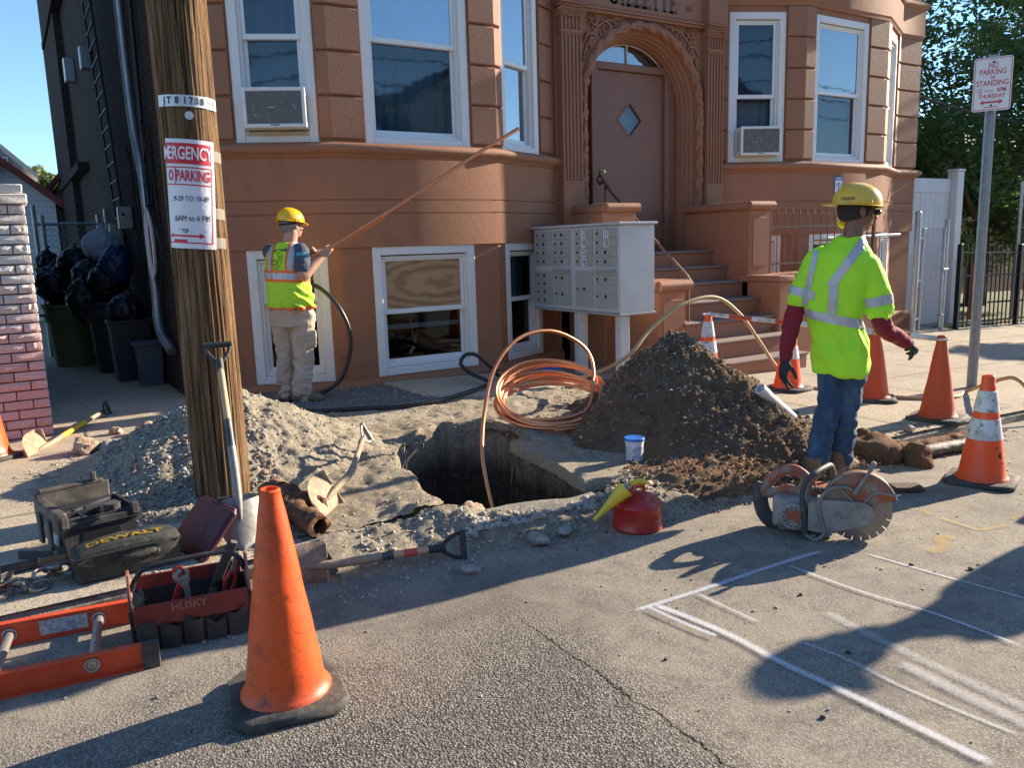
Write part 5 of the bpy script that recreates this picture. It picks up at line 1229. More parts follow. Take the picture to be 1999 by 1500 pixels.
tail = [(3.50, 4.68, .25), (3.68, 4.80, .42), (3.735, 4.88, .58), (3.63, 4.9, .715), (3.374, 4.9, .82), (3.06, 4.86, .785), (2.81, 4.78, .60), (2.65, 4.66, .34), (2.54, 4.52, .12), (2.47, 4.35, -.06), (2.40, 4.1, -.3), (2.36, 3.9, -.52)]
cp2 = cp[::3]+[Vector(p)-Vector((.10, .13, .01))*max(0, 1-i/7) for i, p in enumerate(tail)]
mb = MB(); mb.tube(spline(cp2, 4), .0135, 12)
tag(mb.build('copper_coil', COPPER, None, smooth=60), 'coil of copper water tube between the pit and soil mound, one end down the pit', 'copper tube')

# ---- hoses
TANH = MAT('tan_rubber_hose', (.42, .31, .16), .6, layers=((9, .45, .7, (.40, .29, .15)), (30, .6, .72, (.30, .22, .13))))
BLKH = MAT('black_hose', (.018, .018, .02), .35, layers=((9, .6, .75, (.07, .065, .06)),))
zg = lambda x, y, o=.016: (x, y, zs(x, y)+o)
pts = [(3.9, 6.2, .16), (4.25, 5.7, .26), (4.42, 5.3, .46), (4.70, 5.3, .68), (5.05, 5.3, .865), (5.47, 5.3, .917), (5.80, 5.3, .745), (6.08, 5.28, .44), (6.25, 5.2, .18), zg(6.38, 5.0), zg(6.40, 4.7), zg(6.47, 4.3), zg(6.75, 3.98), zg(7.05, 3.9), zg(7.4, 4.0), (7.2, 3.6, .17), (7.0, 3.38, .22), (6.98, 3.25, .12), (7.05, 3.1, -.08), (7.4, 2.9, -.09), (8.4, 2.7, -.12)]
mb = MB(); mb.tube(spline(pts, 9), .0165, 12); tag(mb.build('hose', TANH, None, smooth=60), 'tan rubber hose arching over the stoop side and trailing past the cones', 'hose')
pts = [(2.30, 7.9, .9), (2.34, 7.46, 1.12), (2.38, 7.15, 1.12), (2.50, 7.0, .95), (2.58, 6.95, .70), (2.56, 6.98, .45), (2.45, 7.0, .25), (2.25, 7.05, .15), (2.0, 7.0, .135), (1.85, 6.75, .135), (2.0, 6.45, .135), (2.35, 6.28, .135), (2.73, 6.12, .135), (3.1, 6.12, .15), (3.5, 6.28, .165), (3.75, 6.5, .17), (3.66, 6.66, .24), (3.57, 6.7, .34), (3.62, 6.7, .42), (3.74, 6.7, .41), (3.90, 6.72, .28), (4.06, 6.78, .15), (4.3, 6.8, .13), (4.7, 6.7, .12)]
mb = MB(); mb.tube(spline(pts, 9), [.021]*73+[.016]*400 if False else .019, 12); tag(mb.build('hose', BLKH, None, smooth=60), 'thick black hose curling out of the basement window along the bay', 'hose')
BLUEP = MAT('blue_plastic', (.02, .13, .38), .4)
mb = MB()
for k in range(5): mb.sphere((4.62+.04*k, 6.85+.02*(k % 2), .14), (.05, .04, .035), 10)
mb = remesh(mb, .008, 4); tag(mb.build('blue_fitting', BLUEP, None, smooth=60), 'small bright blue plastic fitting on the ground below the mailbox', 'hose fitting')

# ---- fuel can and funnel
GC = thing('fuel_can', 'dented round red metal fuel can standing on the road edge', 'fuel can', (2.60, 3.03, 0), 0.35)
REDC = MAT('red_fuel_can_paint', (.42, .018, .014), .38, coat=.2, layers=((9, .55, .75, (.30, .02, .015)), (45, .68, .76, (.20, .05, .03))))
mb = MB(); mb.lathe([(.118, 0), (.128, .004), (.130, .012), (.126, .018), (.126, .120), (.129, .126), (.127, .134), (.110, .152), (.085, .168), (.055, .178), (.02, .182), (0, .183)], 48)
displace(mb, lambda p, n_: -.030*max(0, 1-((p-Vector((.03, -.09, .155))).length/.05))-.020*max(0, 1-((p-Vector((-.02, -.10, .148))).length/.03))+.001*fbm(p, 20, 2)); mb.build('can_body', REDC, GC, smooth=50)
mb = MB(); mb.tube(spline([(-.05, .0, .172), (-.055, 0, .205), (-.02, 0, .222), (.05, 0, .212), (.075, 0, .175)], 6), .009, 10, ell=(1.8, .7)); mb.build('handle', REDC, GC)
mb = MB(); mb.cyl((-.045, .03, .165), (-.045, .03, .198), .022, 16); mb.build('cap', REDC, GC)
m = text_mb('SAFETY CAN', .034, .0006, T=xf((0, 0, 0)), sx=1.0, bold=.0004); R0 = .1268; a0 = radians(-119-20); m.v = [(R0*cos(a0+x/R0)*(1+.0), R0*sin(a0+x/R0), .075+z) for x, y, z in m.v]; m.build('faded_lettering', MAT('faded_yellow', (.50, .10, .03), .5), GC, smooth=0)
FNL = MAT('yellow_plastic', (.72, .52, .03), .42, layers=((10, .5, .7, (.58, .42, .04)),))
mb = MB(); a, b_ = Vector((2.335, 3.05, .085)), Vector((2.50, 3.00, .232)); T = frame_to(a, b_); mb.lathe([(.007, 0), (.010, .0), (.014, .06), (.024, .12), (.040, .20), (.046, .212), (.047, .222), (.043, .222), (.022, .12), (.010, .03)], 24, T, cap=False)
mb.tube(spline([tuple(b_+Vector((.02, -.01, .02))), tuple(b_+Vector((.07, -.02, .03))), tuple(b_+Vector((.12, -.01, .01)))], 5), .014, 10)
tag(mb.build('funnel', FNL, None, smooth=60), 'yellow plastic funnel spout lying across the red fuel can', 'funnel')
# ---- tub, pipe offcut
TB = thing('plastic_tub', 'small white plastic tub with blue lid at the foot of the soil mound', 'tub', (3.17, 3.72, surf(3.17, 3.72)))
mb = MB(); mb.lathe([(.046, 0), (.050, .004), (.056, .115), (.060, .118), (.060, .128), (.056, .130)], 28); mb.build('tub_body', MAT('white_plastic', (.66, .68, .72), .35, layers=((14, .5, .7, (.5, .52, .55)),)), TB)
mb = MB(); mb.lathe([(.0625, .128), (.0635, .130), (.0635, .142), (.061, .146), (.055, .1445), (0, .1445)], 28); mb.build('lid', MAT('blue_lid', (.04, .17, .55), .35), TB)
mb = MB(); mb.tube([(.0545*cos(t), .0545*sin(t), .0) for t in [i*2*pi/20 for i in range(20)]], .001, 4, closed=True)
m = MB(); m.lathe([(.0518, .025), (.0555, .098)], 28, cap=False); m.v = [(x*1.008, y*1.008, z) for x, y, z in m.v]; m.build('tub_label', MAT('pale_label', (.55, .57, .62), .6, layers=((50, .45, .55, (.30, .34, .45)),)), TB)
mb = MB(); a, b_ = Vector((4.07, 3.53, .475)), Vector((4.36, 3.50, .245)); T = frame_to(a, b_); L_ = (b_-a).length
mb.lathe([(.030, 0), (.037, 0), (.037, .07), (.033, .075), (.033, L_), (.028, L_), (.028, .02)], 28, T, cap=False)
tag(mb.build('plastic_pipe', MAT('white_pvc', (.76, .78, .82), .35, layers=((6, .6, .75, (.5, .42, .33)),)), None, smooth=40), 'short white plastic pipe offcut lying on the sunlit side of the soil mound', 'pipe')

# ---- iron pipes
def ironpipe(label, a, b_, r, mat, wob=.012, th=.010, name='iron_pipe'):
    a, b_ = Vector(a), Vector(b_); n = 26; mb = MB(); T = frame_to(a, b_); L_ = (b_-a).length
    prof = [(r-th, .10)]+[(r-th, 0), (r, 0)]+[(r, L_*i/n) for i in range(1, n+1)]+[(r-th, L_), (r-th, L_-.1)]
    mb.lathe(prof, 30, T, cap=False); mb.add([tuple(T @ Vector(((r-th)*cos(t), (r-th)*sin(t), z))) for z in (.1,) for t in [2*pi*i/30 for i in range(30)]], [tuple(range(30))])
    displace(mb, lambda p, n_: wob*max(-.3, fbm(p, 11, 4))+.004*fbm(p, 40, 2)); return tag(mb.build(name, mat, None, smooth=70), label, 'pipe', 'old iron pipes dug out of the ground')
ironpipe('rusty soil crusted pipe with its open end toward the road, left of the pit', (1.13, 3.62, .145), (1.06, 4.30, .17), .055, RUST, .022, .016)
ironpipe('rusty pipe caked with earth lying behind the open ended one', (1.23, 3.92, .135), (1.14, 4.42, .15), .05, RUST, .03)
ironpipe('black streaked old pipe at the kerb beyond the cutting saw', (4.98, 3.03, S(5)+.05), (5.75, 2.96, S(5.7)+.05), .042, MAT('tarry_iron', (.05, .04, .035), .6, layers=((5, .5, .68, (.24, .14, .09)), (20, .55, .7, (.10, .07, .05))), bump=(('noise', 40, .6),)), .006)
ironpipe('brown rusted pipe resting against the kerb beyond the cutting saw', (4.97, 3.13, S(5)+.055), (5.70, 3.06, S(5.7)+.06), .045, RUST, .02)
mb = MB(); mb.box(-.085, .085, -.055, .055, -.012, .012, .004); displace(mb, lambda p, n_: .004*fbm(p, 20)); o = mb.build('rusty_plate', MAT('dark_rust', (.10, .06, .04), .85, bump=(('noise', 30, .5),)), None); o.location = (4.31, 2.64, S(4.3)+.02); o.rotation_euler = (0, 0, -.6); tag(o, 'flat rusty iron plate on the road behind the saw blade', 'plate')

# ---- rocks
RB = MAT('clod_earth', (.21, .125, .075), .95, spec=.1, layers=((9, .4, .65, (.15, .09, .055)), (25, .55, .7, (.30, .20, .12))), bump=(('noise', 30, 1), ('noise', 90, .6)))
rock(4.80, 3.20, S(4.8)+.05, .16, 'large brown earth clod at the kerb right behind the worker\'s legs', RB, (1.1, .9, .75), 'earth_clod', 1)
rock(4.93, 2.96, S(4.9)+.04, .115, 'brown clod stuck to the left ends of the kerb pipes', RB, (1.1, .8, .8), 'earth_clod', 3)
rock(5.02, 3.42, zs(5, 3.42)+.025, .045, 'small dark stone on the pavement behind the standing worker', RB, seed=5)
rock(5.43, 3.33, zs(5.4, 3.33)+.02, .036, 'small round tan stone on the pavement by the kerb pipes', ROCKM, seed=7)
rock(.33, 6.18, .15, .085, 'blocky brown stone, largest left of the gravel mound', ROCKM, seed=9)
rock(.46, 6.15, .14, .06, 'pale stone touching the large blocky one', ROCKG, seed=12)
rock(.57, 6.68, .135, .05, 'small rust red stone near the brick wall', ROCKM, seed=14)
rock(.76, 6.55, .15, .07, 'reddish stone on the upper left edge of the gravel mound', ROCKM, seed=17)
rock(.52, 4.66, .13, .05, 'orange brown stone in the grey chips behind the black toolbox', ROCKM, seed=19)
rock(.56, 5.7, .19, .05, 'orange brown stone part way up the gravel mound', ROCKM, seed=21)
rock(.30, 4.50, .11, .03, 'tan stone chip lying behind the toolbox corner', ROCKG, seed=23)
rock(1.95, 3.60, .06, .085, 'pinkish broken stone on the near left rim of the pit', ROCKM, (1.2, .8, .5), seed=25)
rock(2.50, 3.30, .05, .05, 'pale grey stone on the near right rim of the pit', ROCKG, seed=28)
rock(1.62, 3.02, .012, .035, 'tan stone on the road below the D grip', ROCKG, (1.3, .9, .6), seed=31)
rock(2.05, 3.12, .03, .045, 'grey stone among the chips spilled in front of the pit', ROCKG, (1.3, .9, .7), seed=33)
rock(2.22, 3.14, .03, .04, 'whitish flat stone among the chips spilled in front of the pit', ROCKG, (1.4, .9, .5), seed=37)
for i, (x, y, r, l) in enumerate([(3.25, 1.95, .016, 'black asphalt crumb beside the white line right of the saw shadow'), (3.98, 2.52, .018, 'dark crumb below the rusty plate'), (1.95, 1.42, .014, 'dark crumb left of the long white line'), (3.42, 1.78, .018, 'dark crumb at the upper edge of the big shadow'), (2.60, 2.02, .012, 'tiny crumb between two white lines'), (1.80, 1.95, .011, 'tiny dark crumb right of the road crack'), (2.35, 1.62, .016, 'dark crumb beside the head of the big shadow')]):
    rock(x, y, S(x)+r*.25, r*.6, l, BLACKR, seed=40+i)

# ---- tool box, bag, binder, tote
TX = thing('tool_box', 'open black plastic tool box with grey latches and a tool tray', 'tool box', (.205, 4.14, zs(.2, 4.0)), radians(12))
mb = MB(); w_, d_, h_ = .165, .15, .20
def taper_box(mb, w0, d0, w1, d1, z0, z1, th):
    o0 = [(-w0, -d0, z0), (w0, -d0, z0), (w0, d0, z0), (-w0, d0, z0)]; o1 = [(-w1, -d1, z1), (w1, -d1, z1), (w1, d1, z1), (-w1, d1, z1)]
    i1 = [(x*(1-th/w1), y*(1-th/d1), z) for x, y, z in o1]; i0 = [(x*(1-th/w0), y*(1-th/d0), z+th) for x, y, z in o0]
    mb.add(o0+o1+i1+i0, [(3, 2, 1, 0)]+[(i, (i+1) % 4, 4+(i+1) % 4, 4+i) for i in range(4)]+[(4+i, 4+(i+1) % 4, 8+(i+1) % 4, 8+i) for i in range(4)]+[(8+i, 8+(i+1) % 4, 12+(i+1) % 4, 12+i) for i in range(4)]+[(12, 13, 14, 15)])
taper_box(mb, w_-.025, d_-.02, w_, d_, 0, h_, .012); mb.box(-w_-.012, w_+.012, -d_-.012, -d_+.006, h_-.045, h_-.01, .004); mb.box(-w_-.012, w_+.012, d_-.006, d_+.012, h_-.045, h_-.01, .004); mb.box(-w_-.012, -w_+.006, -d_+.007, d_-.007, h_-.045, h_-.01, .004); mb.box(w_-.006, w_+.012, -d_+.007, d_-.007, h_-.045, h_-.01, .004)
mb.build('box_shell', BLACKP, TX)
mb = MB(); mb.add([(-.10, -.1345, .02), (.10, -.1345, .02), (.075, -.1465, .135), (-.075, -.1465, .135)], [(0, 1, 2, 3)]); mb.build('front_recess', DARKMET, TX, smooth=0)
mb = MB(); mb.box(-w_+.02, w_-.02, -d_+.025, d_-.025, h_-.06, h_-.045, .003)
for k in range(4): mb.box(-w_+.03+k*.08, -w_+.036+k*.08, -d_+.03, d_-.03, h_-.045, h_-.012)
mb.box(-w_+.02, w_-.02, -.005, .003, h_-.045, h_-.004, .002); mb.build('tray', BLACKP, TX)
mb = MB(); mb.box(-.015, .13, .02, .05, h_-.02, h_+.0, .004); mb.cyl((-.11, .06, h_-.03), (.12, .10, h_-.005), .012, 8); mb.box(-.13, -.03, -.09, -.05, h_-.04, h_-.015, .006); mb.build('hand_tools', DGREY, TX)
mb = MB(); mb.cyl((.085, -.05, h_-.045), (.085, -.05, h_+.012), .035, 20); mb.build('tape_roll', BLACKR, TX)
LIDG = MAT('dusty_grey_brown_plastic', (.06, .053, .046), .6, layers=((8, .45, .72, (.19, .165, .13)),))
mb = MB(); mb.box(-w_-.02, -w_+.03, -d_-.01, d_+.05, h_-.055, h_+.045, .016); mb.box(-w_, w_*.75, d_+.02, d_+.05, h_+.06, h_+.085, .008); mb.box(w_*.4, w_*.55, d_+.01, d_+.05, h_+.08, h_+.125, .006); mb.box(-w_-.015, w_*.9, d_+.022, d_+.04, h_-.02, h_+.07, .008); mb.build('folded_lid', LIDG, TX)
mb = MB()
for y in (-.09, .06): mb = MB(); mb.box(-w_-.035, -w_-.018, y, y+.05, h_-.14, h_+.0, .005); mb.build('latch', LIDG, TX)
for x in (-w_+.0, w_-.03): mb = MB(); mb.box(x, x+.03, -d_-.018, -d_+.008, h_-.03, h_+.025, .004); mb.build('latch', LIDG, TX)
mb = MB(); mb.box(-w_-.004, -w_+.002, -.06, .03, .05, .12, .001, xf((.002, 0, 0), ry=.09)); mb.build('side_label', MAT('worn_sticker', (.5, .5, .55), .5, layers=((20, .5, .6, (.15, .15, .3)),)), TX)

CANV = MAT('dark_olive_canvas', (.030, .031, .024), .85, layers=((5, .45, .72, (.068, .064, .048)), (30, .55, .7, (.08, .076, .06))), bump=(('noise', 140, .3), ('noise', 9, .4)))
BG = thing('tool_bag', 'soft dark canvas zip bag with yellow lettering, in front of the tool box', 'bag', (.305, 3.76, zs(.3, 3.7)), radians(3))
mb = MB(); mb.box(-.215, .215, -.085, .085, .0, .155, .03); bm = bmesh.new(); me = bpy.data.meshes.new('t'); me.from_pydata(mb.v, [], mb.f); bm.from_mesh(me); bmesh.ops.subdivide_edges(bm, edges=bm.edges[:], cuts=7, use_grid_fill=True); bm.verts.index_update(); mb = MB(); mb.add([v.co[:] for v in bm.verts], [[v.index for v in f.verts] for f in bm.faces]); bm.free()
def sag(p): return Vector((p[0]*(1-.02*sin(p[2]*20)), p[1]*(1+.05*sin(p[0]*15))+.010*fbm(p, 7), p[2]-(.028*(p[0]/.215)**2*(1 if p[0] < 0 else .45) if p[2] > .1 else 0)-.014*(1 if p[2] > .1 and abs(p[0]-.05) < .1 else 0)*0))
mb.v = [tuple(sag(p)) for p in mb.v]; displace(mb, lambda p, n_: .006*fbm(p, 16, 3)+.004*fbm((p.x*1, p.y*1, p.z*4), 8, 2)); mb.build('bag_body', CANV, BG, smooth=60)
mb = MB(); mb.tube([(-.216, -.06, .118), (-.214, -.087, .118), (0, -.092, .124), (.214, -.087, .124), (.217, .08, .122)], .0035, 6); mb.build('zip', BLACKP, BG)
mb = MB(); mb.tube(spline([(-.05, -.088, .075), (-.03, -.100, .088), (.03, -.110, .092), (.09, -.103, .098), (.11, -.090, .088)], 6), .008, 10, ell=(1.5, .6)); mb.sphere((-.052, -.09, .072), .014, 10); mb.sphere((.112, -.09, .088), .012, 10); mb.build('handle', CANV, BG)
m = text_mb('DEWALT', .075, .001, bold=.001, sx=1.05); m.v = [(x*.98-.0, -.02-(-z)*.9+.0, .1565-.028*((x)/.215)**2*(1 if x < 0 else .45)+.006) for x, y, z in m.v]; m.build('yellow_lettering', MAT('yellow_print', (.72, .45, .02), .6), BG, smooth=0)
MAR = MAT('maroon_leatherette', (.055, .010, .018), .35, spec=.5, layers=((6, .5, .75, (.075, .016, .026)),), bump=(('noise', 90, .2),))
T0 = Vector((.555, 3.80, .085)); bx = Vector((.10, -.40, 0)).normalized(); upv = Vector((.135, .10, .17)).normalized(); nv_ = upv.cross(bx).normalized(); upv = bx.cross(nv_)
bd = thing('zip_binder', 'maroon zipped portfolio case leaning against the foot of the pole', 'portfolio', tuple(T0)); bd.rotation_euler = Matrix(((bx.x, nv_.x, upv.x), (bx.y, nv_.y, upv.y), (bx.z, nv_.z, upv.z))).to_euler()
mb = MB(); mb.box(-.175, .165, -.020, .020, 0, .265, .018); mb.build('cover', MAR, bd)
mb = MB(); mb.tube([(-.176, 0, .02), (-.176, 0, .25), (-.16, 0, .267), (.15, 0, .267), (.167, 0, .25), (.167, 0, .02)], .008, 8); mb.build('zip', MAT('maroon_zip', (.09, .02, .03), .5), bd)
mb = MB(); mb.box(-.04, .04, .0205, .0215, .11, .18, .0004); mb.box(-.04, .04, -.0215, -.0205, .11, .18, .0004); mb.build('embossed_panel', MAR, bd)

TT = thing('tool_tote', 'open red and black canvas tool tote with a bar handle, behind the big cone', 'tool tote', (.465, 3.18, 0), radians(-8))
mb = MB(); taper_box(mb, .205, .115, .215, .125, 0, .155, .006); displace(mb, lambda p, n_: .004*fbm(p, 12)); mb.build('canvas_body', MAT('black_canvas', (.022, .021, .02), .85, layers=((7, .45, .7, (.05, .045, .04)),), bump=(('noise', 40, .4),)), TT)
REDCV = MAT('red_canvas', (.21, .028, .018), .75, layers=((8, .45, .7, (.12, .026, .02)), (40, .55, .7, (.07, .04, .03))), bump=(('noise', 60, .2),))
mb = MB(); mb.box(-.20, .20, -.132, -.124, .10, .185, .003); mb.box(-.20, .20, .120, .128, .10, .21, .003); mb.build('red_panel', REDCV, TT)
mb = MB(); 
EBM = MAT('tan_red_board', (.30, .14, .09), .8, layers=((7, .45, .6, (.26, .05, .03)),))
for s_ in (-1, 1): mb = MB(); mb.prism([(-.10, .0), (.10, .0), (.10, .15), (.03, .275), (-.03, .275), (-.10, .15)], -.004, .004, Matrix(((0, 0, 1, s_*.212), (1, 0, 0, 0), (0, 1, 0, 0), (0, 0, 0, 1)))); mb.build('end_board', EBM, TT)
mb = MB(); mb.tube(spline([(-.205, 0, .20), (-.185, 0, .245), (-.13, 0, .285), (.1, 0, .295), (.18, 0, .27), (.205, 0, .21)], 6), .010, 10); mb.build('bar_handle', BLACKP, TT)
PKM = MAT('black_pocket', (.03, .028, .026), .85, layers=((9, .5, .7, (.08, .07, .06)),), bump=(('noise', 50, .3),))
for k in range(5):
    x = -.195+.08*k; mb = MB(); mb.grid(lambda i, j: (x+.071*i/8-.002, -.1285-.020*sin(pi*i/8)*(.5+.5*j/6)-.004*fbm((i*.4, j*.5, k), 1), .008+(.105+.016*sin(pi*i/8+k)*(j/6)-.018*(k % 2))*j/6), 9, 7); mb.build('pocket', PKM, TT)
m = text_mb('HUSKY', .040, .001, T=xf((-.01, -.1335, .160)), bold=.001); m.build('lettering', MAT('faded_red_print', (.30, .12, .09), .7), TT, smooth=0)
def handtool(label, name, mat, fn, par_loc, rot):
    t = thing(name, label, 'hand tool', par_loc, rot=rot); fn(t); return t
def pliers(t, hc):
    mb = MB(); mb.tube(spline([(-.012, 0, 0), (-.02, 0, .05), (-.008, 0, .09)], 5), .009, 8); mb.tube(spline([(.012, 0, 0), (.02, 0, .05), (.008, 0, .09)], 5), .009, 8); mb.build('handles', hc, t)
    mb = MB(); mb.box(-.012, .012, -.006, .006, .085, .115, .004); mb.box(-.010, .010, -.005, .005, .11, .15, .003); mb.build('jaws', STEEL, t)
handtool('red handled pliers sticking out of the right of the tool tote', 'pliers', REDP, lambda t: pliers(t, REDP), (.60, 3.17, .12), (.15, .25, .2))
def wrench(t, hc):
    mb = MB(); mb.box(-.012, .012, -.005, .005, -.06, .11, .004); mb.box(-.026, .018, -.008, .008, .10, .135, .004); mb.tube(spline([(-.026, 0, .12), (-.035, 0, .15), (-.01, 0, .165)], 4), .009, 8); mb.tube([(.015, 0, .13), (.012, 0, .155)], .008, 8); mb.build('jaw_and_shank', hc, t)
handtool('adjustable wrench standing at the middle of the tool tote', 'wrench', STEEL, lambda t: wrench(t, STEEL), (.455, 3.16, .11), (.1, -.15, .4))
handtool('red pipe wrench laid in the left of the tool tote', 'wrench', REDP, lambda t: wrench(t, REDP), (.40, 3.19, .11), (.1, .35, -.2))
handtool('brown leather tool pouch tool clipped at the left end of the tote', 'wrench', LIDG, lambda t: wrench(t, LIDG), (.30, 3.15, .09), (.1, -.4, .9))
def saw_knife(t):
    mb = MB(); mb.box(-.020, .020, -.012, .012, 0, .20, .008); mb.build('handle', BLACKP, t); mb = MB(); mb.box(-.014, .014, -.002, .002, -.10, .001); mb.build('blade', STEEL, t)
handtool('broad black handled tool leaning out of the right of the tool tote', 'hand_saw', BLACKP, saw_knife, (.565, 3.24, .13), (.1, .45, .1))
def marker(t):
    mb = MB(); mb.cyl((0, 0, 0), (0, 0, .05), .009, 12); mb.build('cap', MAT('bright_green_plastic', (.03, .55, .22), .4), t); mb = MB(); mb.cyl((0, 0, .0505), (0, 0, .10), .008, 12); mb.build('barrel', VINYL, t)
handtool('bright green capped marker lying at the left pocket of the tool tote', 'marker', None, marker, (.335, 3.075, .110), (0, 1.9, .35))

# ---- extension ladder lying at the kerb
FBR = MAT('orange_fibreglass', (.66, .075, .022), .5, layers=((9, .5, .7, (.50, .06, .022)), (50, .62, .72, (.36, .10, .06))), bump=(('noise', 60, .15),))
ALU = MAT('scuffed_aluminium', (.52, .50, .46), .4, metal=.8, layers=((12, .45, .7, (.38, .35, .31)),))
LA = radians(-8.2); LD = thing('ladder', 'orange fibreglass ladder lying on the road along the kerb', 'ladder', (.31, 2.975, 0), LA)
def rail(y, x1, nm):
    mb = MB(); sg = 1 if y > .1 else -1; hh = .092; w_ = .030
    mb.box(-2.2, x1, y-.0025, y+.0025, .0, hh, .001); mb.box(-2.2, x1, min(y, y+sg*w_), max(y, y+sg*w_), 0, .005, .001); mb.box(-2.2, x1, min(y, y+sg*w_), max(y, y+sg*w_), hh-.005, hh, .001); mb.build('rail', FBR, LD)
rail(0, 0, 'n'); rail(.40, -.02, 'f')
for k in range(7):
    x = -.215-.305*k; mb = MB(); mb.tube([(x, -.004, .046), (x, .404, .046)], .017, 14); mb.build('rung', ALU, LD)
    for y in (-.006, .394): mb = MB(); mb.tube([(x+.023*cos(t), y, .046+.023*sin(t)) for t in [2*pi*i/18 for i in range(18)]], .0045, 8, closed=True); mb.build('rung_collar', ALU, LD)
mb = MB(); mb.box(-.055, .003, -.032, -.003, -.001, .094, .003); mb.box(-.055, .003, -.006, -.001, .0, .094, .001); mb.build('end_cap', BLACKR, LD)
mb = MB(); mb.box(-.42, -.255, .3955, .3970, .020, .078, .0004); mb.build('instruction_label', MAT('printed_silver_label', (.50, .50, .48), .5, layers=((70, .48, .55, (.28, .28, .30)),)), LD)

# ---- chain and scrap plates
CHN = MAT('worn_chain_steel', (.30, .27, .23), .45, metal=.7, layers=((14, .45, .65, (.15, .12, .09)),))
CH = thing('chain', 'heavy steel chain heaped on the kerb left of the canvas bag', 'chain', (-.01, 3.78, zs(0, 3.78)))
lk = [(-.15, -.06, .02, .3, .5), (-.09, -.045, .03, 1.2, 1.0), (-.05, -.02, .035, .2, .7), (-.01, .0, .05, 1.3, .4), (.03, .01, .06, .5, 1.1), (.06, .03, .045, 1.4, .2), (.09, .005, .03, .1, .9), (-.02, -.06, .025, .8, .3), (-.11, .01, .03, 1.0, 1.3), (.04, .07, .03, .4, .6)]
for x, y, z, a1, a2 in lk:
    mb = MB(); P = []
    for q in range(20): t = 2*pi*q/20; P.append(((.030*cos(t)+(.013 if cos(t) > 0 else -.013)), .021*sin(t), 0))
    mb.tube(P, .0085, 8, closed=True, T=xf((x, y, z), rx=a1, ry=.3*a2, rz=a2*2)); mb.build('link', CHN, CH)
for i, (x, y, a, w_, l_, l) in enumerate([(-.10, 4.02, .3, .05, .16, 'long dark steel angle piece behind the chain'), (-.03, 4.10, -.5, .035, .15, 'thin dark steel strip nearest the tool box'), (-.17, 3.94, .9, .06, .08, 'short dark steel plate at the left frame edge'), (.03, 4.0, .2, .02, .13, 'narrow rusty bracket between chain and tool box')]):
    mb = MB(); mb.box(-l_/2, l_/2, -w_/2, w_/2, 0, .012, .003); mb.box(-l_/2, l_/2, -w_/2, -w_/2+.008, .0121, .04, .002); o = mb.build('scrap_metal', DGREY, None); o.location = (x, y, zs(x, y)+.006+.01*(i % 2)); o.rotation_euler = (.1*(i-1), .06, a); tag(o, l, 'scrap metal', 'scrap steel pieces left of the tool box')
mb = MB(); mb.cyl((-.24, 3.80, .11), (-.10, 3.83, .105), .011, 8); tag(mb.build('red_bar', REDP, None), 'short red bar under the chain at the left frame edge', 'tool')

# ---- cut-off saw (local x right along the saw, z up, y away)
SW = thing('cut_off_saw', 'dusty orange and grey petrol cut off saw with a toothed steel disc', 'power saw', (3.375, 2.30, S(3.36)), radians(-50)); SW.scale = (.93, 1, 1)
SO = MAT('worn_orange_casing', (.38, .085, .028), .65, layers=((6, .40, .62, (.23, .10, .06)), (12, .46, .62, (.27, .21, .165))), bump=(('noise', 30, .2),))
SGY = MAT('dusty_grey_casting', (.26, .25, .23), .6, metal=.25, layers=((6, .42, .66, (.36, .33, .28)), (22, .5, .68, (.17, .16, .15))), bump=(('noise', 30, .25),))
SBK = MAT('dusty_black_plastic', (.045, .045, .045), .6, layers=((7, .5, .72, (.12, .11, .10)),))
DISC = MAT('brushed_disc_steel', (.27, .25, .235), .38, metal=.75, layers=((3, .4, .7, (.32, .29, .27)), (14, .55, .7, (.24, .17, .14))), rvar=.1)
BX, BZ, BR, BY = -.01, .160, .162, -.045
P = []; nt_ = 22
for k in range(nt_):
    a0 = 2*pi*k/nt_; da = 2*pi/nt_
    for f, rr in ((0, 1), (.3, 1), (.6, 1), (.86, 1), (.875, .86), (.975, .86), (.99, 1)): P.append((BX+BR*rr*cos(a0+da*f), BZ+BR*rr*sin(a0+da*f)))
XZ = Matrix(((1, 0, 0, 0), (0, 0, 1, 0), (0, 1, 0, 0), (0, 0, 0, 1)))
mb = MB(); n = len(P); y0, y1 = BY-.0016, BY+.0016
vs = [(x, y0, z) for x, z in P]+[(x, y1, z) for x, z in P]+[(BX, y0, BZ), (BX, y1, BZ)]
mb.add(vs, [(i, (i+1) % n, n+(i+1) % n, n+i) for i in range(n)]+[((i+1) % n, i, 2*n) for i in range(n)]+[(n+i, n+(i+1) % n, 2*n+1) for i in range(n)])
mb.build('cutting_disc', DISC, SW, smooth=0, recalc=True)
def gshape(r0, r1, a0, a1, n=30): return [(BX+r1*cos(a0+(a1-a0)*k/n), BZ+.004+r1*sin(a0+(a1-a0)*k/n)) for k in range(n+1)]
mb = MB(); G = gshape(0, .182, radians(18), radians(196)); G2 = G+[(BX-.05, BZ-.02), (BX+.05, BZ+.03)]
mb.prism(G2, BY-.028, BY-.022, XZ); mb.prism(G2, BY+.022, BY+.028, XZ); n = len(G)
mb.add([(x, BY-.028, z) for x, z in G]+[(x, BY+.028, z) for x, z in G]+[(BX+(x-BX)*.97, BY-.028, BZ+(z-BZ)*.97) for x, z in G]+[(BX+(x-BX)*.97, BY+.028, BZ+(z-BZ)*.97) for x, z in G], [(i, i+1, n+i+1, n+i) for i in range(n-1)]+[(2*n+i+1, 2*n+i, 3*n+i, 3*n+i+1) for i in range(n-1)])
mb.build('disc_guard', SO, SW, smooth=30, recalc=True)
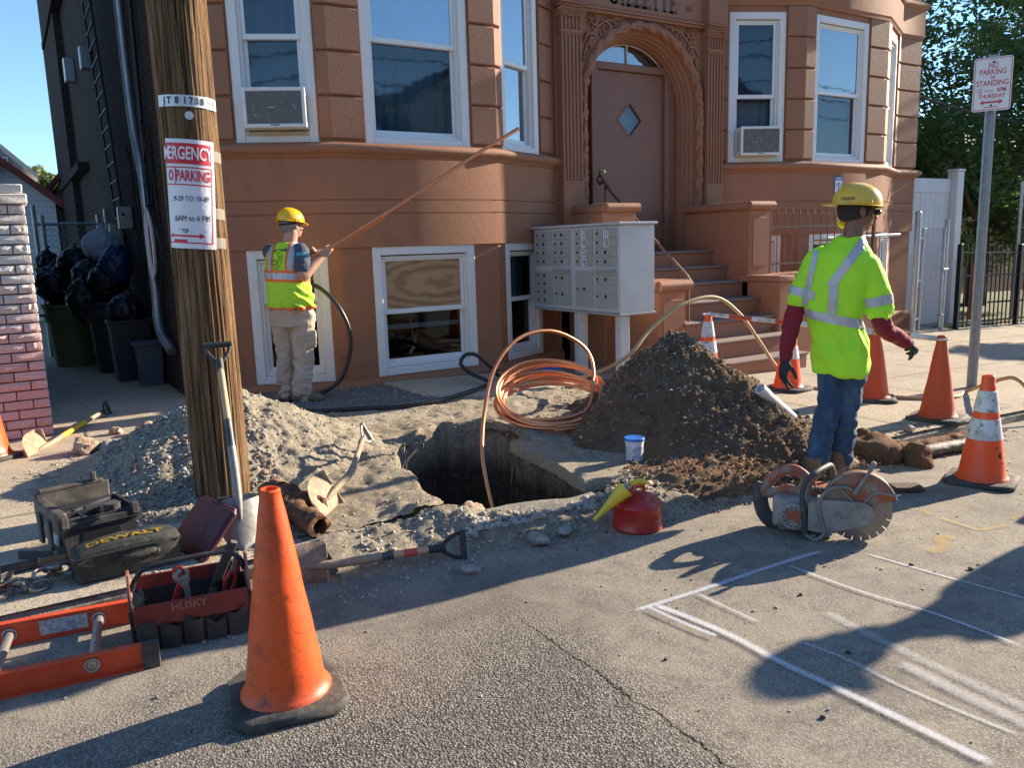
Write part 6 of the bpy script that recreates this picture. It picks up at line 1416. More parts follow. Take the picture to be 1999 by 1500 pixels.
mb = MB(); mb.tube([(x, BY-.029, z) for x, z in G], .0045, 6); mb.tube(spline([(BX-.09, BY-.034, BZ+.10), (BX-.0, BY-.036, BZ+.03), (BX+.07, BY-.03, BZ+.09), (BX+.17, BY-.03, BZ+.085)], 6), .007, 6); mb.build('guard_rim', SGY, SW)
mb = MB(); A = [(-.255, .055), (-.19, .046), (-.10, .062), (.0, .092), (.045, .115), (.062, .150), (.048, .188), (.01, .208), (-.10, .212), (-.235, .210), (-.255, .19)]; mb.prism(A, BY-.062, BY-.032, XZ); bm = None
mb.build('belt_arm', SGY, SW, smooth=30)
mb = MB(); mb.cyl((-.11, BY-.070, .135), (-.11, BY-.060, .135), .016, 18); mb.cyl((-.11, BY-.076, .135), (-.11, BY-.069, .135), .009, 6)
for x, z in ((-.215, .19), (-.215, .075), (-.06, .135)): mb.cyl((x, BY-.067, z), (x, BY-.06, z), .008, 6)
mb.build('bolt', STEEL, SW)
mb = MB(); mb.box(-.43, -.20, -.075, .14, .045, .20, .03); mb.box(-.40, -.10, -.04, .12, .02, .08, .015); mb.cyl((-.325, -.105, .115), (-.325, -.06, .115), .068, 28); mb = remesh(mb, .006, 3); displace(mb, lambda p, n_: .0015*fbm(p, 40)); mb.build('engine_housing', SGY, SW, smooth=50)
mb = MB(); mb.cyl((-.325, -.112, .118), (-.325, -.100, .118), .036, 24); mb.build('starter_cover', SO, SW)
mb = MB()
for q in range(14): a = q*2*pi/14; mb.box(-.325+.05*cos(a)-.006, -.325+.05*cos(a)+.006, -.108, -.104, .115+.05*sin(a)-.003, .115+.05*sin(a)+.003)
mb.build('cooling_slot', SBK, SW, smooth=0)
# rear handle: orange loop
mb = MB(); H = spline([(-.23, .02, .215), (-.27, .02, .285), (-.33, .02, .318), (-.40, .02, .300), (-.455, .02, .245), (-.475, .02, .20), (-.42, .02, .195), (-.36, .02, .215), (-.30, .02, .21)], 6, closed=True); mb.tube(H, .024, 12, closed=True, ell=(1.15, .85)); mb.box(-.30, -.21, -.01, .06, .19, .26, .02); mb = remesh(mb, .006, 3); mb.build('rear_handle', SO, SW, smooth=60)
mb = MB(); mb.box(-.42, -.36, .0, .04, .175, .205, .008); mb.cyl((-.395, -.03, .15), (-.395, .07, .15), .035, 18); mb.build('trigger', SBK, SW)
mb = MB(); mb.tube(spline([(-.475, .02, .235), (-.495, .02, .18), (-.485, .02, .11), (-.455, .02, .06), (-.40, .02, .03)], 6), .022, 10, ell=(1.8, .6)); mb.build('rear_skid', SBK, SW)
mb = MB(); mb.tube(spline([(-.265, -.10, .03), (-.275, -.105, .12), (-.285, -.10, .21), (-.270, -.09, .29), (-.225, -.05, .325), (-.175, .03, .335), (-.14, .10, .325), (-.12, .13, .26), (-.12, .13, .16)], 7), .0145, 12); mb.build('front_handle', SBK, SW)
mb = MB(); mb.tube(spline([(-.265, -.108, .03), (-.215, -.112, .012), (-.175, -.112, .05), (-.195, -.112, .13), (-.205, -.11, .20), (-.16, -.10, .262), (-.08, -.085, .275), (-.045, -.08, .262)], 7), .0085, 10); mb.build('steel_tube', STEEL, SW)
mb = MB(); mb.tube(spline([(-.035, -.085, .245), (-.01, -.085, .29), (.025, -.08, .345), (.045, -.07, .385)], 5), [.012]*4+[.009]*8+[.012]*4, 10); mb.sphere((.047, -.07, .39), .015, 10); mb.build('guard_lever', SGY, SW)
mb = MB(); mb.tube([(-.235+.04*k/26+.0, -.02+.014*cos(k*1.3), .235+.014*sin(k*1.3)) for k in range(40)], .0025, 5); mb.build('spring', STEEL, SW)
mb = MB(); mb.box(-.23, -.12, -.02, .10, .205, .245, .015); mb.build('top_cover', SO, SW)
mb = MB(); mb.box(-.24, -.215, -.10, -.07, -.002, .03, .004); mb.box(-.36, -.33, .06, .09, -.002, .03, .004); mb.cyl((-.155, -.09, .045), (-.155, -.02, .045), .022, 16); mb.build('foot', SGY, SW)

# ---- street sign
SS = thing('parking_sign_post', 'perforated steel post with a red and white no parking sign', 'sign', (7.75, 4.15, zs(7.75, 4.15)), radians(-60))
PST = MAT('galvanised_post', (.33, .35, .37), .5, metal=.6, layers=((20, .4, .65, (.26, .28, .30)),))
mb = MB(); H_ = 3.04; mb.box(-.03, -.024, -.02, .02, 0, H_, .001); mb.box(.024, .03, -.02, .02, 0, H_, .001); mb.box(-.024, .024, .014, .02, 0, H_, .001); mb.box(-.044, -.0301, -.022, -.018, 0, H_); mb.box(.0301, .044, -.022, -.018, 0, H_); mb.build('post', PST, SS)
mb = MB()
for k in range(int(H_/.0254/1.0)-2):
    mb.cyl((0, .0135, .06+k*.0254), (0, .0128, .06+k*.0254), .0052, 8)
mb.build('post_holes', DARKMET, SS, smooth=0)
SWH = MAT('white_sign_sheet', (.70, .70, .72), .4); SRD = MAT('red_sign_paint', (.50, .03, .045), .45)
def rrect(w_, h_, r, n=6): return [(sx*(w_-r)+r*cos(a0+pi/2*k/n), sz*(h_-r)+r*sin(a0+pi/2*k/n)) for sx, sz, a0 in ((1, 1, 0), (-1, 1, pi/2), (-1, -1, pi), (1, -1, 3*pi/2)) for k in range(n+1)]
ZS2 = 2.78; TS = Matrix(((1, 0, 0, 0), (0, 0, 1, -.028), (0, 1, 0, ZS2), (0, 0, 0, 1)))
mb = MB(); mb.prism(rrect(.152, .232, .025), -.001, .001, TS); mb.build('sign_plate', SWH, SS, smooth=30)
mb = MB(); o1, o2 = rrect(.144, .224, .020), rrect(.138, .218, .016); n = len(o1); mb.add([(x, -.0298, z+ZS2) for x, z in o1]+[(x, -.0298, z+ZS2) for x, z in o2], [(i, (i+1) % n, n+(i+1) % n, n+i) for i in range(n)]); mb.build('red_border', SRD, SS, smooth=0)
m = MB()
for s_, sz, z, sx in (('NO', .068, .160, .72), ('PARKING', .068, .104, .74), ('OR', .034, .056, .8), ('STANDING', .068, .008, .74), ('12', .052, -.055, .8), ('4PM', .052, -.055, .8), ('THURSDAY', .048, -.105, .86)):
    dx = {'12': -.098, '4PM': .074}.get(s_, 0); text_mb(s_, sz, .0006, T=xf((dx, -.0300, ZS2+z)), sx=sx, bold=.0008, mb=m)
text_mb('NOON-', .027, .0006, T=xf((-.022, -.0300, ZS2-.058)), sx=.8, mb=m)
for s_ in (-1, 1): m.add([(s_*.03, -.0301, ZS2-.148), (s_*.062, -.0301, ZS2-.148), (s_*.062, -.0301, ZS2-.132), (s_*.088, -.0301, ZS2-.156), (s_*.062, -.0301, ZS2-.180), (s_*.062, -.0301, ZS2-.164), (s_*.03, -.0301, ZS2-.164)], [tuple(range(7))[::s_]])
m.add([(-.032, -.0302, ZS2-.148), (.032, -.0302, ZS2-.148), (.032, -.0302, ZS2-.164), (-.032, -.0302, ZS2-.164)], [(0, 1, 2, 3)]); m.add([(-.06, -.0301, ZS2-.202), (.06, -.0301, ZS2-.202), (.06, -.0301, ZS2-.196), (-.06, -.0301, ZS2-.196)], [(0, 1, 2, 3)])
m.build('sign_lettering', SRD, SS, smooth=0)
mb = MB(); 
for z in (.19, -.185): mb.cyl((0, -.036, ZS2+z), (0, -.028, ZS2+z), .009, 8)
mb.build('bolt', DARKMET, SS)
# ================================================= PEOPLE
from mathutils.bvhtree import BVHTree
SKIN = MAT('skin', (.50, .27, .18), .55, spec=.35, layers=((9, .45, .7, (.44, .22, .15)),), bump=(('noise', 120, .15),))
SKIN2 = MAT('tanned_skin', (.23, .115, .068), .5, spec=.35, layers=((9, .45, .7, (.19, .095, .058)),), bump=(('noise', 120, .15),))
LIME = MAT('fluorescent_lime_cloth', (.46, .92, .03), .75, layers=((6, .45, .75, (.40, .82, .03)),), bump=(('noise', 260, .15), ('noise', 11, .30)))
LIMEV = MAT('fluorescent_vest_mesh', (.44, .74, .03), .75, layers=((8, .50, .70, (.36, .60, .03)), (5.0, .62, .72, (.14, .20, .04))), bump=(('noise', 240, .2), ('noise', 11, .4)))
VOR = MAT('fluorescent_orange_trim', (.88, .17, .015), .6, layers=((16, .6, .75, (.6, .15, .03)),))
SILV = MAT('silver_reflective_tape', (.50, .49, .50), .35, metal=.2, layers=((12, .45, .7, (.42, .41, .42)),), bump=(('noise', 30, .3),))
MAROON = MAT('dark_red_sleeve_cloth', (.25, .014, .032), .85, layers=((7, .45, .7, (.19, .012, .026)),), bump=(('noise', 230, .15), ('noise', 16, .45)))
def denim_fn(nt, co, cur, b):
    mp = nt.nodes.new('ShaderNodeMapping'); mp.inputs['Scale'].default_value = (1, 1, .35); nt.links.new(co, mp.inputs[0])
    f = _tex(nt, 'noise', 7, mp.outputs[0], 6, .7)
    c = _mix(nt, _ramp(nt, f, .42, .72), (.024, .062, .125), (.10, .19, .29)); return _mix(nt, _ramp(nt, _tex(nt, 'noise', 200, co, 2), .4, .6, 0, .35), c, (.015, .035, .08))
DENIM = MAT('blue_denim', (.04, .09, .17), .85, fn=denim_fn, bump=(('noise', 150, .2), ('noise', 12, .5)))
KHAKI = MAT('khaki_work_cotton', (.48, .38, .29), .88, layers=((6, .42, .7, (.39, .30, .225)), (3, .62, .75, (.28, .22, .16))), bump=(('noise', 170, .15), ('noise', 12, .5)))
SLATE = MAT('slate_blue_shirt', (.055, .075, .105), .85, layers=((9, .45, .7, (.075, .10, .135)),), bump=(('noise', 200, .2), ('noise', 14, .3))); TEAL = MAT('teal_stripe', (.10, .34, .40), .8)
BOOT = MAT('tan_suede_boot', (.20, .145, .085), .85, layers=((9, .45, .7, (.13, .09, .055)),), bump=(('noise', 60, .4),)); SOLE = MAT('dark_rubber_sole', (.03, .027, .024), .8)
HATY = MAT('yellow_hard_hat', (.80, .50, .045), .28, spec=.5, coat=.3, layers=((7, .6, .78, (.70, .44, .06)),)); HATG = MAT('bright_yellow_hard_hat', (.88, .50, .008), .26, coat=.3)
HAIRD = MAT('black_hair', (.030, .024, .021), .75, bump=(('noise', 90, .6),)); HAIRG = MAT('greying_hair', (.13, .12, .115), .7, layers=((60, .4, .6, (.32, .31, .30)),), bump=(('noise', 120, .6),))
GLOVE = MAT('dark_grey_knit_glove', (.028, .030, .034), .8, bump=(('noise', 120, .4),)); LENS = MAT('dark_safety_lens', (.01, .01, .012), .08, coat=.5)

def loft(mb, rings, n=28):
    """rings: (cx, cy, z, rx, ry, yaw)"""
    vs = []
    for cx, cy, z, rx, ry, yw in rings:
        for i in range(n):
            a = 2*pi*i/n; u, v = rx*cos(a), ry*sin(a); u = math.copysign(abs(u/rx)**.86*rx, u) if rx else 0; vs.append((cx+u*cos(yw)-v*sin(yw), cy+u*sin(yw)+v*cos(yw), z))
    m = len(rings); mb.add(vs, [(k*n+i, k*n+(i+1) % n, (k+1)*n+(i+1) % n, (k+1)*n+i) for k in range(m-1) for i in range(n)]+[tuple(range(n))[::-1], tuple(range((m-1)*n, m*n))])
def limb(mb, pts, rad, sub=6, n=16, ell=None):
    P = spline(pts, sub); m = len(pts)-1; Rr = []
    for i in range(len(P)):
        t = i/sub; k = min(int(t), m-1); f = t-k; Rr.append(rad[k]+(rad[k+1]-rad[k])*f)
    mb.tube(P, Rr, n, ell=ell); mb.sphere(tuple(P[0]), Rr[0]*.98, 12); mb.sphere(tuple(P[-1]), Rr[-1]*.98, 12)
def head(mb, c, f, up=Vector((0, 0, 1)), k=1.0):
    f = Vector(f).normalized(); s = f.cross(up).normalized(); u = s.cross(f); c = Vector(c)
    M = Matrix(((s.x, f.x, u.x, c.x), (s.y, f.y, u.y, c.y), (s.z, f.z, u.z, c.z), (0, 0, 0, 1))) @ Matrix.Scale(k, 4)
    mb.sphere((0, -.012, .022), (.077, .097, .092), 20, M); mb.sphere((0, .018, -.035), (.063, .072, .075), 18, M); mb.sphere((0, .046, -.082), (.034, .035, .030), 14, M)
    mb.tube([(0, .085, .012), (0, .100, -.018), (0, .106, -.032), (0, .088, -.040)], [.010, .013, .016, .012], 10, T=M)
    mb.sphere((0, .082, -.062), (.026, .012, .006), 10, M); mb.sphere((0, .080, -.072), (.022, .012, .006), 10, M)
    for q in (-1, 1):
        mb.sphere((q*.031, .074, .004), (.016, .012, .010), 10, M); mb.sphere((q*.03, .080, .026), (.024, .012, .007), 10, M); mb.sphere((q*.045, .052, -.035), (.022, .022, .020), 10, M)
        mb.sphere((0, 0, 0), (.009, .018, .030), 12, M @ xf((q*.079, -.008, -.006), rz=q*.35)); mb.sphere((q*.077, -.003, -.028), (.008, .009, .010), 8, M)
    return M
def hand(mb, wrist, d, nrm, curl=.5, side=1, spread=.12, k=1.0, curls=None):
    """d: along the fingers, nrm: out of the palm; side: which way the thumb leaves"""
    d = Vector(d).normalized(); nrm = Vector(nrm); nrm = (nrm-d*nrm.dot(d)).normalized(); w = d.cross(nrm)*side; W = Vector(wrist)
    for q in range(-3, 4): mb.tube([W+w*q*.0055*k, W+d*.045*k+w*q*.0095*k, W+d*.088*k+w*q*.0098*k], [.013*k, .014*k, .011*k], 10)
    for i, (off, L_) in enumerate(((.028, .072), (.010, .082), (-.009, .076), (-.027, .060))):
        cu = (curls[i] if curls else curl*(1+.12*i)); p = W+d*.086*k+w*off*k; ang = .15+cu*.4; pts = [p-d*.015*k, p]; dd = (d+w*spread*(off/.028)).normalized()
        for seg in (.44, .32, .26): v = dd*cos(ang)+nrm*sin(ang); p = p+v*L_*seg*k; pts.append(p); ang += cu
        mb.tube(pts, [.0095*k, .0095*k, .0088*k, .0082*k, .0070*k], 10); mb.sphere(tuple(pts[-1]), .0070*k, 8)
    p = W+d*.022*k+w*.026*k+nrm*.006*k; v1 = (d*.62+w*.62+nrm*(.25+curl*.35)).normalized(); p1 = p+v1*.036*k; v2 = (d*.85+w*.12+nrm*(.30+curl*.5)).normalized(); p2 = p1+v2*.030*k; p3 = p2+(d*.85-w*.10+nrm*(.3+curl*.6)).normalized()*.024*k
    mb.tube([tuple(W+d*.010*k+w*.010*k), tuple(p), tuple(p1), tuple(p2), tuple(p3)], [.014*k, .0135*k, .0115*k, .0100*k, .0080*k], 10); mb.sphere(tuple(p3), .008*k, 8)
def hardhat(M, mat, parent, back=False, k=1.0, tilt=0.0):
    Mt = M @ xf((0, -.008, .040), rx=tilt) @ (Matrix.Rotation(pi, 4, 'Z') if back else Matrix.Identity(4)) @ Matrix.Scale(k, 4)
    mb = MB(); n = 44; rings = []
    for j in range(17):
        ph = pi/2*j/16; rings.append((cos(ph)**.82, sin(ph)))
    vs = []
    for rr, zz in rings:
        for i in range(n):
            a = 2*pi*i/n; ridge = 1+.022*max(0, cos(2*(a-pi/2)))**8*min(1, zz*2.5)*(1 if rr > .02 else 0)
            z = .118*zz+.006*zz*(max(0, 1-abs(rr*cos(a))/.16)) ; vs.append((.112*rr*cos(a)*ridge, .134*rr*sin(a)*ridge, z))
    mb.add(vs, [(k_*n+i, k_*n+(i+1) % n, (k_+1)*n+(i+1) % n, (k_+1)*n+i) for k_ in range(16) for i in range(n)]); mb.build('hat_shell', mat, None, smooth=60)
    shell = bpy.data.objects[-1] if False else [o for o in COL.objects if o.name.startswith('hat_shell')][-1]; shell.parent = parent; shell.data.transform(Mt)
    mb = MB(); B = []
    for (r_, z_) in ((1.0, .012), (1.0, 0), (1.10, -.004), (1.12, -.006), (1.10, -.010), (.985, -.006)):
        for i in range(n):
            a = 2*pi*i/n; ext = max(0, sin(a))**3*.045*(1 if r_ > 1.05 else 0); dz = -.010*max(0, sin(a))**3*(1 if r_ > 1.05 else 0); B.append((.112*r_*cos(a), (.134*r_+ext)*sin(a), z_+dz))
    mb.add(B, [(k_*n+i, k_*n+(i+1) % n, (k_+1)*n+(i+1) % n, (k_+1)*n+i) for k_ in range(5) for i in range(n)]); o = mb.build('hat_brim', mat, parent, smooth=60); o.data.transform(Mt)
    mb = MB()
    for q in (-1, 1): mb.box(q*.116-.006, q*.116+.006, -.025, .025, -.002, .018, .004)
    o = mb.build('hat_side_clip', mat, parent); o.data.transform(Mt); return shell, Mt
def hair_cap(M, mat, parent, low=-.045, k=1.04, back=True):
    mb = MB(); mb.sphere((0, -.014, .018), (.080*k, .100*k, .095*k), 24); mb.sphere((0, -.035, -.018), (.070*k, .070*k, .055*k), 20); mb = remesh(mb, .006, 3)
    bm = bmesh.new(); me = bpy.data.meshes.new('t'); me.from_pydata(mb.v, [], mb.f); bm.from_mesh(me)
    bmesh.ops.bisect_plane(bm, geom=bm.verts[:]+bm.edges[:]+bm.faces[:], plane_co=(0, .0, low), plane_no=(0, -.30, .95), clear_inner=True)
    bmesh.ops.bisect_plane(bm, geom=bm.verts[:]+bm.edges[:]+bm.faces[:], plane_co=(0, .040, 0), plane_no=(0, -1, .3), clear_inner=True)
    bm.verts.index_update(); q = MB(); q.add([v.co[:] for v in bm.verts], [[v.index for v in f.verts] for f in bm.faces]); bm.free()
    displace(q, lambda p, n_: .002*fbm(p, 60, 2)); o = q.build('hair', mat, parent, smooth=70); o.data.transform(M); return o
def folds(mb, amp, sc=7, vert=.5, z0=None):
    def fn(p, n_):
        q = Vector((p.x, p.y, p.z*vert)); a = fbm(q, sc, 3); b_ = abs(fbm((p.x+.35*p.z, p.y+.25*p.z, p.z*.9), sc*1.25, 2)); return amp*(a*.8-b_*1.3+.25)
    return displace(mb, fn)
def boot(mb, a, d, L_=.28, k=1.0):
    a = Vector(a); d = Vector((d[0], d[1], 0)).normalized(); w = Vector((-d.y, d.x, 0)); g = a.z
    T = Matrix(((w.x, d.x, 0, a.x), (w.y, d.y, 0, a.y), (0, 0, 1, 0), (0, 0, 0, 1)))
    mb.tube([(0, -.075, g+.055), (0, -.02, g+.055), (0, .06, g+.048), (0, .13, g+.042), (0, .175, g+.036)], [.044, .050, .047, .046, .030], 16, T=T, ell=(1, .92)); mb.sphere((0, .145, g+.036), (.044, .050, .034), 14, T); mb.sphere((0, -.06, g+.045), (.038, .040, .042), 12, T)
    mb.tube([(0, -.03, g+.04), (0, -.035, g+.11), (0, -.035, g+.16)], [.048, .046, .050], 16, T=T); return T
def sole(mb, T, g):
    P = [(.036*sin(t)*(1.15 if cos(t) > 0 else .95), .045+.135*cos(t)) for t in [2*pi*i/28 for i in range(28)]]; mb.prism(P, g-.002, g+.022, T)
def bvh_of(mb): return BVHTree.FromPolygons([Vector(v) for v in mb.v], [list(f) for f in mb.f])
def decal_line(bvh, pts, origin_dir, r, mb, off=.0015):
    out = []
    for p in pts:
        h = bvh.ray_cast(Vector(p)-Vector(origin_dir)*.6, Vector(origin_dir))
        if h[0] is not None: out.append(tuple(h[0]-Vector(origin_dir)*off))
    if len(out) > 1: mb.tube(out, r, 5)

def worker_right():
    th = atan2(4.17, 3.05); gz = S(4.17)
    W = thing('person', 'person in a lime shirt and yellow hard hat, standing in jeans behind the saw', 'person', (4.17, 3.05, gz), -th)
    dz = -gz       # measured heights are above the datum
    Z = lambda z: z+dz
    hf = Vector((.90, .44, -.06)).normalized(); hc = Vector((.085, .02, Z(1.575)))
    tw = radians(-22)
    sb = MB(); M = head(sb, hc, hf)
    limb(sb, [(.055, .0, Z(1.33)), (.066, .005, Z(1.42)), (.078, .015, Z(1.52))], [.066, .058, .056])
    loft(sb, [(0, 0, Z(.82), .12, .09, tw), (-.01, 0, Z(1.0), .125, .09, tw), (.0, 0, Z(1.2), .15, .10, tw), (.02, 0, Z(1.33), .13, .08, tw), (.04, 0, Z(1.40), .07, .06, tw)])
    LS, LE, LW = Vector((-.125, .01, Z(1.315))), Vector((-.236, .0, Z(.955))), Vector((-.268, -.03, Z(.715)))
    RS_, RE, RW = Vector((.160, -.01, Z(1.265))), Vector((.245, -.01, Z(.905))), Vector((.372, .13, Z(.80)))
    limb(sb, [LS, LE, LW], [.045, .038, .027]); limb(sb, [RS_, RE, RW], [.045, .038, .027])
    pass
    hipL, kneeL, ankL = Vector((-.015, .0, Z(.86))), Vector((-.018, .0, Z(.47))), Vector((-.088, -.09, .075)); hipR, kneeR, ankR = Vector((.105, .01, Z(.86))), Vector((.085, .05, Z(.47))), Vector((.050, .10, .075))
    limb(sb, [Vector((.0, .01, Z(.80))), kneeL, ankL], [.06, .05, .035]); limb(sb, [Vector((.06, .01, Z(.80))), kneeR, ankR], [.06, .05, .035])
    sb = remesh(sb, .0052, 3, .5); sb.build('body', SKIN2, W, smooth=70)
    # shirt
    sh = MB()
    loft(sh, [(.026, .01, Z(.620), .156, .120, tw), (.027, .01, Z(.70), .158, .122, tw), (.016, .005, Z(.82), .155, .120, tw), (-.018, 0, Z(.95), .152, .115, tw), (-.022, 0, Z(1.06), .168, .122, tw), (-.008, 0, Z(1.18), .182, .128, tw), (.008, 0, Z(1.28), .176, .118, tw), (.022, 0, Z(1.35), .150, .10, tw), (.042, 0, Z(1.405), .095, .078, tw), (.056, .0, Z(1.438), .070, .068, tw)])
    limb(sh, [LS+Vector((.02, 0, .0)), LS.lerp(LE, .45), LS.lerp(LE, .68)], [.074, .070, .071]); limb(sh, [RS_+Vector((-.02, 0, 0)), RS_.lerp(RE, .45), RS_.lerp(RE, .74)], [.080, .078, .082])
    sh = remesh(sh, .0075, 5, .6)
    def sf(p, n_):
        lo = smooth(Z(1.1), Z(.75), p.z); q = fbm((p.x*1.2+.5*p.z, p.y, p.z*.55), 6.5, 3); r = abs(fbm((p.x+.5*p.z, p.y*1.2, p.z*.5), 8, 2)); fl = max(0, 1-(p-Vector((.15, -.06, Z(.72)))).length/.16)
        return (.008+.012*lo)*(q*.9-r*1.4+.3)+.022*fl
    displace(sh, sf); sh.build('shirt', LIME, W, smooth=70)
    def band(base, planes, mat, off=.0035, name='reflective_band'): m = cut_copy(base, planes, off); m.build(name, mat, W, smooth=70)
    tl = Vector((.20, 0, 1)).normalized(); zc = Z(.955); torso = [((-.165, 0, zc), (1, 0, .22)), ((.150, 0, zc), (-1, 0, -.25))]
    band(sh, [((0, 0, zc-.026), tl), ((0, 0, zc+.028), -tl)]+torso, SILV)
    bk = ((0, .02, 0), (0, -1, 0))
    band(sh, [((-.052, 0, 1), (1, 0, -.03)), ((-.004, 0, 1), (-1, 0, .03)), ((0, 0, Z(.985)), tl), ((0, 0, Z(1.18)), (0, 0, -1)), bk], SILV, .0040)
    d = Vector((.135, 0, .21)).normalized(); nn = Vector((d.z, 0, -d.x)); p0 = Vector((-.030, 0, Z(1.17)))
    band(sh, [(p0-nn*.024, nn), (p0+nn*.025, -nn), ((0, 0, Z(1.165)), (0, 0, 1)), ((0, .05, 0), (0, -1, 0))], SILV, .0035)
    band(sh, [((-.163, 0, Z(1.2)), (1, 0, -.16)), ((-.132, 0, Z(1.2)), (-1, 0, .16)), ((0, 0, Z(1.0)), tl), ((0, 0, Z(1.36)), (0, 0, -1)), ((0, .05, 0), (0, -1, 0)), ((-.195, 0, Z(1.2)), (1, 0, 0))], SILV, .0035)
    for A_, B_, t0, t1, sg in ((LS, LE, .50, .63, -1), (RS_, RE, .49, .64, 1)):
        ax = (B_-A_).normalized(); L_ = (B_-A_).length; side_n = Vector((sg, 0, .22)).normalized(); q0 = A_.lerp(B_, .5)-side_n*.068
        band(sh, [(A_+ax*L_*t0, ax), (A_+ax*L_*t1, -ax), (q0, side_n)], SILV, .004)
    # dark red long sleeves
    for nm, A_, B_, C_ in (('l', LS, LE, LW), ('r', RS_, RE, RW)):
        m = MB(); limb(m, [A_.lerp(B_, .5), B_, B_.lerp(C_, .55), C_], [.052, .053, .048, .037]); m = remesh(m, .006, 4); displace(m, lambda p, n_: .0055*(fbm((p.x*.6, p.y*.6, p.z*2.2), 12, 3))-.004*abs(fbm(p, 18, 2))); m.build('sleeve', MAROON, W, smooth=70)
    # gloves
    m = MB(); hand(m, LW+Vector((0, 0, -.015)), (-.12, -.05, -1), (.8, .5, .1), .42, 1, .42, 1.08, curls=(.35, .25, .45, .7)); m.tube([tuple(LW+Vector((0, 0, .02))), tuple(LW+Vector((0, 0, -.03)))], [.034, .031], 14); m = remesh(m, .0042, 2); m.build('glove', GLOVE, W, smooth=70)
    m = MB(); hand(m, RW+Vector((.01, .015, -.005)), (.35, .85, -.25), (-.5, .4, -.7), .95, -1, .1, 1.08); m.tube([tuple(RW), tuple(RW+Vector((.015, .03, -.008)))], [.036, .032], 14); m = remesh(m, .0042, 2); m.build('glove', GLOVE, W, smooth=70)
    # jeans
    m = MB(); loft(m, [(.035, .010, Z(.73), .106, .078, tw), (.032, .010, Z(.84), .095, .070, tw)], 24)
    limb(m, [hipL+Vector((.028, 0, -.11)), hipL.lerp(kneeL, .5), kneeL, kneeL.lerp(ankL, .5), ankL+Vector((.002, 0, .0))], [.072, .077, .070, .067, .064]); limb(m, [hipR+Vector((-.02, 0, -.11)), hipR.lerp(kneeR, .5), kneeR, kneeR.lerp(ankR, .5), ankR], [.074, .081, .070, .066, .062])
    m = remesh(m, .0075, 4); displace(m, lambda p, n_: (.010+.008*smooth(.5, .1, p.z))*(fbm((p.x, p.y, p.z*1.6), 9, 3)*.8-abs(fbm((p.x+.3*p.z, p.y, p.z*1.5), 10, 2))*1.1+.22)); m.build('jeans', DENIM, W, smooth=70)
    m = MB()
    for A_, dd in ((ankL, (.25, 1)), (ankR, (.5, .9))): m2 = MB(); T = boot(m2, (A_.x, A_.y, 0), dd); m2 = remesh(m2, .006, 3); m2.build('boot', BOOT, W, smooth=70); m3 = MB(); sole(m3, T, 0.002); m3.build('boot_sole', SOLE, W)
    hair_cap(M, HAIRD, W, -.034, 1.0); sh_, Mt = hardhat(M, HATY, W, back=True, k=1.02, tilt=-.05)
    # ear defender band, glasses
    m = MB(); m.sphere((-.098, -.03, -.05), (.020, .036, .045), 14, M); m.build('ear_defender', HATY, W)
    m = MB(); m.tube([(.082, -.005, .006), (.085, .04, .010), (.075, .085, .008), (.035, .108, .004), (0, .112, .002)], .0035, 8, T=M); m.build('glasses_frame', SOLE, W)
    m = MB(); m.sphere((.052, .090, -.002), (.026, .016, .018), 12, M); m.sphere((-.03, .10, -.002), (.026, .012, .018), 12, M); m.build('glasses_lens', LENS, W)
    # marks on the hat
    sm = MB(); me = sh_.data; sm.v = [tuple(v.co) for v in me.vertices]; sm.f = [tuple(p.vertices) for p in me.polygons]; bv = bvh_of(sm); m = MB()
    for z, x0, x1 in ((.058, -.045, .012), (.048, -.045, .010), (.038, -.040, .0)):
        decal_line(bv, [(hc.x-.028+x0+(x1-x0)*i/8, hc.y-.3, hc.z+z+.02) for i in range(9)], (0, 1, 0), .0028 if z > .04 else .0012, m)
    decal_line(bv, [(hc.x-.080+.008*cos(t), hc.y-.3, hc.z+.075+.009*sin(t)) for t in [2*pi*i/10 for i in range(11)]], (0, 1, 0), .002, m)
    m.build('hat_marking', MAT('dark_red_print', (.20, .03, .015), .6), W, smooth=0)
    return W
W2 = worker_right(); W2.scale = (1.05, 1.0, 1.0)
W3 = copy_tree(W2); W3.location = (6.36, 1.50, S(6.3)); W3.rotation_euler = (0, 0, radians(65))
W3['label'] = 'person in lime shirt beyond the right edge, casting the big shadow'; 

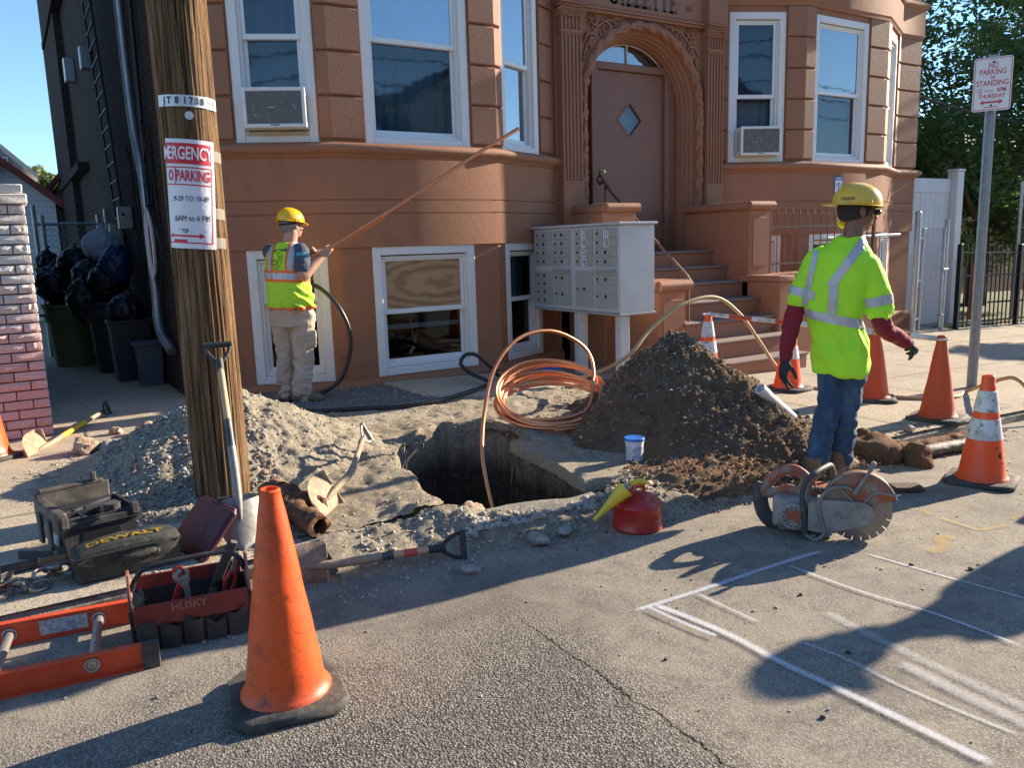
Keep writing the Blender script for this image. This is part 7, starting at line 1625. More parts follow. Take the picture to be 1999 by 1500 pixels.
def worker_left():
    bx_, by_ = 2.09, 7.05; th = atan2(bx_, by_); gz = .125
    W = thing('person', 'person in orange trimmed vest and khaki trousers, holding a copper pipe', 'person', (bx_, by_, gz), -th)
    Z = lambda z: z-gz
    tw = radians(-30)                     # torso faces right and away
    ft = Vector((sin(radians(30)), cos(radians(30)), 0)); rt = Vector((cos(radians(30)), -sin(radians(30)), 0))   # body forward, body right
    hf = Vector((.80, .55, .10)).normalized(); hc = Vector((.060, .03, Z(1.665)))
    sb = MB(); M = head(sb, hc, hf, k=.97); limb(sb, [(.010, .01, Z(1.44)), (.03, .015, Z(1.52)), (.052, .02, Z(1.62))], [.072, .064, .060])
    loft(sb, [(0, 0, Z(.94), .14, .11, tw), (0, 0, Z(1.2), .16, .12, tw), (-.01, 0, Z(1.40), .16, .11, tw), (0, 0, Z(1.48), .08, .07, tw)])
    Sh = Vector((-.01, .01, Z(1.445))); RS_ = Sh+rt*.165; LS = Sh-rt*.165
    RE, RW = Vector((.115, -.17, Z(1.235))), Vector((.300, -.07, Z(1.395))); LE, LW = Vector((.10, .26, Z(1.22))), Vector((.16, .02, Z(1.385)))
    limb(sb, [RS_, RE, RE.lerp(RW, .45), RW], [.052, .050, .045, .029]); limb(sb, [LS, LE, LW], [.05, .042, .028])
    pd = Vector((.86, .0, .50)).normalized()
    hand(sb, RW, (.62, .12, .75), (.30, .85, -.3), 1.05, 1, .02); hand(sb, LW, (.7, -.2, .6), (.2, -.9, .1), 1.05, -1, .02)
    hipL, kneeL, ankL = Vector((-.085, .02, Z(.93))), Vector((-.075, .05, Z(.56))), Vector((-.098, .06, .09)); hipR, kneeR, ankR = Vector((.09, -.04, Z(.93))), Vector((.080, -.05, Z(.56))), Vector((.040, -.06, .09))
    limb(sb, [hipL, kneeL, ankL], [.08, .055, .04]); limb(sb, [hipR, kneeR, ankR], [.08, .055, .04])
    remesh(sb, .0052, 3).build('body', SKIN, W, smooth=70)
    # t-shirt
    m = MB(); loft(m, [(-.005, 0, Z(1.0), .178, .148, tw), (-.01, 0, Z(1.2), .180, .142, tw), (-.015, 0, Z(1.38), .178, .124, tw), (-.01, .0, Z(1.46), .13, .095, tw), (.005, .005, Z(1.505), .076, .072, tw)])
    limb(m, [RS_-rt*.02, RS_.lerp(RE, .40), RS_.lerp(RE, .72)], [.076, .073, .078]); limb(m, [LS+rt*.02, LS.lerp(LE, .4), LS.lerp(LE, .6)], [.072, .070, .070]); ts = remesh(m, .007, 4); folds(ts, .006, 10); ts.build('t_shirt', SLATE, W, smooth=70)
    ax = (RE-RS_).normalized(); L_ = (RE-RS_).length; sn = rt
    for t0, t1 in ((.20, .32),): cut_copy(ts, [(RS_+ax*L_*t0, ax), (RS_+ax*L_*t1, -ax), (RS_-rt*.01, rt)], .003).build('sleeve_stripe', TEAL, W, smooth=70)
    # vest
    m = MB(); loft(m, [(.005, -.01, Z(.955), .205, .175, tw), (.005, -.01, Z(1.0), .208, .178, tw), (-.002, -.005, Z(1.10), .198, .168, tw), (-.010, 0, Z(1.22), .192, .158, tw), (-.018, 0, Z(1.34), .184, .140, tw), (-.02, .005, Z(1.43), .160, .115, tw), (-.008, .01, Z(1.49), .118, .092, tw), (.005, .012, Z(1.525), .085, .080, tw)])
    v = remesh(m, .0075, 5)
    def vf(p, n_):
        lo = smooth(Z(1.2), Z(1.02), p.z); dg = sin((p.x*1.0+p.z*1.35)*58+2*fbm(p, 6)); fr = max(0, p.dot(rt)+.05)*6
        return .008*fbm((p.x, p.y, p.z*.6), 9, 3)+lo*min(1, fr)*.013*dg
    displace(v, vf)
    bm = bmesh.new(); me = bpy.data.meshes.new('t'); me.from_pydata(v.v, [], v.f); bm.from_mesh(me)
    # arm holes
    for S0, sg in ((RS_, 1), (LS, -1)):
        for f in [f for f in bm.faces if (lambda c: (c-(S0+rt*sg*.045+Vector((0, 0, -.055)))).length < .098 or (((c-S0).dot(rt)*sg > -.005) and c.z > S0.z-.03))(f.calc_center_median())]: bm.faces.remove(f)
    for vv in [vv for vv in bm.verts if not vv.link_faces]: bm.verts.remove(vv)
    bm.verts.index_update(); v = MB(); v.add([q.co[:] for q in bm.verts], [[q.index for q in f.verts] for f in bm.faces]); bm.free()
    v.build('vest', LIMEV, W, smooth=70)
    nb = -ft
    def band(planes, mat, off, nm): cut_copy(v, planes, off).build(nm, mat, W, smooth=70)
    up = Vector((.06, 0, 1)).normalized()
    band([((0, 0, Z(1.185)), up), ((0, 0, Z(1.285)), -up)], VOR, .003, 'orange_trim'); band([((0, 0, Z(1.208)), up), ((0, 0, Z(1.262)), -up)], SILV, .006, 'reflective_band')
    for sg in (1, -1):
        c0 = .098*sg; wn = (rt*sg-Vector((0, 0, 1))*.10).normalized()
        band([(rt*(c0-.040*sg), rt*sg), (rt*(c0+.040*sg), -rt*sg), ((0, 0, Z(1.286)), (0, 0, 1))], VOR, .003, 'orange_trim'); band([(rt*(c0-.021*sg), rt*sg), (rt*(c0+.021*sg), -rt*sg), ((0, 0, Z(1.286)), (0, 0, 1))], SILV, .006, 'reflective_band')
    band([((0, 0, Z(.935)), (0, 0, 1)), ((0, 0, Z(.972)), (0, 0, -1))], VOR, .003, 'orange_trim')
    # emblem on the back of the vest
    bv = bvh_of(v); m = MB(); c = Vector((-.02, 0, Z(1.395)))-rt*.005; q = lambda u, z: tuple(c-rt*(-u)+Vector((0, 0, z))+nb*.0)
    sc = 1.0
    def L2(P, r=.0018): decal_line(bv, [q(u*sc, z*sc) for u, z in P], tuple(ft), r, m, .004)
    L2([(-.045, .02), (-.05, -.04), (-.03, -.075), (0, -.09), (.03, -.075), (.048, -.04), (.045, .03)]); L2([(-.04, .05), (-.02, .068), (.02, .07), (.045, .055)], .003); L2([(-.025, .055), (.0, .03), (.03, .05)]); L2([(.01, .02), (.035, .0), (.01, -.01), (.03, -.03)], .0025)
    m.build('vest_emblem', MAT('dark_green_print', (.03, .06, .02), .7), W, smooth=0); m = MB()
    L2([(-.04, -.03), (-.02, -.02), (.0, -.035), (.02, -.05)], .0045); L2([(-.035, -.05), (.0, -.06), (.02, -.065)], .004); m.build('vest_emblem', MAT('dark_red_vest_print', (.35, .04, .02), .7), W, smooth=0)
    # trousers with cargo pocket
    m = MB(); loft(m, [(.0, -.005, Z(.80), .175, .148, tw*.6), (.0, -.005, Z(.90), .180, .150, tw*.6), (.0, -.005, Z(1.0), .165, .145, tw*.6)], 24)
    limb(m, [hipL+Vector((0, 0, -.03)), hipL.lerp(kneeL, .5), kneeL, kneeL.lerp(ankL, .5), ankL+Vector((0, 0, -.015))], [.112, .100, .086, .080, .080]); limb(m, [hipR+Vector((0, 0, -.03)), hipR.lerp(kneeR, .5), kneeR, kneeR.lerp(ankR, .5), ankR+Vector((.005, 0, -.02))], [.115, .104, .090, .085, .086])
    m.box(.12, .195, -.14, .0, Z(.60), Z(.76), .012)
    m = remesh(m, .0075, 3); displace(m, lambda p, n_: (.011+.012*smooth(.45, .12, p.z))*(fbm((p.x, p.y, p.z*1.5), 8, 3)*.8-abs(fbm((p.x+.4*p.z, p.y, p.z*1.7), 9, 2))*1.2+.25)); m.build('trousers', KHAKI, W, smooth=70)
    for A_, dd in ((ankL, (.9, .35)), (ankR, (1, -.25))): m2 = MB(); T = boot(m2, (A_.x, A_.y, -.01), dd, k=1); m2 = remesh(m2, .006, 3); m2.build('boot', BOOT, W, smooth=70); m3 = MB(); sole(m3, T, -.008); m3.build('boot_sole', SOLE, W)
    hair_cap(M, HAIRG, W, -.022, 1.01); hardhat(M, HATG, W, back=False, k=.98, tilt=-.22)
    m = MB(); m.tube([(.078*cos(t), -.012+.098*sin(t), .022) for t in [pi+pi*i/14 for i in range(15)]], .010, 8, T=M); m.build('hat_headband', SOLE, W)
    # pipe held in both hands
    wp_ = []
    T = Matrix.Translation(W.location) @ Matrix.Rotation(-th, 4, 'Z')
    pipe = [(-.06, .0, Z(1.345)), (.14, -.03, Z(1.375)), (.335, -.055, Z(1.452)), (.70, -.06, Z(1.655)), (1.2, -.06, Z(1.945)), (1.7, -.05, Z(2.25)), (2.117, -.04, Z(2.485))]
    mp = MB(); P = [T @ Vector(p) for p in spline(pipe, 8)]; mp.tube(P, .0165, 14, cap=False); mp.tube(P, .0130, 14, cap=False); d = (P[-1]-P[-2]).normalized(); Tm = frame_to(P[-1]-d*.001, P[-1]+d); mp.lathe([(.0130, 0), (.0165, .001)], 14, Tm, cap=False)
    tag(mp.build('copper_pipe', COPPER, None, smooth=60), 'long straight copper pipe held up across the bay by the worker at the window', 'pipe')
    mp = MB(); mp.tube([T @ Vector(p) for p in spline([(.20, .0, Z(1.36)), (.345, -.03, Z(1.437)), (.60, -.035, Z(1.578)), (.86, -.04, Z(1.722))], 6)], .0145, 12)
    tag(mp.build('copper_pipe', COPPER, None, smooth=60), 'short copper pipe end held alongside the long one', 'pipe')
    return W
W1 = worker_left()
# ================================================= SURROUNDINGS
def leafmat(name, c1, c2, trans=.25):
    m = bpy.data.materials.new(name); m.use_nodes = True; nt = m.node_tree; b = nt.nodes['Principled BSDF']; out = nt.nodes['Material Output']
    g = nt.nodes.new('ShaderNodeNewGeometry'); col = _mix(nt, g.outputs['Random Per Island'], c1, c2)
    nt.links.new(col, b.inputs['Base Color']); b.inputs['Roughness'].default_value = .55; b.inputs['Specular IOR Level'].default_value = .35
    tr = nt.nodes.new('ShaderNodeBsdfTranslucent'); nt.links.new(_mix(nt, .5, col, tuple(min(1, x*1.8) for x in c2)), tr.inputs[0])
    mx = nt.nodes.new('ShaderNodeMixShader'); mx.inputs[0].default_value = trans; nt.links.new(b.outputs[0], mx.inputs[1]); nt.links.new(tr.outputs[0], mx.inputs[2]); nt.links.new(mx.outputs[0], out.inputs[0]); return m
LEAF = leafmat('green_leaves', (.035, .075, .018), (.085, .145, .035)); LEAFR = leafmat('lighter_green_leaves', (.045, .095, .022), (.13, .20, .05), .35); LEAF2 = leafmat('yellow_green_leaves', (.075, .115, .025), (.16, .20, .05)); BARK = MAT('grey_brown_bark', (.13, .10, .075), .95, stretch=(6, 6, 1), bump=(('noise', 8, .9),))  # LEAFR is a lighter, more translucent green than LEAF
def leaves(name, centres, n, size, mat, parent, squash=1.0):
    """centres: (x, y, z, r) clumps"""
    C_ = np.array(centres); wts = C_[:, 3]**2.2; wts /= wts.sum(); idx_ = np.random.choice(len(C_), n, p=wts)
    d = np.random.normal(size=(n, 3)); d /= np.linalg.norm(d, axis=1)[:, None]; r = (np.random.random(n)**.42)[:, None]*C_[idx_, 3][:, None]
    P = C_[idx_, :3]+d*r*np.array([1, 1, squash]); s = size*np.random.uniform(.6, 1.35, n)
    a = np.random.normal(size=(n, 3)); a[:, 2] *= .6; a /= np.linalg.norm(a, axis=1)[:, None]; b_ = np.cross(a, np.random.normal(size=(n, 3))); b_ /= np.linalg.norm(b_, axis=1)[:, None]
    c = np.cross(a, b_)
    V = np.stack([P-a*s[:, None], P+b_*(s*.42)[:, None]+c*(s*.10)[:, None], P+a*s[:, None], P-b_*(s*.42)[:, None]+c*(s*.10)[:, None]], 1).reshape(-1, 3)
    me = bpy.data.meshes.new(name); me.vertices.add(n*4); me.vertices.foreach_set('co', V.reshape(-1)); me.loops.add(n*4); me.loops.foreach_set('vertex_index', np.arange(n*4))
    me.polygons.add(n); me.polygons.foreach_set('loop_start', np.arange(n)*4); me.polygons.foreach_set('loop_total', np.full(n, 4)); me.materials.append(mat); me.update()
    o = bpy.data.objects.new(name, me); COL.objects.link(o); o.parent = parent; return o
def tree(label, x, y, z, trunk_h, r0, clumps, n, size, mat, group=None):
    t = thing('tree', label, 'tree', (x, y, z), group=group); mb = MB()
    top = Vector((.1, 0, trunk_h)); mb.tube(spline([(0, 0, -.3), (.04, .02, trunk_h*.4), tuple(top)], 6), [r0*(1.25-.5*i/12) for i in range(13)], 14); mb.build('trunk', BARK, t, smooth=60); mb = MB()
    for (cx, cy, cz, cr) in clumps[::max(1, len(clumps)//26)]:
        e = Vector((cx, cy, cz)); m = top.lerp(e, .5)+Vector((0, 0, -.1*(e-top).length)); P = spline([tuple(top*.92), tuple(m), tuple(e)], 5); mb.tube(P, [r0*.5*(1-.9*i/10) for i in range(11)], 7)
    mb.build('limbs', BARK, t, smooth=60); leaves('crown', clumps, n, size, mat, t, .8); return t
def clumps(cx, cy, cz, rx, ry, rz, n, r, seed):
    rnd = random.Random(seed); out = []
    while len(out) < n:
        p = [rnd.uniform(-1, 1) for _ in range(3)]; q = sqrt(sum(t*t for t in p))
        if q > 1 or q < .25: continue
        out.append((cx+p[0]*rx, cy+p[1]*ry, cz+p[2]*rz, r*rnd.uniform(.55, 1.25)))
    return out
g0 = S(19)+.1
tree('big leafy street side tree filling the right edge behind the iron fence', 19.5, 10.5, g0, 2.2, .22, clumps(1.0, .4, 4.6, 4.0, 3.6, 3.2, 105, .75, 3)+clumps(-.4, -1.2, 2.5, 2.8, 1.9, 1.2, 26, .6, 9), 33000, .085, LEAFR)
tree('tall leafy tree out of frame on the right that shades the facade', 26.5, 10.9, S(26)+.1, 3.0, .25, clumps(0, .2, 8.0, 3.8, 2.9, 4.4, 110, .85, 5), 30000, .12, LEAF)
tree('pale green shrub like tree beside the vinyl fence', 15.4, 9.3, S(15)+.1, .8, .06, clumps(0, .2, 1.6, 1.0, .7, 1.0, 16, .42, 8), 4200, .06, LEAF2)

tree('small street tree out of frame on the right that dapples the pavement', 20.5, 5.1, S(20)+.1, 1.9, .08, clumps(0, 0, 2.9, 1.6, 1.0, 1.1, 22, .42, 31), 5200, .09, LEAF)
# brick house behind the tree on the right
REDBR = MAT('orange_red_brick', (.3, .13, .08), .9, space='world', fn=brick_fn(1, (.33, .14, .085), (.26, .11, .07), (.36, .30, .25)))
HB = thing('brick_house', 'low orange brick house with a pale roof edge behind the right hand tree', 'house', (24, 14, S(24)))
mb = MB(); mb.box(17.5, 36, 14.0, 22, -1.5, 3.9); mb.build('wall', REDBR, HB, smooth=0, world=True)
mb = MB(); mb.add([(17.1, 13.6, 3.9), (36.4, 13.6, 3.9), (36.4, 22.4, 3.9), (17.1, 22.4, 3.9), (19, 18, 5.3), (34, 18, 5.3)], [(0, 1, 5, 4), (1, 2, 5), (2, 3, 4, 5), (3, 0, 4), (3, 2, 1, 0)]); mb.build('roof', MAT('pale_grey_roof', (.42, .40, .37), .8, bump=(('noise', 20, .4),)), HB, smooth=0, world=True)
mb = MB(); mb.box(17.05, 36.4, 13.55, 13.62, 3.72, 3.92); mb.build('gutter', WHITE, HB, world=True)
# low concrete retaining wall and yard behind iron fence
LAWN = MAT('yard_earth', (.16, .15, .09), .95, space='world', layers=((1.2, .4, .6, (.07, .11, .03)), (9, .5, .7, (.24, .20, .13))), bump=(('noise', 30, .6),))
mb = MB(); mb.grid(lambda i, j: (13.3+i*1.5, 7.62+j*.9, zs(13.3+i*1.5, 8)+.02), 20, 8); tag(mb.build('yard', LAWN, smooth=0), kind='structure')
mb = MB(); mb.grid(lambda i, j: (-40+i*2.0, 7.9+j*8, .07 if i < 19 else .06), 20, 12); tag(mb.build('yard', MAT('grey_alley_concrete', (.30, .27, .23), .95, space='world', layers=((1.5, .4, .65, (.22, .20, .17)), (12, .5, .7, (.34, .31, .26))), bump=(('noise', 30, .3),)), smooth=0), kind='structure') if False else None

# white vinyl privacy fence beside the building
VF = thing('vinyl_fence', 'white vinyl panel fence with a tall square post beside the building corner', 'fence', (12.9, 8.15, S(12.9)+.1))
PINKV = MAT('sun_faded_white_vinyl', (.62, .60, .60), .5, space='world', layers=((2, .4, .7, (.56, .54, .53)),))
mb = MB(); gz_ = S(13)+.1
for k in range(11): mb.box(12.50+k*.1445, 12.50+k*.1445+.1425, 8.14, 8.165, gz_+.05, 2.30, .004)
mb.build('panel', PINKV, VF, world=True)
mb = MB(); mb.box(12.5, 14.08, 8.125, 8.18, 2.10, 2.335, .006); mb.box(12.5, 14.08, 8.125, 8.18, gz_+.03, gz_+.17, .006); mb.build('rail', PINKV, VF, world=True)
mb = MB(); mb.box(14.10, 14.30, 8.02, 8.21, gz_, 2.46, .01); mb.build('post', PINKV, VF, world=True)
mb = MB(); mb.box(14.085, 14.315, 8.005, 8.225, 2.461, 2.50, .01); mb.build('post_cap', PINKV, VF, world=True)

# chain link
def chainlink(mb, p0, p1, z0, z1, pitch=.075, r=.0022):
    P0, P1 = Vector((*p0, 0)), Vector((*p1, 0)); L_ = (P1-P0).length; H_ = z1-z0; d = (P1-P0)/L_; n = int((L_+H_)/pitch)+1; nn = Vector((-d.y, d.x, 0))*.004
    for k in range(n):
        for sg in (1, -1):
            s0 = k*pitch-H_ if sg == 1 else k*pitch; a, b_ = (s0, z0), (s0+sg*H_, z1)
            pts = [a, b_]; lo, hi = 0.0, 1.0; ds = b_[0]-a[0]
            for lim, sgn in ((0, 1), (L_, -1)):
                fa, fb = (a[0]-lim)*sgn, (b_[0]-lim)*sgn
                if fa < 0 and fb < 0: lo = 2; break
                if fa < 0: lo = max(lo, fa/(fa-fb))
                if fb < 0: hi = min(hi, fa/(fa-fb))
            if lo >= hi: continue
            q = [P0+d*(a[0]+ds*t)+Vector((0, 0, a[1]+(b_[1]-a[1])*t))+nn*sg for t in (lo, hi)]; mb.tube(q, r, 4, cap=False)
GT = thing('chain_link_gate', 'narrow chain link gate between galvanised posts beside the building corner', 'gate', (12.45, 7.42, S(12.5)+.1)); gz_ = S(12.6)+.1
mb = MB(); mb.cyl((12.03, 7.42, gz_-.1), (12.03, 7.42, 1.72), .043, 16); mb.sphere((12.03, 7.42, 1.73), (.047, .047, .04), 12); mb.build('post', GALV, GT, world=True)
mb = MB(); mb.cyl((12.82, 7.42, gz_-.1), (12.82, 7.42, 1.58), .035, 16); mb.sphere((12.82, 7.42, 1.60), (.04, .04, .04), 12); mb.build('post', GALV, GT, world=True)
mb = MB(); mb.tube(spline([(12.15, 7.40, gz_+.08), (12.15, 7.40, 1.50)], 2)[:1]+[Vector((12.15, 7.40, 1.50)), Vector((12.73, 7.40, 1.50)), Vector((12.73, 7.40, gz_+.08))], .021, 12, closed=True)
mb.cyl((12.15, 7.40, .5), (12.73, 7.40, .5), .012, 8) if False else None
for z in (.1, .7, 1.35): mb.box(12.05, 12.16, 7.385, 7.415, z-.02, z+.02, .004)
mb.build('gate_frame', GALV, GT, world=True)
mb = MB(); chainlink(mb, (12.16, 7.40), (12.72, 7.40), gz_+.10, 1.49, .06, .0028); mb.build('wire_mesh', GALV, GT, world=True, smooth=0)
mb = MB(); mb.box(12.73, 12.86, 7.37, 7.43, .82, .86, .004); mb.box(12.71, 12.75, 7.36, 7.44, .10, .13, .003); mb.build('latch', GALV, GT, world=True)
mb = MB(); mb.box(12.40, 12.48, 7.60, 7.67, gz_-.1, .62); tag(mb.build('dark_post', BLACKR, None), 'short dark post in the gap between building and gate', 'post')
# black iron fence
IF = thing('iron_fence', 'black iron picket fence running along the pavement on the right', 'fence', (13.75, 7.35, S(13.7)+.1))
BLK = MAT('black_iron_paint', (.014, .015, .018), .4, metal=.4)
def fence_z(x): return S(x)+.10
A_ = (13.25, 7.42); B_ = (26.0, 7.05)
fx = lambda t: (A_[0]+(B_[0]-A_[0])*t, A_[1]+(B_[1]-A_[1])*t)
for k in range(8): x, y = fx(k/7*.98+.0); mb = MB(); z = fence_z(x); mb.box(x-.035, x+.035, y-.035, y+.035, z-.1, z+1.42, .004); mb.build('post', BLK, IF, world=True)
for zz in (.13, .90, 1.28): mb = MB(); a, b_ = fx(0), fx(1); mb.tube([(a[0], a[1], fence_z(a[0])+zz), (b_[0], b_[1], fence_z(b_[0])+zz)], .017, 6); mb.build('rail', BLK, IF, world=True, smooth=0)
np_ = 100
for k in range(np_): t = (k+.5)/np_; x, y = fx(t); z = fence_z(x); mb = MB(); mb.box(x-.009, x+.009, y-.009, y+.009, z+.04, z+1.38); mb.add([(x-.009, y-.009, z+1.38), (x+.009, y-.009, z+1.38), (x+.009, y+.009, z+1.38), (x-.009, y+.009, z+1.38), (x, y, z+1.44)], [(0, 1, 4), (1, 2, 4), (2, 3, 4), (3, 0, 4)]); mb.build('picket', BLK, IF, world=True, smooth=0)
CF = thing('chain_link_fence', 'tall chain link fence seen through the tree at the right edge', 'fence', (17.2, 8.2, S(17)+.1))
mb = MB()
for x in (16.0, 18.4, 20.8): mb = MB(); mb.cyl((x, 7.9, -.6), (x, 7.9, 2.3), .03, 10); mb.build('post', GALV, CF, world=True)
mb = MB(); mb.cyl((16.0, 7.9, 2.28), (20.8, 7.9, 2.28), .02, 8); mb.build('top_rail', GALV, CF, world=True)
mb = MB(); chainlink(mb, (16.0, 7.89), (20.8, 7.89), -.2, 2.27, .09, .0035); mb.build('wire_mesh', MAT('dull_wire', (.14, .16, .17), .5, metal=.5), CF, world=True, smooth=0)
mb = MB(); mb.tube(spline([(12.6, 8.3, 3.75), (16, 8.6, 3.55), (20, 8.8, 3.5), (26, 9, 3.6)], 6), .028, 6); tag(mb.build('overhead_cable', SOLE, None), 'black overhead cable running from the building corner into the tree', 'cable')
mb = MB(); mb.cyl((15.2, 8.25, -.3), (15.2, 8.25, .85), .035, 10); tag(mb.build('orange_post', ORANGED, None), 'short orange post in the yard behind the iron fence', 'post')

# ------------------------------------------------ left side
WP = thing('rough_brick_wall', 'rough faced painted brick wall, pink below and greyish white above, at the left edge', 'wall', (.166, 6.94, .12))
def wall_tone(nt, co, cur, b):  # pinkish brick low down, greyish white higher up
    g = nt.nodes.new('ShaderNodeNewGeometry'); sp = nt.nodes.new('ShaderNodeSeparateXYZ'); nt.links.new(g.outputs['Position'], sp.inputs[0])
    f = _ramp(nt, _math(nt, 'ADD', sp.outputs[2], _math(nt, 'MULTIPLY', _tex(nt, 'noise', 2.5, g.outputs['Position'], 4), .5)), .95, 1.6)
    pk = _mix(nt, g.outputs['Random Per Island'], (.60, .36, .33), (.68, .44, .40)); wh = _mix(nt, g.outputs['Random Per Island'], (.62, .56, .50), (.74, .69, .62))
    return _mix(nt, _ramp(nt, _tex(nt, 'noise', 30, g.outputs['Position'], 4), .58, .7, 0, .6), _mix(nt, f, pk, wh), (.30, .20, .18))
WPM = MAT('rough_pink_grey_brick', (.5, .4, .38), .9, space='world', fn=wall_tone, bump=(('noise', 60, .7),)); MORT = MAT('brown_mortar', (.22, .13, .10), .95, space='world', bump=(('noise', 60, .5),))
mb = MB(); mb.box(-2.6, .150, 6.97, 7.30, -.1, 1.93); mb.build('mortar_core', MORT, WP, world=True, smooth=0)
mb = MB(); ch = .0715
def rbrick(x0, x1, z0, z1, yf=6.935, dep=.05, amp=.012):
    nx, nz = 7, 4; vs = []
    for j in range(nz):
        for i in range(nx):
            ed = i in (0, nx-1) or j in (0, nz-1); x = x0+(x1-x0)*i/(nx-1); z = z0+(z1-z0)*j/(nz-1)
            vs.append((x, yf+(.002 if ed else -amp*abs(fbm((x*1, z*1.3, 3), 30, 4))*2.4), z+(0 if ed else .004*fbm((x, z, 9), 30))))
    b0 = len(vs); per = [(i, 0) for i in range(nx)]+[(nx-1, j) for j in range(1, nz)]+[(i, nz-1) for i in range(nx-2, -1, -1)]+[(0, j) for j in range(nz-2, 0, -1)]
    for i, j in per: v = vs[j*nx+i]; vs.append((v[0], yf+dep, v[2]))
    fs = [(j*nx+i, j*nx+i+1, (j+1)*nx+i+1, (j+1)*nx+i) for j in range(nz-1) for i in range(nx-1)]; m = len(per)
    fs += [(per[(k+1) % m][1]*nx+per[(k+1) % m][0], per[k][1]*nx+per[k][0], b0+k, b0+(k+1) % m) for k in range(m)]; mb.add(vs, fs)
for c_ in range(24):
    z0 = .125+c_*ch+.005; z1 = z0+ch-.011; x = .166; first = True; rnd = random.Random(c_)
    while x > -2.6: w_ = (.10 if (c_ % 2) else .20) if first else rnd.choice((.19, .20, .21)); first = False; rbrick(x-w_, x-.008 if x < .16 else x, z0, z1); x -= w_
mb.build('brick_face', WPM, WP, world=True, smooth=28)
mb = MB()
for c_ in range(24):
    z0 = .125+c_*ch+.005; z1 = z0+ch-.013
    for y0 in (6.94+.01, 7.13): mb.box(.151, .170, y0, y0+.165, z0, z1, .004)
displace(mb, lambda p, n_: .004*fbm(p, 30)); mb.build('brick_return', WPM, WP, world=True)
mb = MB()
for k in range(12): x = .19-k*.235; mb.box(x-.23, x, 6.90, 7.33, 1.845, 1.915, .008); mb.box(x-.235, x-.02, 6.915, 7.32, 1.918, 1.982, .008)
bm = bmesh.new(); displace(mb, lambda p, n_: .007*fbm(p, 24)); mb.build('cap_course', WPM, WP, world=True)
# neighbour's porch trim at the very left edge
NB = thing('neighbour_house', 'cream trimmed house corner just showing at the left edge above the brick wall', 'house', (-.5, 8.5, .1))
mb = MB(); mb.box(-2.8, -.30, 8.2, 12, .0, 6.5); mb.build('wall', MAT('cream_siding', (.62, .55, .42), .7, space='world'), NB, world=True, smooth=0)
mb = MB(); mb.box(-.47, -.38, 8.1, 8.2, .0, 4.0, .01); mb.box(-2.8, -.30, 7.9, 12.2, 2.45, 2.62, .02); mb.build('trim', WHITE, NB, world=True)
mb = MB(); mb.box(-.46, -.30, 8.02, 8.3, 2.0, 2.10, .03); mb.build('black_bracket', SOLE, NB, world=True)
# chain link gate across the alley
AG = thing('alley_gate', 'chain link gate with steel posts closing the dark alley, bags piled against it', 'gate', (.35, 10.3, .1))
for x, h in ((.40, 2.15), (.49, 2.02), (1.16, 2.02), (1.26, 2.1)): mb = MB(); mb.cyl((x, 12.6, 0), (x, 12.6, h), .026, 10); mb.build('post', GALV, AG, world=True)
mb = MB(); mb.cyl((.40, 12.6, 1.90), (1.26, 12.6, 1.90), .02, 8); mb.build('rail', GALV, AG, world=True)
mb = MB(); chainlink(mb, (.49, 12.6), (1.16, 12.6), .15, 1.92, .075, .003); mb.build('wire_mesh', GALV, AG, world=True, smooth=0)
# bins and bags
def bin_round(label, x, y, z, r0, r1, h, mat, rz=0):
    t = thing('rubbish_bin', label, 'bin', (x, y, z), rz, 'bins in the alley'); mb = MB(); mb.lathe([(r0*.9, 0), (r0, .02), (r0+(r1-r0)*.72, h*.72), (r1+.004, h*.74), (r1+.012, h*.80), (r1+.008, h*.94), (r1+.03, h*.95), (r1+.03, h), (r1, h), (r1-.02, h*.9), (r0*.9, .05), (0, .05)], 32); mb.build('bin_body', mat, t, smooth=40)
    mb = MB(); 
    for q in (-1, 1): mb.tube([(q*(r1+.01), -.06, h*.84), (q*(r1+.05), -.05, h*.84), (q*(r1+.05), .05, h*.84), (q*(r1+.01), .06, h*.84)], .014, 8)
    mb.build('handle', mat, t); return t
bin_round('large faded yellow green round bin at the left of the alley', .64, 11.4, .09, .24, .30, .80, MAT('faded_yellow_green_plastic', (.13, .14, .045), .6, layers=((4, .4, .7, (.10, .11, .035)),)))
GB_ = MAT('slate_blue_bin_plastic', (.07, .095, .13), .5); DK = MAT('black_bin_plastic', (.02, .022, .028), .5)
def bin_sq(label, x, y, z, w0, w1, h, mat, rz=0):
    t = thing('rubbish_bin', label, 'bin', (x, y, z), rz, 'bins in the alley'); mb = MB(); taper_box(mb, w0, w0*.8, w1, w1*.8, 0, h, .01); mb.box(-w1-.02, w1+.02, -w1*.8-.02, -w1*.8+.0, h-.03, h+.01, .006); mb.box(-w1-.02, w1+.02, w1*.8-.0, w1*.8+.02, h-.03, h+.01, .006); mb.box(-w1-.02, -w1, -w1*.8+.001, w1*.8-.001, h-.03, h+.01, .006); mb.box(w1, w1+.02, -w1*.8+.001, w1*.8-.001, h-.03, h+.01, .006); mb.build('bin_body', mat, t); return t
bin_sq('small slate blue open bin nearest the front of the alley', 1.15, 8.98, .09, .10, .125, .48, GB_, .0)
bin_sq('black bin behind the small slate blue one', 1.06, 9.55, .09, .17, .20, .68, DK, .0)
bin_round('black round bin between the green bin and the brick side wall', .98, 10.4, .09, .2, .25, .85, DK)
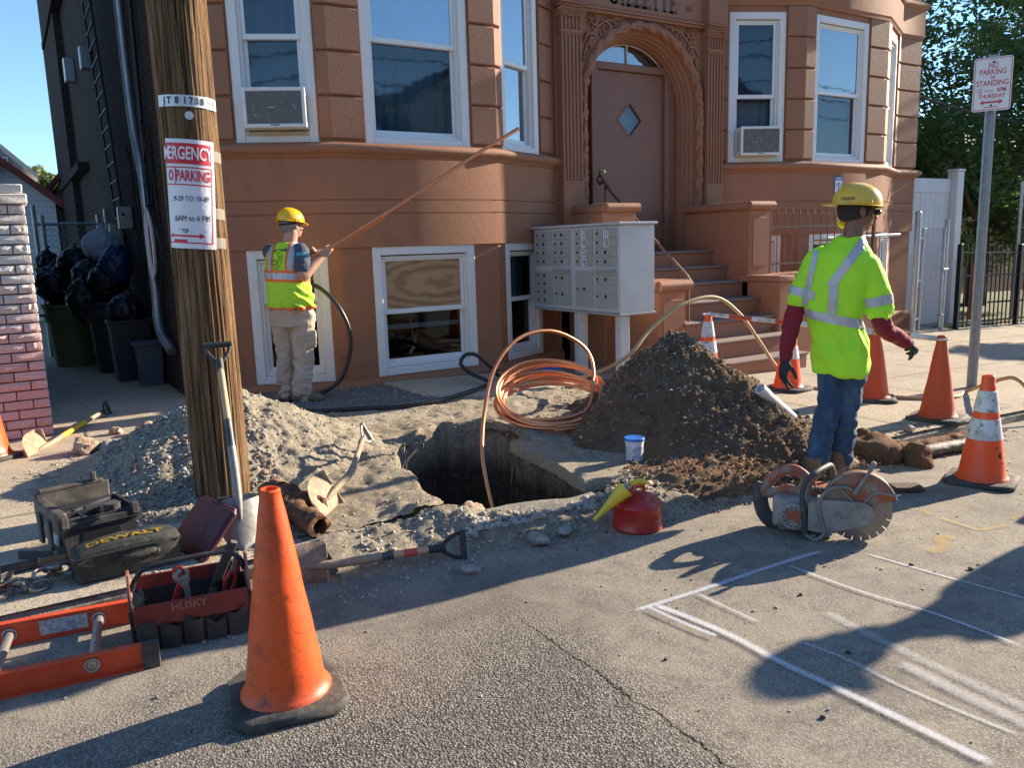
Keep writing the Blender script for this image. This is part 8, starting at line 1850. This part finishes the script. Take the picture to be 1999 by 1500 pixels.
def bag(label, x, y, z, r, mat, seed, knot=True):
    t = thing('rubbish_bag', label, 'rubbish bag', (x, y, z), group='rubbish bags piled in the alley'); mb = MB(); mb.sphere((0, 0, r[2]), r, 24)
    if knot: mb.tube([(0, 0, r[2]*1.9), (.02, 0, r[2]*2.1), (.05, -.02, r[2]*2.25)], [r[0]*.2, r[0]*.1, r[0]*.16], 10)
    mb = remesh(mb, .018, 2); displace(mb, lambda p, n_: .05*r[0]*4*fbm((p.x+seed, p.y, p.z), 5, 3)*.5-.03*abs(fbm((p.x+seed, p.y, p.z), 11, 3))); mb.build('bag_body', mat, t, smooth=50); return t
BB = MAT('black_bin_liner', (.008, .009, .012), .4, spec=.4); BLB = MAT('dark_blue_bag', (.012, .028, .085), .4); WB = MAT('pale_sack', (.46, .52, .60), .6, layers=((9, .45, .7, (.36, .42, .50)),))
bag('pale tied sack on top of the heap of rubbish bags', 1.02, 11.1, 1.36, (.22, .2, .21), WB, 1)
for i, (x, y, z, r, l) in enumerate([(.52, 11.5, .88, (.27, .25, .25), 'black bag lying on the yellow green bin'), (.74, 11.4, 1.10, (.22, .22, .24), 'black bag left of the pale sack'), (.46, 11.9, 1.20, (.16, .2, .18), 'black bag at the left gate post'), (.86, 11.0, .95, (.22, .2, .24), 'black bag under the pale sack'), (1.0, 10.4, .90, (.22, .2, .25), 'black bag on the black bin'), (1.06, 9.55, .66, (.19, .18, .2), 'black bag stuffed in the bin behind the slate blue one'), (.74, 10.6, .70, (.2, .2, .26), 'black bag wedged right of the yellow green bin')]): bag(l, x, y, z, r, BB, 3+i)
bag('dark blue bag bulging below the pale sack', 1.08, 10.3, 1.08, (.17, .17, .26), BLB, 11, False); bag('small white carrier bag hanging beside the green bin rim', 1.03, 10.9, .80, (.075, .06, .10), WB, 13)
# far houses behind the alley
def far_house(name, label, x0, x1, y0, y1, z1, ridge, mat, roofm, gable='y'):
    t = thing(name, label, 'house', ((x0+x1)/2, y0, 0)); mb = MB(); mb.box(x0, x1, y0, y1, -.5, z1)
    xm = (x0+x1)/2
    mb.add([(x0, y0, z1), (x1, y0, z1), (xm, y0, ridge), (x0, y1, z1), (x1, y1, z1), (xm, y1, ridge)], [(0, 1, 2), (4, 3, 5)]); mb.build('wall', mat, t, world=True, smooth=0)
    mb = MB()
    for a, b_ in (((x0-.35, z1-.22), (xm, ridge+.08)), ((xm, ridge+.08), (x1+.35, z1-.22))): mb.add([(a[0], y0-.4, a[1]), (b_[0], y0-.4, b_[1]), (b_[0], y1+.3, b_[1]), (a[0], y1+.3, a[1]), (a[0], y0-.4, a[1]-.14), (b_[0], y0-.4, b_[1]-.14), (b_[0], y1+.3, b_[1]-.14), (a[0], y1+.3, a[1]-.14)], [(0, 1, 2, 3), (7, 6, 5, 4), (0, 4, 5, 1), (1, 5, 6, 2), (2, 6, 7, 3), (3, 7, 4, 0)])
    mb.build('roof', roofm, t, world=True, smooth=0); return t
def siding(c, pitch=.12):
    def fn(nt, co, cur, b):
        sp = nt.nodes.new('ShaderNodeSeparateXYZ'); nt.links.new(co, sp.inputs[0]); f = _math(nt, 'FRACT', _math(nt, 'DIVIDE', sp.outputs[2], pitch)); return _mix(nt, _ramp(nt, f, .0, .14, 1, 0), cur, tuple(x*.45 for x in c))
    return fn
GRS = MAT('grey_siding', (.30, .32, .34), .7, space='world', fn=siding((.30, .32, .34))); YLS = MAT('tan_yellow_siding', (.50, .45, .28), .7, space='world', fn=siding((.50, .45, .28), .14)); WHS = MAT('white_siding', (.66, .68, .72), .7, space='world', fn=siding((.66, .68, .72)))
REDRF = MAT('dark_red_roof_edge', (.22, .045, .035), .7); WHRF = MAT('white_roof_edge', (.62, .60, .55), .6)
h1 = far_house('grey_house', 'grey sided house with white roof edge, far left behind the wall', -2.4, .72, 27, 36, 4.0, 5.6, GRS, WHRF)
mb = MB(); mb.box(.16, .42, 26.94, 27.0, 3.78, 4.25, .01); wn = mb.build('window', WHITE, h1, world=True); mb = MB(); mb.box(.20, .38, 26.93, 26.939, 3.82, 4.21); o = mb.build('pane', MAT('far_pane', (.10, .17, .26), .15), wn); L_ = h1.location; o.data.transform(Matrix.Translation(-Vector(L_)))
h2 = far_house('white_house', 'low white gabled outbuilding with dark red roof edge behind the alley gate', -.9, 1.06, 20, 23, 2.66, 3.5, WHS, REDRF)
h3 = far_house('yellow_house', 'tan yellow sided house with white downpipe and red gable edge beside the alley', 1.12, 4.6, 20.6, 26, 2.95, 5.2, YLS, REDRF)
mb = MB(); mb.tube([(1.02, 20.4, 2.85), (1.05, 20.5, 2.75), (1.16, 20.53, 2.65), (1.18, 20.53, .2)], .045, 8); mb.build('downpipe', WHITE, h3, world=True)
tree('distant green tree between the grey and yellow houses', 2.0, 42, 0, 2.5, .25, clumps(-.3, 0, 4.2, 1.2, 1.2, 1.2, 24, .5, 21), 4200, .13, LEAF2)
mb = MB(); mb.tube(spline([(-3, 20, 9.0), (.5, 14, 6.4), (1.25, 12.8, 6.0)], 8), .02, 6); tag(mb.build('overhead_cable', SOLE, None), 'black overhead wire meeting the brick side wall at the upper left', 'cable')
mb = MB(); mb.box(-1.4, -.1, 11.0, 11.06, 1.0, 1.04); tag(mb.build('fence_wire', SOLE, None), 'thin dark wire strung behind the rough brick wall', 'wire') if False else None
# ================================================= ACROSS THE STREET (seen only in the window panes)
for i, (x0, x1, y1, z1, rg, c, l) in enumerate([(-26, -15, -15, 6.2, 9.0, (.50, .47, .40), 'cream sided house across the street, farthest left behind the viewer'), (-12, -3, -15.5, 6.0, 8.8, (.32, .36, .40), 'blue grey sided house across the street, left behind the viewer'), (0, 9, -15, 6.4, 9.2, (.40, .22, .16), 'brick red house across the street directly behind the viewer'), (12, 22, -15.5, 6.0, 8.9, (.55, .53, .48), 'white sided house across the street, right behind the viewer')]):
    m_ = MAT('far_siding', c, .8, space='world', fn=siding(c, .18)); h_ = far_house('house', l, x0, x1, y1-9, y1, z1, rg, m_, MAT('dark_shingle', (.07, .065, .06), .9))
    for xx in (.2, .5, .8):
        for zz in (1.2, 4.0): q = MB(); xc = x0+(x1-x0)*xx; q.box(xc-.5, xc+.5, y1-.02, y1+.06, zz, zz+1.6, .01); q.build('window', WHITE, h_, world=True)
for x, y, l, sd in ((-8, -12, 'leafy tree across the street, left behind the viewer', 41), (10.5, -11.5, 'leafy tree across the street, right behind the viewer', 43)):
    tree(l, x, y, 0, 2.8, .2, clumps(0, 0, 4.6, 1.9, 1.9, 1.9, 34, .6, sd), 5000, .18, LEAF)
for k, (z, y) in enumerate(((7.6, -9), (8.1, -9), (6.9, -9.2))):
    q = MB(); q.tube([(-40+4*i, y, z-.5*sin(pi*((i*4) % 32)/32)) for i in range(24)], .025, 5); tag(q.build('overhead_cable', SOLE, None), ('lowest', 'middle', 'highest')[(1, 2, 0)[k]]+' overhead cable strung across the street behind the viewer', 'cable')
